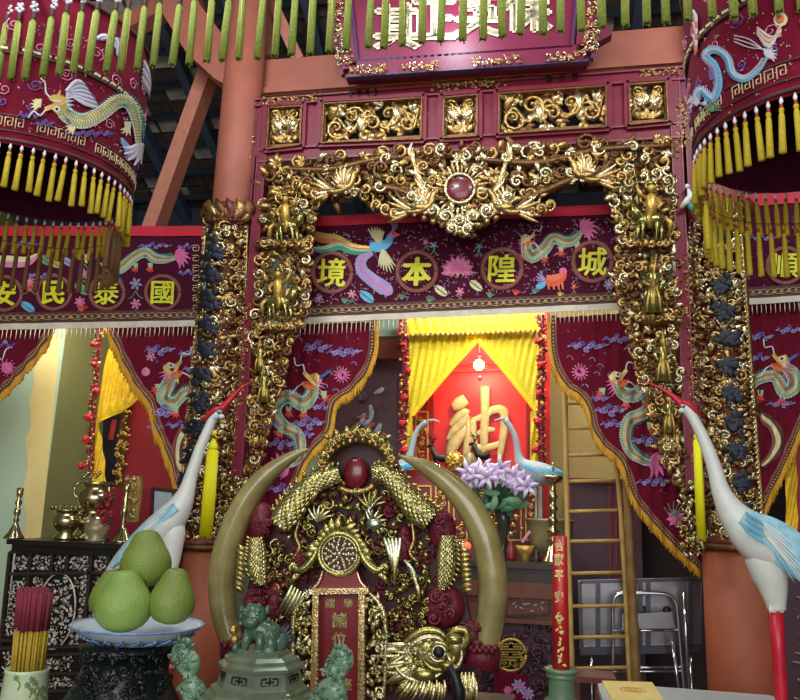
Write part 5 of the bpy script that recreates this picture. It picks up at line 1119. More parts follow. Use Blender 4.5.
for x in (575, 598):
    b = MB(); p = at(x, 680, .2); b.box((p.x, .2, (A.z-.02)/2), (.05, .2, A.z-.02), 0); b.build('leg', 'wood_altar', wb)
# right bay: yellow drape and red panel behind the crane
ra, S = silk('amber drape hanging at the far right edge behind the crane', [([(797, 400), (788, 440), (786, 480), (786, 530)], [(830, 396), (800, 440), (797, 480), (798, 530)])], 'amber_silk', (790, 440), .9, None)
rp_ = thing('altar_screen', 'plain red screen at the far right edge behind the amber drape', 'screen', at(830, 600, 1.3)); b = MB(); b.prism([at(x, y, 1.3) for x, y in ((788, 380), (900, 370), (900, 760), (788, 760))], (0, .05, 0), 0); b.build('panel', 'altar_red_dark', rp_)
rc = thing('side_cabinet', 'dark plum cabinet low at the right edge behind the red crane leg', 'cabinet', at(810, 700, 1.0)); b = MB(); A, B = at(776, 560, .9), at(900, 556, .9); b.box(((A.x+B.x)/2, 1.1, A.z/2), (B.x-A.x, .4, A.z), 0); b.build('body', 'wood_plum', rc)
b = MB(); S = plane(.88)
for k in range(14): rn = random.Random(k+5); b.tube([S(790+rn.uniform(0, 20), 580+k*9+rn.uniform(-2, 2)), S(794+rn.uniform(0, 20), 583+k*9)], .006, 5, 0)
b.build('inlay', 'shell_dim', rc)
# ================================================================== left bay: altar, silk, inlaid cabinet and its brasses
sa = thing('side_altar_niche', 'red side altar niche with gilt border strip behind the amber drape on the left', 'altar', at(140, 560, 1.0))
b = MB(); S = plane(1.0); b.prism([S(x, y) for x, y in ((120, 330), (205, 330), (205, 780), (112, 780))], (0, .06, 0), 0); b.build('panel', 'panel_red', sa)
b = MB(); b.prism([S(x, y, .01) for x, y in ((106, 360), (124, 360), (116, 560), (98, 560))], (0, .05, 0), 0); b.build('dark_opening', 'ink', sa)
b = MB(); b.prism([S(x, y, .02) for x, y in ((125, 380), (133, 380), (122, 500), (114, 500))], (0, .03, 0), 1); fill(b, plane(.97), [(125, 380), (133, 380), (122, 500), (114, 500)], 5, 4, mw=((0, 1),)); b.build('gilt_border', ['gold_paint', 'gold_dark'], sa)
b = MB(); b.prism([S(x, y, .015) for x, y in ((113, 420), (118, 420), (114, 440), (109, 440))], (0, .02, 0), 0); b.build('red_strip', 'garland', sa); b = MB(); b.prism([S(x, y, .2) for x, y in ((122, 489), (162, 489), (160, 560), (122, 560))], (0, .15, 0), 1); b.build('shrine_box', ['garland', 'wine'], sa)
ls, S = silk('amber silk drape tied back at the side altar on the left', [([(114, 330), (106, 360), (101, 390), (96, 421)], [(118, 330), (128, 362), (136, 400), (97, 424)]), ([(94, 420), (93, 450), (92, 482)], [(98, 422), (103, 450), (106, 484)])], 'amber_silk', (96, 420), .75)
garland('red flower garland hanging beside the olive wall of the left bay', [(101, 322), (97, 370), (93, 420), (91, 470)], .7, 3.6, 9, ((96, 365, 3.5), (99, 392, 4.2), (91, 418, 4.8), (89, 440, 4.6), (84, 466, 4.4), (95, 345, 3.2)))
YI = -.7
ic = thing('inlaid_cabinet', 'black altar cabinet covered in mother of pearl inlay, standing behind the incense bundle', 'cabinet', at(95, 700, YI))
A, B = at(9, 539, YI), at(150, 537, YI); zt = A.z
b = MB(); b.box(((A.x+B.x)/2, YI+.22, zt-.015), (B.x-A.x, .48, .03), 0); b.box(((A.x+B.x)/2, YI+.23, zt-.05), (B.x-A.x-.03, .43, .05), 0); b.build('tabletop', 'ebony', ic)
b = MB(); b.box(((A.x+B.x)/2, YI+.25, (zt-.06)/2), (B.x-A.x-.03, .38, zt-.06), 0); b.build('body', 'ebony', ic)
SI = plane(YI+.045); SP = plane(YI+.05)
def lx(y): return -(y-540)*.105
b = MB()
def bars(pts, w=3):
    for (x0, y0, x1, y1) in pts:
        P, Q = SI(x0+lx(y0), y0), SI(x1+lx(y1), y1); b.bar(P, Q, w*mpp(P), .03, 0)
bars([(12, 552, 118, 550), (12, 574, 118, 572), (33, 552, 33, 648), (94, 551, 94, 648), (55, 553, 55, 572), (70, 553, 70, 572), (12, 640, 36, 640), (36, 655, 110, 653), (12, 648, 118, 645), (12, 675, 118, 672), (112, 551, 112, 700), (12, 552, 12, 720), (12, 692, 118, 689)])
b.build('frame_moulding', 'wood_dark', ic)
b = MB(); rn = random.Random(3)
def inlay(poly, step, seed, w=.3):
    rr = random.Random(seed); xs = [p[0] for p in poly]; ys = [p[1] for p in poly]; y = min(ys)
    while y < max(ys):
        x = min(xs)
        while x < max(xs):
            X, Y = x+rr.uniform(-1, 1)*step*.4, y+rr.uniform(-1, 1)*step*.4
            if inside(X, Y, poly):
                X += lx(Y); k = rr.random(); a = rr.uniform(0, 6.3)
                if k < .55: leaf(b, SP, X, Y, a, step*1.2, step*.36, rr.choice((0, 0, 1)), .5, .03, 4)
                elif k < .8: thread(b, SP, [(X-step*.4, Y), (X, Y+step*.35*rr.choice((-1, 1))), (X+step*.4, Y)], step*.15, rr.choice((0, 1)), .003, 5)
                else: b.ball(SP(X, Y), step*.26*mpp(SP(X, Y)), 5, 4, 0)
            x += step
        y += step*.8
R4 = lambda x0, y0, x1, y1: [(x0, y0), (x1, y0), (x1, y1), (x0, y1)]
for k, r in enumerate(((14, 544, 118, 549), (16, 556, 30, 571), (37, 556, 53, 570), (58, 556, 68, 570), (73, 556, 91, 570), (98, 555, 110, 571), (38, 577, 48, 590), (80, 577, 92, 590), (80, 630, 92, 646), (38, 630, 50, 646), (15, 580, 30, 636), (98, 578, 110, 636), (46, 658, 84, 670), (96, 656, 108, 670), (16, 652, 32, 672), (40, 678, 110, 688), (14, 678, 34, 688), (86, 592, 92, 630), (36, 592, 42, 630))): inlay(R4(*r), 2.7, k)
inlay([(64+16*math.cos(t*PI/10), 611+34*math.sin(t*PI/10)) for t in range(20)], 3.8, 77)
b.tube([SP(64+19*math.cos(t*PI/16)+lx(611+38*math.sin(t*PI/16)), 611+38*math.sin(t*PI/16), .006) for t in range(33)], .006, 6, 0)
b.build('shell_inlay', ['shell', 'shell_dim'], ic)
def turned(name, label, cat, x, y, Y, prof, m='brass', group=None, n=20):
    ZSET[0] = zt; o = thing(name, label, cat, at(x, y, Y), group); b = MB(); lathe_px(b, x, y, Y, prof, n); b.build('body', m, o); return o
turned('brass_candlestick', 'slim brass candlestick alone at the left end of the inlaid cabinet', 'candlestick', 14, 537, -.62, [(10, 0), (9, 2), (6, 6), (3.4, 12), (1.8, 16), (3, 18), (1.6, 21), (3.4, 25), (3, 29), (1.6, 31), (3.6, 35), (1.6, 39), (3, 43), (3.4, 49), (2, 50)])
turned('brass_candlestick', 'slim brass candlestick between the brass urns and the gilt plaque', 'candlestick', 122, 537, -.5, [(11, 0), (10, 2), (7, 7), (3.6, 13), (2, 17), (3.4, 20), (1.8, 24), (4, 29), (3.4, 34), (1.8, 37), (4, 42), (1.8, 46), (3.4, 51), (3.8, 58), (2, 59)])
o = turned('brass_urn', 'squat brass urn with wavy rim left of the red flowers', 'urn', 66, 537, -.5, [(11, 0), (12, 2), (8, 6), (13, 12), (15, 18), (14, 22), (11, 25), (14, 28), (16, 29), (14, 29), (.5, 24)])
b = MB()
for k in range(16): b.ball(at(66+14.5*math.cos(k*PI/8), 508+1.5*math.sin(k*PI/8), -.5+.06*math.sin(k*PI/8)), 1.7*mpp(at(66, 508, -.5)), 6, 4, 0)
b.build('rim_beads', 'brass', o)
o = turned('brass_urn', 'tall tiered brass urn standing behind the red flowers', 'urn', 92, 537, -.38, [(16, 0), (17, 3), (11, 7), (16, 13), (18, 19), (12, 25), (11, 29), (16, 34), (18, 40), (17, 46), (12, 50), (14, 53), (16, 56), (15, 57), (3, 55)])
b = MB()
for s_ in (-1, 1):
    q = mpp(at(92, 490, -.38)); b.tube([at(92+s_*13, 500, -.38), at(92+s_*18, 494, -.38), at(92+s_*17, 485, -.38), at(92+s_*11, 482, -.38)], 1.4*q, 6, 0)
for k in range(9): b.ball(at(84+k*2, 477-(k % 3)*2, -.38), 2*mpp(at(84, 477, -.38)), 6, 5, 0)
b.build('handle', 'brass', o)
o = turned('bronze_pot', 'small dark bronze pot low in front of the tall brass urn', 'pot', 96, 537, -.55, [(9, 0), (10, 2), (7, 4), (12, 10), (12, 16), (8, 20), (9, 22), (.5, 20)], 'bowl')
o = thing('red_flower_sprig', 'sprig of red flowers between the tall urn and the candlestick', 'flowers', at(104, 530, -.56)); b = MB(); rn = random.Random(4); q = mpp(at(104, 510, -.56))
b.tube([at(104, 530, -.56), at(106, 512, -.56), at(108, 498, -.56)], 1*q, 5, 2)
for x, y in ((108, 497), (106, 505), (101, 513), (110, 514), (99, 508), (106, 521)):
    for k in range(7): b.ball(at(x+rn.uniform(-3, 3), y+rn.uniform(-3, 3), -.58+rn.uniform(-.02, .02)), 2.2*q, 6, 5, k % 2)
b.build('blossoms', ['garland', 'wine', 'foliage'], o)
o = thing('gilt_plaque', 'tilted gilt carved plaque right of the second candlestick', 'plaque', at(132, 537, -.42)); b = MB(); S = plane(-.4)
b.prism([S(x, y) for x, y in ((128, 478), (139, 476), (141, 484), (136, 522), (126, 522), (130, 484))], (0, .03, 0), 1); fill(b, plane(-.41), [(129, 484), (139, 483), (135, 522), (126, 522)], 5, 3, mw=((0, 1),)); b.ball(S(135, 479, .01), 3*mpp(S(135, 479)), 7, 5, 0); b.ball(S(128, 479, .01), 3*mpp(S(135, 479)), 7, 5, 0); b.build('carving', ['gold_pale', 'gold_paint'], o)
o = thing('picture_frame', 'small grey framed picture half hidden behind the left crane', 'picture', at(160, 537, -.2)); b = MB(); S = plane(-.2); b.prism([S(x, y) for x, y in ((152, 487), (176, 489), (172, 540), (150, 540))], (0, .03, 0), 0); b.prism([S(x, y, .004) for x, y in ((155, 491), (172, 493), (170, 538), (153, 538))], (0, .01, 0), 1); b.build('frame', ['wood_dark', 'crane_grey'], o)
# ================================================================== big crane statues
LW = 6.6
def big_crane(label, Y, neck, rad, beak, patch_, wing, thigh, tr, legs, s_, plumes):
    o = thing('crane_statue', label, 'crane statue', Vector((at(*legs[0][0], Y).x, Y, 0)), 'tall white crane statues'); q = mpp(at(*neck[0], Y)); n = 44
    b = MB(); P = cr(neck, n); R_ = [r[0]*q for r in cr([(r,) for r in rad], n)]; b.tube([at(*p, Y) for p in P], R_, 16, 0)
    b.tube([at(*p, Y) for p in cr(thigh, 14)], [r[0]*q for r in cr([(r,) for r in tr], 14)], 14, 0)
    for k in range(8): 
        x, y = thigh[-1]; leaf(b, plane(Y-tr[-1]*q*.7), x-tr[-1]*.8+k*tr[-1]*.23, y-6, PI/2, 9, 1.6, 0, .1, .05)
    for k, (x, y, a, L) in enumerate(plumes): leaf(b, plane(Y-.03-.004*k), x, y, a, L, L*.13, 0, .15, .1)
    b.build('body', 'crane_white', o)
    b = MB(); b.tube([at(*p, Y) for p in cr(beak, 14)], [r*q for r in [4.2, 4, 3.7, 3.4, 3.1, 2.8, 2.5, 2.2, 1.9, 1.6, 1.3, 1.1, .8, .4]], 10, 0); bk = b.build('beak', 'crane_red', o); x, y = neck[0]; b = MB(); b.tube([at(x-s_*4, y-5, Y-rad[0]*q*.5), at(x+s_*3, y-3.5, Y-rad[0]*q*.7), at(x+s_*11, y+4, Y-rad[0]*q*.6), at(x+s_*19, y+9, Y-rad[0]*q*.2)], [2.6*q, 3.2*q, 2.4*q, .5*q], 9, 0); b.build('crown', 'crane_red', o)
    b = MB(); x, y = neck[0]
    b.ball(at(x-s_*0.5, y-2, Y-rad[0]*q*.45), (4.2*q, 3*q, 3.4*q), 10, 7, 0, None); b.ball(at(x-s_*1, y-.5, Y-rad[0]*q*1.0), 1.1*q, 8, 6, 1); b.ball(at(x+s_*3, y+4, Y-rad[0]*q*.5), (3.4*q, 2.4*q, 3*q), 8, 6, 2); b.ball(at(x-s_*3.5, y+3.5, Y-rad[0]*q*.3), (3*q, 3*q, 2.6*q), 8, 6, 3); b.build('face', ['crane_blue', 'ink', 'crane_blue', 'crane_white'], o)
    b = MB()
    for k, (x, y, a, L, w, m) in enumerate(wing): leaf(b, plane(Y-patch_*q-.002*k), x, y, a, L, w, m, .12*s_, .015, 9)
    b.build('wing', ['crane_blue', 'crane_white', 'crane_line'], o)
    for k, pts in enumerate(legs):
        b = MB(); b.tube([at(x, y, Y+k*.12) for x, y in pts], [LW*q, LW*.9*q, LW*.85*q, LW*q][:len(pts)], 10, 0)
        b.build('leg', 'crane_red', o)
    b = MB(); z0 = ORG[o.name]; b.ball(z0+Vector((0, .05, .07)), (.3, .24, .1), 18, 10, 0); b.ball(z0+Vector((-.3*s_, .05, .1)), (.09, .07, .07), 10, 8, 0); b.build('turtle_base', 'jade', o)
    return o
def legpts(x0, y0, x1, y1, Y): 
    p0 = at(x0, y0, Y); P = at(x1, y1, Y); d = P-p0; t = (0.12-p0.z)/d.z; E_ = p0+d*t
    def pr(p):
        v = p-CAM; return (400+FPX*v.dot(CR)/v.dot(CF), 350-FPX*v.dot(CU)/v.dot(CF))
    return [(x0, y0), (x0+(x1-x0)*.5, y0+(y1-y0)*.5), (x1, y1), pr(E_)]
big_crane('tall white crane statue with pale blue wing and red leg, beside the pale table', -1.0,
    [(685, 407), (690, 413), (697, 425), (704, 440), (710, 455), (715, 470), (719, 485), (725, 500), (735, 516), (752, 534), (773, 549), (797, 562), (822, 574)],
    [5.6, 5.4, 5.4, 6, 6.6, 7.2, 8.2, 10.5, 15, 21, 23, 17, 5],
    [(684, 407), (674, 397), (660, 388), (643, 381)], 18,
    [(743, 517, .62, 92, 15, 0), (748, 524, .7, 84, 10, 0), (752, 516, .5, 90, 11, 0)]+[(748+k*2.6, 514+k*4.2, .5+.05*k, 62-k*2, 1.1, 2) for k in range(8)]+[(752+k*2.4, 516+k*3.6, .52+.05*k, 58, .9, 1) for k in range(7)]+[(746+(k % 4)*4, 512+(k//4)*6+(k % 4)*2.4, .75, 9, 1.2, 2) for k in range(16)],
    [(760, 536), (764, 552), (768, 570), (773, 588), (776, 604), (777, 610)], [2, 17, 17, 13, 9, 8],
    [legpts(776, 606, 781.5, 700, -1.0), legpts(776, 606, 781.5, 700, -1.0)], 1, [(752, 548, 1.1, 46), (760, 552, 1.2, 48), (768, 556, 1.3, 44)])
LW = 4.4
big_crane('tall white crane statue whose folded tail shows behind the pomelos', -1.0,
    [(218, 413), (213, 419), (207, 432), (201, 446), (196, 461), (191, 476), (187, 490), (181, 504), (170, 520), (153, 536), (134, 551), (119, 562), (106, 572)],
    [5.0, 4.6, 4.8, 5.2, 5.8, 6.4, 8, 11.5, 15.5, 16, 12.5, 7.5, 1.6],
    [(219, 412), (229, 401), (240, 389), (253, 381)], 13,
    [(176, 507, 2.48, 88, 8, 0)]+[(174-k*1.8, 503+k*3, 2.52, 60, .9, 2) for k in range(5)]+[(170-k*1.8, 506+k*3, 2.52, 56, .7, 1) for k in range(5)],
    [(176, 512), (174, 528), (172, 550), (169, 575), (167, 592)], [2, 11, 10, 7, 5.5],
    [legpts(167, 588, 167, 690, -1.0), legpts(168, 588, 168, 690, -1.0)], -1, [(160, 540, 2.5, 46), (150, 545, 2.45, 46), (168, 540, 2.2, 36)])
# ================================================================== long yellow tassels on the columns
def long_tassel(x0, y0, x1, y1, label, sc=1.0):
    o = thing('yellow_tassel', label, 'tassel', at(x0, y0-10, -.35), 'long lemon tassels'); q = mpp(at(x0, y0, -.35))*sc
    T_, B2 = at(x0, y0, -.35), at(x1, y1, -.35); L = T_.z-B2.z; b = MB(); rn = random.Random(3)
    b.lathe(Vector((T_.x, T_.y, B2.z)), [(5.6*q, 0), (6*q, L*.2), (5.4*q, L*.8), (4.6*q, L-.012), (2*q, L)], 16, 0)
    for k in range(44):
        a = k*2*PI/44; b.tube([Vector((T_.x+5.1*q*math.cos(a), T_.y+5.1*q*math.sin(a), T_.z-.02)), Vector((T_.x+5.9*q*math.cos(a), T_.y+5.9*q*math.sin(a), (T_.z+B2.z)/2)), Vector((T_.x+5.8*q*math.cos(a+.05), T_.y+5.8*q*math.sin(a+.05), B2.z+rn.uniform(-.02, 0)))], .6*q, 4, 0)
    b.build('skirt', 'lemon', o)
    b = MB(); b.lathe(T_-Vector((0, 0, .012)), [(4.8*q, 0), (5.2*q, 3*q), (4.4*q, 5*q), (2.6*q, 9*q), (1*q, 11*q)], 12, 0); b.tube([T_, T_+Vector((0, 0, .22))], .006, 5, 1); b.tube([T_+Vector((0, 0, .22)), Vector((T_.x, -.2, T_.z+.24))], .006, 5, 1); b.ball(T_+Vector((0, 0, 15*q)), 3*q, 8, 6, 0); b.build('head', ['lemon', 'wine'], o)
long_tassel(213, 448, 207, 536, 'long lemon yellow tassel hanging just outside the tusk beside the inlaid cabinet crane')
long_tassel(697, 437, 703, 538, 'long lemon yellow tassel hanging between the crimson curtain and the large crane neck', .68)
# ================================================================== carved shrine between two tusks
YT = -1.9; ST = plane(YT); qT = mpp(at(350, 560, YT))
tb = thing('shrine_table', 'dark wooden table under the carved shrine, mostly below the view', 'table', Vector((at(350, 700, YT).x, YT+.1, 0)))
zT = at(350, 708, YT).z; b = MB(); xc = at(352, 700, YT).x; b.box((xc, YT+.1, zT-.025), (1.22, .7, .05), 0); b.build('tabletop', 'wood_dark', tb)
for sx in (-1, 1):
    for sy in (-1, 1): b = MB(); b.box((xc+sx*.55, YT+.1+sy*.28, (zT-.05)/2), (.08, .08, zT-.05), 0); b.build('leg', 'wood_dark', tb)
def tusk(pts, rad, label):
    o = thing('ivory_tusk', label, 'tusk', at(*pts[-1], YT), 'pair of large ivory coloured tusks'); n = 40
    b = MB(); P = cr(pts, n); R_ = [r[0]*qT for r in cr([(r,) for r in rad], n)]; b.tube([at(p[0], p[1], YT-.02) for p in P], R_, 20, 0); b.build('tusk', 'ivory', o)
    b = MB(); (x1, y1), (x0, y0) = pts[-1], pts[-2]
    b.tube([at(x1+(x0-x1)*.2, y1+(y0-y1)*.2, YT-.02), at(x1, y1, YT-.02), at(x1-(x0-x1)*.5, y1-(y0-y1)*.5, YT-.02)], [rad[-1]*1.12*qT, rad[-1]*1.3*qT, rad[-1]*1.5*qT], 16, 0)
    for k in range(9): b.ball(at(x1-12+k*3, y1-2+(k % 2)*3, YT-.1), 3*qT, 6, 5, 0)
    b.build('socket', 'plum', o)
tusk([(309, 449), (298, 453), (282, 463), (264, 478), (247, 500), (233, 530), (224, 563), (222, 595), (226, 622), (234, 645)], [1, 4, 7.5, 10.5, 12.5, 13.5, 14, 13.5, 12.5, 11.5], 'olive ivory tusk curving up in front of the long lemon tassel and crimson curtain')
tusk([(398, 455), (410, 460), (427, 468), (448, 483), (468, 505), (483, 533), (491, 563), (493, 590), (490, 620), (483, 650)], [1, 4, 8, 11, 13, 14, 14, 14, 13.5, 13], 'olive ivory tusk curving up in front of the lilies and altar table')
sh = thing('carved_shrine', 'ornate dark red and gold carved shrine board standing between the tusks', 'shrine', Vector((at(350, 700, YT).x, YT, zT)))
OUT = [(322, 462), (336, 444), (357, 434), (378, 442), (394, 458), (412, 490), (434, 520), (456, 556), (466, 600), (474, 640), (472, 720), (236, 720), (238, 640), (246, 596), (254, 556), (270, 530), (292, 500), (308, 480)]
b = MB(); b.prism([ST(x, y) for x, y in OUT], (0, .06, 0), 0); b.build('board', 'board', sh)
b = MB(); fill(b, ST, [(262, 540), (300, 500), (330, 475), (380, 475), (410, 505), (440, 545), (462, 600), (462, 690), (244, 690), (248, 600)], 11, 61, (('scroll', 4), ('leaf', 4), ('fan', 2), ('bead', 1)), ((0, 4), (1, 3), (2, 2)), 1.0, 1.1)
fill(b, plane(YT-.03), [(272, 540), (305, 505), (330, 485), (380, 485), (405, 515), (432, 560), (430, 640), (395, 640), (390, 560), (310, 560), (290, 640), (262, 640), (262, 580)], 9, 62, (('scroll', 3), ('leaf', 5), ('bead', 1)), ((2, 5), (1, 2), (0, 1)), 1.0, 1.3)
b.build('background_carving', ['plum', 'gold_dark', 'gold_green'], sh)
b = MB(); fill(b, plane(YT-.045), [(388, 596), (432, 596), (420, 640), (400, 668), (386, 668)], 7, 63, (('bead', 3), ('scroll', 3), ('leaf', 3)), ((0, 3), (1, 2)), 1, 1.2); b.build('small_figures', ['gold_dark', 'gold_green'], sh)
b = MB(); fill(b, plane(YT-.045), [(264, 560), (292, 575), (290, 600), (270, 640), (262, 630)], 8, 64, (('bead', 2), ('scroll', 3), ('leaf', 3)), ((0, 3), (1, 2)), 1, 1.2)
b.build('small_figures', ['gold_dark', 'gold_green'], sh)
# crest
b = MB(); S = plane(YT-.05); P = cr([(322, 466), (330, 450), (343, 440), (358, 436), (374, 440), (386, 450), (393, 466)], 30)
b.tube([S(*p) for p in P], [6*qT+2*qT*math.sin(PI*i/29) for i in range(30)], 12, 0)
for i, p in enumerate(P):
    if i % 2 == 0: scroll(b, plane(YT-.1), p[0], p[1]-3, 4.6, i, (-1)**(i//2), 1.6, i % 4 == 0); b.ball(at(p[0], p[1]+4, YT-.11), 2.4*qT, 6, 5, 1)
for k in range(7): leaf(b, plane(YT-.09), 357+(k-3)*9, 433+abs(k-3)*2.2, -PI/2+(k-3)*.3, 9, 2.4, 0, .2)
for s_ in (-1, 1):
    for k in range(6): leaf(b, plane(YT-.08), 357+s_*(24+k*2.4), 462+k*5, PI/2-s_*.9, 18, 3, k % 2, .5*s_)
P = cr([(338, 487), (348, 491), (357, 492), (366, 490), (374, 485)], 12); b.tube([S(*p) for p in P], 3*qT, 8, 1)
b.build('crest', ['gold_green', 'gold'], sh)
b = MB(); b.ball(at(356, 473, YT-.04), (13*qT, 8*qT, 16*qT), 18, 14, 0); b.build('crest_pearl', 'pearl', sh)
def scaly(pts, rad, name='dragon_body'):
    b = MB(); n = 24; P = cr(pts, n); R_ = [r[0] for r in cr([(r,) for r in rad], n)]; Yd = YT-.07
    b.tube([at(*p, Yd) for p in P], [r*qT for r in R_], 14, 0)
    for i in range(n):
        p = P[i]; a = P[max(0, i-1)]; c = P[min(n-1, i+1)]; dx, dy = c[0]-a[0], c[1]-a[1]; l = math.hypot(dx, dy) or 1; nx, ny = -dy/l, dx/l
        for k in range(6):
            u = -.86+.344*k+(.17 if i % 2 else 0)
            if abs(u) > .97: continue
            h = math.sqrt(1-u*u)*R_[i]*qT; tx, ty = dx/l, dy/l; X, Y = p[0]+nx*u*R_[i], p[1]+ny*u*R_[i]; w_ = R_[i]*.19
            c0 = at(X, Y, Yd)+NF*h; e1 = at(X+tx*w_*1.3, Y+ty*w_*1.3, Yd)+NF*(h*.98+w_*.5*qT); e2 = at(X+nx*w_, Y+ny*w_, Yd)+NF*(h-u*w_*qT*.8); e3 = at(X-nx*w_, Y-ny*w_, Yd)+NF*(h+u*w_*qT*.8); e4 = at(X-tx*w_, Y-ty*w_, Yd)+NF*h
            b.add([c0+NF*w_*.35*qT, e1, e2, e4, e3], [(0, 1, 2), (0, 2, 3), (0, 3, 4), (0, 4, 1)], 1 if (i+k) % 4 == 0 else 0, False)
        for sg in ((-1,) if name == 'dragon_body' else (-1,)):
            if i % 2 == 0: leaf(b, plane(Yd-.01), p[0]+nx*R_[i]*SGN*.9, p[1]+ny*R_[i]*SGN*.9, math.atan2(ny*SGN, nx*SGN)+.3, R_[i]*.75, R_[i]*.16, 0, .3)
    return b.build(name, ['gold_green', 'gold_pale'], sh)
SGN = 1; scaly([(340, 474), (328, 478), (314, 484), (302, 497), (292, 511), (282, 523)], [8, 10, 10.5, 11.5, 13, 12])
SGN = -1; scaly([(374, 474), (384, 474), (395, 482), (406, 497), (418, 511), (430, 520)], [8, 10, 10.5, 11.5, 13, 12])
SGN = 1; scaly([(257, 538), (258, 552), (258, 568), (262, 584)], [7, 9, 9.5, 5]); SGN = -1; scaly([(447, 536), (447, 552), (446, 570), (442, 588)], [7, 9.5, 9, 5])
for s_, x0 in ((-1, 0), (1, 0)):
    b = MB()
    for k in range(9): leaf(b, plane(YT-.06), (247-k*.4 if s_ < 0 else 458+k*.5), 552+k*5, (PI if s_ < 0 else 0)-.5*s_, 12, 3, k % 2, .3)
    P = [(300, 520), (296, 535), (300, 548), (292, 560)] if s_ < 0 else [(412, 522), (414, 540), (410, 553), (418, 562)]
    b.build('dragon_fins', ['gold_green', 'gold'], sh); b = MB(); vine(b, plane(YT-.07), P, 2.2, 1); b.build('dragon_claw', ['gold_green', 'gold'], sh)
for x, y, w, h in ((262, 522, 12, 20), (256, 602, 13, 16), (442, 530, 14, 19), (444, 606, 20, 20), (405, 545, 8, 20), (276, 600, 9, 20), (300, 560, 9, 14), (288, 640, 8, 18), (470, 636, 14, 14)):
    b = MB(); b.ball(at(x, y, YT-.03), (w*qT, .05, h*qT), 14, 10, 0)
    for k in range(7): rn = random.Random(k+x); scroll(b, plane(YT-.075), x+rn.uniform(-.6, .6)*w, y+rn.uniform(-.7, .7)*h, w*.32, k, (-1)**k, w*.1, 0)
    b.build('red_lotus_carving', ['plum'], sh)
# silvery phoenix and whiskers
b = MB(); S = plane(YT-.085)
for k in range(9): leaf(b, S, 384+k*2, 538+(k % 2)*3, 1.15+.06*k, 46-2*abs(k-4), 2.6, k % 2, .15, .08, 8)
b.build('feather_carving', ['silver', 'gold_green'], sh); b = MB()
for k in range(6): leaf(b, S, 404+k*2.4, 560+k*4, .75+.1*k, 22, 2.2, k % 2, .2, .1)
for k in range(8): leaf(b, S, 372, 524, -2.2+.42*k, 15, 1.6, k % 2, .3, .1)
for k in range(6): leaf(b, S, 318, 522, -2.4+.35*k, 17, 1.6, k % 2, .3, .1); leaf(b, S, 370, 508, -2.6+.4*k, 17, 1.2, 1, .3, .1)
b.ball(at(374, 524, YT-.1), (8*qT, 4*qT, 6*qT), 10, 8, 0); b.tube([at(374, 520, YT-.1), at(368, 510, YT-.1), at(376, 502, YT-.1)], [3*qT, 2*qT, 1*qT], 7, 0)
b.build('phoenix_carving', ['silver', 'gold_green'], sh); b = MB()
for k in range(5): leaf(b, plane(YT-.08), 292+k*3, 585+k*2, 1.9, 30, 2, k % 2, .2, .1)
b.build('feather_carving', ['silver', 'gold_green'], sh)
# spirit tablet with round mirror
tbx = MB(); S = plane(YT-.1)
tbx.prism([S(x, y) for x, y in ((323, 572), (357, 572), (368, 592), (311, 592))], (0, .03, 0), 0); tbx.prism([S(x, y) for x, y in ((320, 592), (362, 592), (361, 705), (319, 705))], (0, .03, 0), 0); tp = tbx.build('spirit_tablet', 'tablet_red', sh)
b = MB()
for x0, y0, x1, y1, w in ((317.5, 590, 315, 705, 6), (363, 590, 362, 705, 6)): b.bar(at(x0, y0, YT-.12), at(x1, y1, YT-.12), w*qT, .05, 0)
b.bar(at(311, 591, YT-.125), at(370, 590, YT-.125), 5*qT, .06, 1)
for k in range(22):
    for x in (317-.02*k, 363): b.box(at(x, 597+k*4.8, YT-.15), (3*qT, .01, 2.6*qT), 1)
for k in range(12): b.box(at(315+k*4.6, 591, YT-.16), (2.6*qT, .012, 3*qT), 0)
for s_ in (-1, 1): vine(b, plane(YT-.11), [(340+s_*17, 571), (340+s_*21, 582), (340+s_*29, 590)], 1.6, 1)
b.build('tablet_frame', ['gold', 'gold_pale'], tp)
for ch, x, y, s_ in (('請', 330.5, 603, 10), ('奉', 348.5, 603, 10), ('諸', 340, 620, 16), ('位', 339.5, 639, 15), ('神', 339, 661, 13), ('座', 346, 684, 13)):
    g = MB(); put_glyph(g, plane(YT-.102), ch, x, y, s_, .004, 0, .025); g.build('character', 'candle_gold', tp)
for s_ in (-1, 1):
    b = MB(); poly = [(340+s_*28, 592), (340+s_*38, 600), (340+s_*44, 615), (340+s_*46, 660), (340+s_*44, 700), (340+s_*27, 700)]
    fill(b, plane(YT-.09), poly, 9, 66+s_, (('scroll', 3), ('leaf', 4), ('fan', 2), ('bead', 1)), ((0, 3), (1, 3), (2, 1)), 1.05, 1.1); fill(b, plane(YT-.11), poly, 8, 68+s_, (('leaf', 4), ('fan', 2)), ((0, 2), (1, 3)), 1., 1.2)
    P = [(340+s_*29, 592), (340+s_*38, 601), (340+s_*45, 616), (340+s_*46, 655), (340+s_*44, 700)]; vine(b, plane(YT-.1), P, 2.6, 1, 1, 30); b.build('tablet_wing', ['gold_green', 'gold_pale', 'gold'], tp)
b = MB(); cx_, cy_ = 339.5, 554; b.prism([at(cx_+20*math.cos(-k*PI/14), cy_+20*math.sin(-k*PI/14), YT-.1) for k in range(28)], (0, .03, 0), 0)
for rr, n, r2 in ((4, 6, 2.2), (9, 11, 2.6), (14, 16, 2.8)):
    for k in range(n): a = 2*PI*k/n; b.ball(at(cx_+rr*math.cos(a), cy_+rr*math.sin(a), YT-.103), r2*qT*.75, 6, 4, 1); leaf(b, plane(YT-.1), cx_+rr*math.cos(a), cy_+rr*math.sin(a), a, 4.6, 1.2, 1, .4, .1, 4)
b.ball(at(cx_, cy_, YT-.11), 2.6*qT, 8, 6, 2); mr = b.build('round_boss', ['board', 'gold_pale', 'silver'], tp)
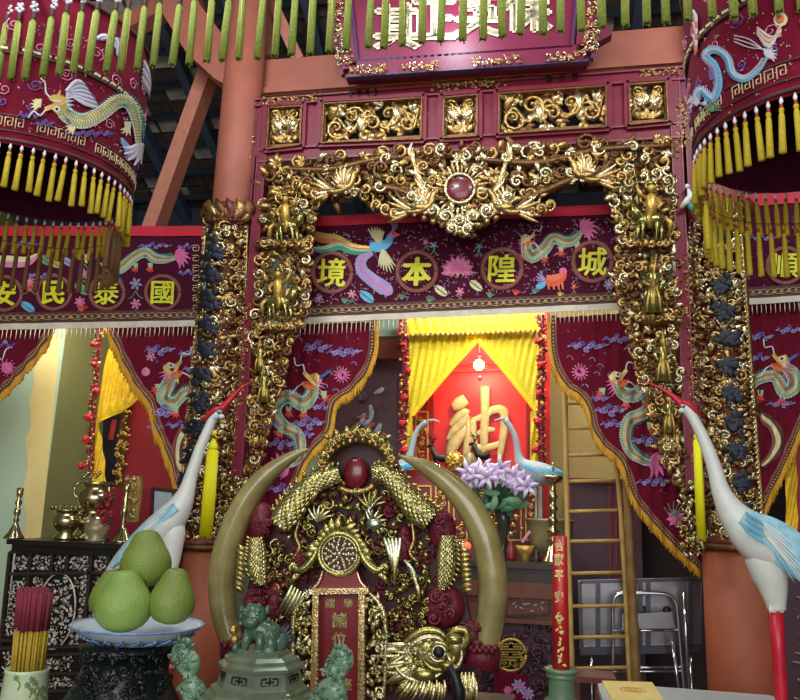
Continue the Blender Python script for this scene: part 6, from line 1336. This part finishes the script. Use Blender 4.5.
b = MB(); b.tube([at(cx_+20.5*math.cos(k*PI/18), cy_+20.5*math.sin(k*PI/18), YT-.11) for k in range(37)], 2.4*qT, 8, 0)
b.tube([at(cx_+17.5*math.cos(k*PI/18), cy_+17.5*math.sin(k*PI/18), YT-.112) for k in range(37)], .8*qT, 6, 1)
for k in range(15):
    a = PI+PI*k/14; L = 13+5*math.cos((k-7)*.8); leaf(b, plane(YT-.1), cx_+20*math.cos(a), cy_+20*math.sin(a), a+.3*(1 if k > 7 else -1), L, 4, 0, .4, .2)
for s_ in (-1, 1):
    vine(b, plane(YT-.1), [(cx_+s_*21, 550), (cx_+s_*28, 562), (cx_+s_*38, 570), (cx_+s_*46, 566)], 4.4, 0, 1, 20); scroll(b, plane(YT-.1), cx_+s_*46, 568, 5, 1, s_, 2.2, 0)
    for k in range(5): leaf(b, plane(YT-.09), cx_+s_*(24+k*4), 556+k*4, (PI/2-s_*.9), 15, 3, k % 2, .4*s_, .2)
b.build('flame_surround', ['gold_green', 'gold_pale'], mr)
# gilded dragon head low on the right
b = MB(); S = plane(YT-.08); E2 = lambda x, y, rx, ry, d, m=0, dy=0: b.ball(at(x, y, YT-.08-dy), (rx*qT, d, ry*qT), 16, 12, m)
E2(430, 655, 25, 20, .035); E2(456, 646, 11, 15, .045, 0, .015); E2(424, 674, 12, 7, .03, 0, .03); E2(455, 639, 8, 5, .03, 0, .05); E2(408, 662, 12, 14, .03); E2(447, 665, 8, 6, .03, 0, .045)
def ropes(pts, w, m=0, lift=.11): b.tube([at(p[0], p[1], YT-lift) for p in cr(pts, 20)], [w*qT*(.45+.7*math.sin(PI*(.1+.85*i/19))) for i in range(20)], 9, m)
ropes([(400, 656), (407, 641), (422, 631), (438, 631), (448, 640)], 3.2, 0, .1); ropes([(404, 660), (411, 646), (424, 638), (438, 638), (446, 645)], 2.6, 1, .115); ropes([(446, 640), (454, 630), (466, 631), (467, 642), (461, 650)], 3, 0, .12); ropes([(452, 643), (458, 638), (464, 641), (461, 648)], 2, 1, .13)
ropes([(424, 662), (434, 669), (445, 668), (453, 660), (457, 648)], 2.8, 0, .125); ropes([(446, 652), (450, 660), (455, 668), (461, 660), (462, 650)], 2, 1, .13); ropes([(396, 668), (406, 677), (420, 681), (434, 677), (442, 672)], 2.6, 1, .11); ropes([(430, 648), (436, 643), (444, 644), (448, 650)], 2, 0, .14); ropes([(430, 656), (436, 661), (444, 660)], 1.8, 1, .14)
S = plane(YT-.1)
for k in range(26): rn = random.Random(k*7); leaf(b, S, 424-rn.uniform(0, 22), 640+rn.uniform(0, 44), PI-.35+rn.uniform(-.35, .45), rn.uniform(20, 34), rn.uniform(1.6, 2.8), k % 2, rn.uniform(-.5, .3), .12)
for k in range(16): leaf(b, plane(YT-.125), 408+k*2.4, 680+(k % 3)*2, PI/2+.5-.05*k, 18, 1.8, k % 2, .3, .15)
for k in range(12): leaf(b, plane(YT-.11), 462+k*1.2, 672+(k % 3)*3, PI/2-.03*(k-4), 26, 1.9, k % 2, .2, .12)
fill(b, plane(YT-.118), [(406, 644), (430, 640), (428, 662), (420, 676), (404, 672)], 5, 3, (('scroll', 3), ('leaf', 3)), ((0, 2), (1, 1)), 1, .6)
hd = b.build('gilt_dragon_head', ['gold_green', 'gold_pale'], sh)
b = MB(); b.ball(at(439, 652, YT-.155), 5.6*qT, 14, 10, 0); b.tube([at(439+6.6*math.cos(k*PI/10), 652+6*math.sin(k*PI/10), YT-.155) for k in range(21)], 1.5*qT, 6, 1); b.build('eye', ['ink', 'gold_pale'], hd)
b = MB(); b.tube([at(*p, YT-.15) for p in ((448, 666), (455, 676), (459, 690), (459, 712))], [2*qT, 4.6*qT, 5.4*qT, 5*qT], 9, 0); b.build('dark_slot', 'ink', hd)  # black tube drawn for the dark slot below the head
# ================================================================== front offering table (below the view) and what stands on it
ZF = .86; ZSET[0] = None
fo = thing('offering_table', 'front offering table carrying the censer, fruit and candle, below the view', 'table', (-.4, -2.62, 0))
b = MB(); b.box((-.35, -2.64, ZF-.02), (2.6, .66, .04), 0); b.build('tabletop', 'wood_dark', fo)
for sx in (-1, 1):
    for sy in (-1, 1): b = MB(); b.box((-.35+sx*1.2, -2.64+sy*.27, (ZF-.04)/2), (.08, .08, ZF-.04), 0); b.build('leg', 'wood_dark', fo)
def down(x, y, Y): p = at(x, y, Y); return (p.z-ZF)/mpp(p)      # px from here down to the table
# censer with guardian lion
YL_ = -2.72; cz = thing('lidded_censer', 'octagonal bronze green censer whose lid carries a seated lion', 'censer', Vector((at(258, 700, YL_).x, YL_, ZF)))
p0 = at(259, 700, YL_); q = mpp(p0); hb = (p0.z-ZF)/q
b = MB(); b.lathe(Vector((p0.x, p0.y, ZF)), [(r*q, z*q) for r, z in ((40, 0), (42, 6), (34, 14), (50, hb*.4), (58, hb*.7), (54, hb-8), (60, hb-5))], 8, 0, sm=False, ph=PI/8-.2); b.build('body', 'bronze', cz)
b = MB(); b.lathe(p0, [(r*q, z*q) for r, z in ((62, -8), (64, -4), (62, 1), (56, 4), (56, 7), (50, 10), (50, 13), (44, 15.5), (43, 17), (39, 31), (44, 32), (44, 35), (38, 38), (38, 41), (32, 44), (28, 45), (28, 48), (24, 49))], 8, 0, sm=False, ph=PI/8-.2); ld2 = b.build('lid', 'bronze', cz)
b = MB()                                     # pierced fret on the lid wall
for k in range(8):
    b = MB(); a = 2*PI*k/8-.2; n_ = Vector((math.cos(a), math.sin(a), 0)); t_ = Vector((-math.sin(a), math.cos(a), 0)); c0 = Vector((p0.x, p0.y, p0.z+24*q))+n_*(38.2*q)
    for (u, v, w, h) in ((0, 0, 9, 2), (0, 0, 2, 9), (-5, 3.2, 5, 1.6), (5, 3.2, 5, 1.6), (-5, -3.2, 5, 1.6), (5, -3.2, 5, 1.6), (-8, 0, 1.6, 6), (8, 0, 1.6, 6)):
        b.box(c0+t_*(u*q)+Vector((0, 0, v*q)), (w*q, 1.2*q, h*q), 0, Matrix((t_, n_, Vector((0, 0, 1)))).transposed())
    b.build('fretwork', 'ink', ld2)
b = MB(); qq = q; P = lambda u, v, l=0: at(258+u*1.16, 652+v*1.12, YL_)+NF*(l*qq); e = lambda u, v, l, rx, ry, rz, m=0: b.ball(P(u, v, l), (rx*q, ry*q, rz*q), 14, 10, m); q = qq*1.16
b.box(P(2, 1, 0), (46*q, 34*q, 3*q), 0)
b.tube([P(14, -10, -4), P(8, -16, -1), P(2, -22, 4), P(-1, -28, 6)], [11*q, 11.5*q, 10*q, 8*q], 14, 0)
e(15, -9, -3, 11, 9, 10); e(13, -8, 7, 6, 6, 8); e(12, -3, 11, 6, 4, 3)
b.tube([P(-4, -20, 9), P(-6, -12, 12), P(-8, -4, 13)], [5*q, 4*q, 3.4*q], 10, 0); b.tube([P(5, -19, 10), P(6, -11, 13), P(5, -3, 15)], [4.6*q, 3.8*q, 3.4*q], 10, 0); e(-9, -2, 15, 4.6, 5, 3); e(5, -2, 16, 4.6, 5, 3)
e(-1, -33, 8, 11, 10, 10.5); e(-1, -28.5, 17, 7, 5, 4.6); e(-1, -33, 17.5, 3.2, 3, 2.4); e(-1, -24.5, 15, 5.4, 4, 1.8)
for s_ in (-1, 1): e(-1+s_*5, -36, 16, 2.6, 2, 2.2); e(-1+s_*5.4, -38.6, 15, 3.6, 2.4, 1.5); e(-1+s_*11, -38, 6, 2.6, 3.4, 4)
rn = random.Random(5)
for k in range(34):
    a = rn.uniform(-PI, PI); rr = rn.uniform(9, 12); u, v = -1+rr*math.cos(a), -31+rr*math.sin(a)
    if math.sin(a) > .75: continue
    b.ball(P(u, v, rn.uniform(3, 11)), 2.5*q, 7, 5, 0)
for k in range(10): scroll(b, lambda x, y, h=0: at(x, y, YL_)+NF*(h+9*q), 262+rn.uniform(-2, 14), 634+rn.uniform(0, 14), 3, k, 1, 1.1, 0)
lion = b.build('lion', 'jade', ld2); q = qq
b = MB()
for k in range(7): leaf(b, lambda x, y, h=0: at(x, y, YL_)+NF*(h-6*q), 276, 648, -1.9+.2*k, 26-abs(k-3)*2, 4, 0, .3, .2)
b.build('tail', 'ink', lion)
b = MB(); q = qq; e(-17, -21, 12, 4.6, 4.6, 4.6); e(-16, -13, 12, 4.8, 4.8, 4.8); e(-15, -6, 12, 4, 5, 6, 1); b.build('ball_cluster', ['gold', 'jade'], lion)
HL = [(172, 649), (175, 643), (182, 640), (187, 636), (191, 640), (192, 648), (198, 655), (200, 668), (196, 677), (203, 682), (208, 690), (206, 716), (182, 716), (184, 692), (177, 687), (186, 679), (191, 671), (189, 664), (182, 663), (174, 665), (171, 657)]
HR = [(339, 643), (347, 646), (353, 653), (354, 664), (349, 673), (345, 678), (347, 692), (350, 716), (312, 716), (309, 694), (323, 687), (328, 678), (324, 668), (326, 660), (331, 653), (334, 646)]
for out, eye, blobs in ((HL, (181, 649), ((184, 652, 9, 9), (195, 664, 7, 11), (192, 690, 10, 16), (178, 657, 7, 6))), (HR, (337, 656), ((341, 657, 11, 11), (335, 670, 8, 9), (332, 692, 16, 14), (346, 664, 6, 8)))):
    b = MB(); S = lambda x, y, h=0: at(x, y, YL_)+NF*h
    n = 60; P = [lerpath_len(out+[out[0]], i/n) for i in range(n)]; cx_, cy_ = sum(p[0] for p in P)/n, sum(p[1] for p in P)/n
    for f in (1, -1):                       # rounded both sides
        rows = [[S(cx_+(p[0]-cx_)*t, cy_+(p[1]-cy_)*t, f*q*(7*(1-t*t)**.5)) for p in P+[P[0]]] for t in (1, .94, .84, .68, .45, .2)]
        b.grid(rows, 0)
    for x, y, rx, ry in blobs: b.ball(S(x, y, 2*q), (rx*q, 7*q, ry*q), 12, 9, 0)
    fill(b, lambda x, y, h=0: S(x, y, h+6.5*q), [(cx_+(x-cx_)*.86, cy_+(y-cy_)*.9) for x, y in out], 5.5, 3, (('scroll', 4), ('leaf', 5), ('bead', 1)), ((0, 3), (1, 2)), 1.0, .8)
    b.ball(S(*eye, 9*q), 2.2*q, 8, 6, 1); b.tube([S(eye[0]+3*math.cos(t*PI/5), eye[1]+3*math.sin(t*PI/5), 8.5*q) for t in range(11)], .9*q, 5, 0)
    for k in range(4): leaf(b, lambda x, y, h=0: S(x, y, h+5*q), eye[0]+2+k*3, eye[1]-6+k*2, -PI/2-.5+.3*k, 9, 2, 1, .4, .2)
    b.tube([S(blobs[2][0], 704, 0), at(258, 712, YL_)], 8*q, 10, 0)
    b.build('handle', ['jade_pale', 'jade'], cz)
# dragon candle in its green pottery holder
YK = -2.6; pk = at(561, 669, YK); qk = mpp(pk); hk = (pk.z-ZF)/qk
ho = thing('candle_holder', 'ribbed green pottery holder of the red candle', 'candle holder', Vector((pk.x, YK, ZF)))
b = MB(); b.lathe(Vector((pk.x, YK, ZF)), [(r*qk, z*qk) for r, z in ((18, 0), (19, 4), (13, 10), (11, hk*.4), (14, hk-40), (13, hk-34), (13, hk-33), (16.4, hk-32), (16.8, hk-30), (16.4, hk-28.4), (12.6, hk-27.6), (12.5, hk-27), (12.3, hk-18), (12.5, hk-9), (12.6, hk-8.4), (15, hk-7.4), (15.4, hk-5.6), (13.6, hk-4.6), (13.8, hk-4), (16.8, hk-2), (17.2, hk), (16, hk+1.2), (7, hk+.5), (.5, hk))], 28, 0); b.build('body', 'pot_green', ho)
ca = thing('dragon_candle', 'tall red candle with gilt characters and relief standing in the green holder', 'candle', Vector((pk.x, YK, pk.z)))
b = MB(); tp_ = at(560, 536, YK); b.tube([pk, pk*.5+tp_*.5, tp_], [8.6*qk, 8*qk, 7.2*qk], 18, 0); b.build('wax', 'candle', ca)
b = MB(); S = lambda x, y, h=0: at(x, y, YK)+NF*(h+7.6*qk)
fill(b, S, [(556, 612), (563, 612), (563, 664), (556, 664)], 4.4, 5, (('scroll', 3), ('leaf', 4), ('bead', 1)), ((0, 1),)); b.build('gilt_relief', 'candle_gold', ca)
b = MB()
for ch, y, s_ in (('合', 545, 12), ('家', 559, 13), ('平', 575, 12), ('安', 596, 12)): put_glyph(b, S, ch, 559, y, s_, .0, 0, .04, wide=.75)
b.build('character', 'candle_gold', ca)
# incense bundle in a flowered vase
YV = -2.75; pv_ = at(28, 668, YV); qv = mpp(pv_); hv = (pv_.z-ZF)/qv
iv = thing('incense_vase', 'pale green flowered cylinder vase at the lower left corner', 'vase', Vector((pv_.x, YV, ZF)))
b = MB(); b.lathe(Vector((pv_.x, YV, ZF)), [(r*qv, z*qv) for r, z in ((24, 0), (25, 3), (24, 8), (22.5, hv*.5), (20.5, hv-3), (21.5, hv), (19.5, hv), (18, hv-20), (.5, hv-22))], 30, 0); b.build('body', 'vase_glaze', iv)
b = MB(); S = cyl(pv_.x, YV, 21.6*qv); rn = random.Random(2)
for k in range(9):
    x, y = rn.uniform(14, 44), rn.uniform(676, 700); flower(b, S, x, y, 3.6, 6, k % 2, 1-k % 2, .001)
    thread(b, S, [(x, y), (x+4, y+6), (x+2, y+12)], .6, 1, .002)
b.build('painted_flowers', ['vase_mark', 'pomelo_pale'], iv)
ib = thing('incense_bundle', 'thick bundle of incense sticks with dark red coated tops in the flowered vase', 'incense', Vector((pv_.x, YV, pv_.z-.02)))
b = MB(); b2 = MB(); rn = random.Random(8)
for k in range(96):
    a = k*2.39996; r = math.sqrt((k+.5)/96); dx, dy = r*math.cos(a), r*math.sin(a)
    lo = pv_+Vector((dx*15*qv, dy*15*qv, -.03)); hi = at(36, 589, YV)+Vector((dx*16.5*qv, dy*16*qv, rn.uniform(-.014, .006))); mid = lo+(hi-lo)*.56
    b.tube([lo, mid], 1.3*qv, 5, 0); b2.tube([mid, hi], 2.1*qv, 5, 0)
b.build('stick_ends', 'incense_stick', ib); b2.build('coated_tops', 'incense_red', ib)
# blue and white dish of pomelos on a carved black stand
YP = -2.65; pp = at(137, 645, YP); qp = mpp(pp); hp = (pp.z-ZF)/qp
st = thing('carved_stand', 'black carved wooden stand under the dish of pomelos', 'stand', Vector((pp.x, YP, ZF)))
b = MB(); b.lathe(Vector((at(126, 660, YP).x, YP, ZF)), [(r*qp, z*qp) for r, z in ((66, 0), (68, 4), (60, 10), (62, hp*.35), (50, hp*.55), (42, hp*.75), (43, hp-6), (47, hp-4), (47, hp-.5), (.5, hp-.4))], 8, 0, ph=.3); b.build('body', 'carved_black', st)
b = MB(); S = cyl(at(126, 660, YP).x, YP, 45*qp); fill(b, S, [(84, 652), (168, 650), (170, 702), (74, 702)], 9, 8, (('scroll', 4), ('leaf', 3), ('ring', 2)), ((0, 5), (1, 1)), .95, .7); b.build('openwork', ['carved_black', 'ebony'], st)
ds = thing('porcelain_dish', 'blue and white porcelain dish holding four green pomelos', 'dish', pp)
rD = 64*qp; tilt = Vector((-.03, 0, 1)).normalized(); b = MB(); b.lathe(pp, [(r*qp, z*qp) for r, z in ((26, 2), (27, 4), (40, 6), (54, 12), (64, 19), (65, 20), (63.5, 20.4), (53, 14.5), (40, 9), (.5, 6))], 48, 0, axis=tilt); b.build('dish', 'porcelain', ds)
b = MB()
b.lathe(pp, [(r*qp, z*qp) for r, z in ((64, 18.6), (65.6, 19.8), (64.4, 20.8), (62, 19.6), (62, 19.3))], 48, 0, axis=tilt, cap=False)
for k in range(22):
    a = 2*PI*k/22; S = lambda x, y, h=0, a=a: pp+Vector((math.cos(a+x), math.sin(a+x), 0))*((44+y*.8)*qp+h*0)+Vector((0, 0, (6.4+y*.44)*qp-.004-math.cos(a)*.0))
    b.tube([S(-.08, 0), S(-.02, 6), S(.06, 8), S(.1, 14)], 1.2*qp, 5, 0); b.tube([S(.02, 2), S(.12, 4), S(.1, 10)], 1*qp, 5, 0)
b.build('blue_pattern', 'porcelain_blue', ds)
def pomelo(x, y, r, nx, ny, Y, label, m='pomelo', seed=0):
    c = at(x, y, Y); q = mpp(c); top = at(nx, ny, Y); ax = (top-c); L = ax.length/q; ax.normalize(); o = thing('pomelo', label, 'pomelo', c-Vector((0, 0, r*q)), 'pomelos on the dish')
    K = L/r/1.22; prof = [(.02, -.95), (.3, -.93), (.66, -.78), (.92, -.48), (1, -.14), (.96, .14*K), (.84, .42*K), (.69, .68*K), (.57, .9*K), (.47, 1.06*K), (.36, 1.16*K), (.2, 1.21*K), (.08, 1.21*K), (.02, 1.19*K)]
    P = cr(prof, 26); b = MB(); b.lathe(c, [(max(.0005, p[0])*r*q, p[1]*r*q) for p in P], 30, 0, axis=ax); b.build('fruit', m, o)
    b = MB(); b.lathe(c+ax*(L*q-.007), [(.006, 0), (.005, .006), (.001, .007)], 8, 0, axis=ax); b.build('stem_scar', 'stem', o)
pomelo(124, 604, 28, 126, 570, YP-.06, 'pale green pear shaped pomelo at the front left of the dish', 'pomelo_pale')
pomelo(172, 601, 23, 177, 568, YP-.0, 'green pomelo at the right of the dish, just under the top one', 'pomelo')
pomelo(146, 562, 25, 147, 530, YP+.03, 'yellow green pomelo perched on top of the others', 'pomelo')
pomelo(110, 598, 20, 113, 570, YP+.11, 'pomelo mostly hidden behind the front left one', 'pomelo')
# ================================================================== pale folding table with a yellow paper at the lower right
ZW = .75; c1, c2_, c3_ = atz(603, 682.5, ZW), atz(760, 685.5, ZW), atz(775, 698, ZW)
wt = thing('pale_table', 'pale grey table top at the lower right beside the red crane leg', 'table', Vector(((c1.x+c2_.x)/2, c1.y-.25, 0)))
b = MB(); yb = min(c1.y, c2_.y); x0, x1 = c1.x-.03, c2_.x
pts = [Vector((x0+.04, yb, ZW)), Vector((x1-.02, yb, ZW)), Vector((x1+.0, yb-.03, ZW)), Vector((x1+.0, yb-.6, ZW)), Vector((x0, yb-.6, ZW)), Vector((x0, yb-.04, ZW))]
b.prism(pts, (0, 0, -.035), 0); b.build('tabletop', 'table_white', wt)
for x in (x0+.06, x1-.06):
    for y in (yb-.06, yb-.54): b = MB(); b.tube([Vector((x, y, 0)), Vector((x, y, ZW-.03))], .014, 8, 0); b.build('leg', 'chrome', wt)
yp = thing('yellow_paper', 'yellow printed joss paper sheet lying on the far left corner of the pale table', 'paper', atz(630, 690, ZW))
b = MB(); pz = [atz(x, y, ZW+.012) for x, y in ((602, 680.5), (652, 682), (663, 698), (612, 699))]; b.prism(pz, (0, 0, -.011), 0); b.build('sheet', 'paper', yp)
b = MB(); cen = atz(633, 690, ZW+.013)
for k in range(3): b.tube([cen+Vector(((.02+.022*k)*math.cos(t*PI/8), (.016+.018*k)*math.sin(t*PI/8), 0)) for t in range(17)], .0025, 4, 0)
b.build('printed_mark', 'paper_ink', yp)
for o in SC.objects:
    if o.name.startswith('sequin_specks'): o['kind'] = 'stuff'
# ================================================================== view settings
vs = SC.view_settings; vs.view_transform = 'Standard'; vs.look = 'None'; vs.exposure = EXPOSURE; vs.gamma = 1; vs.use_curve_mapping = False
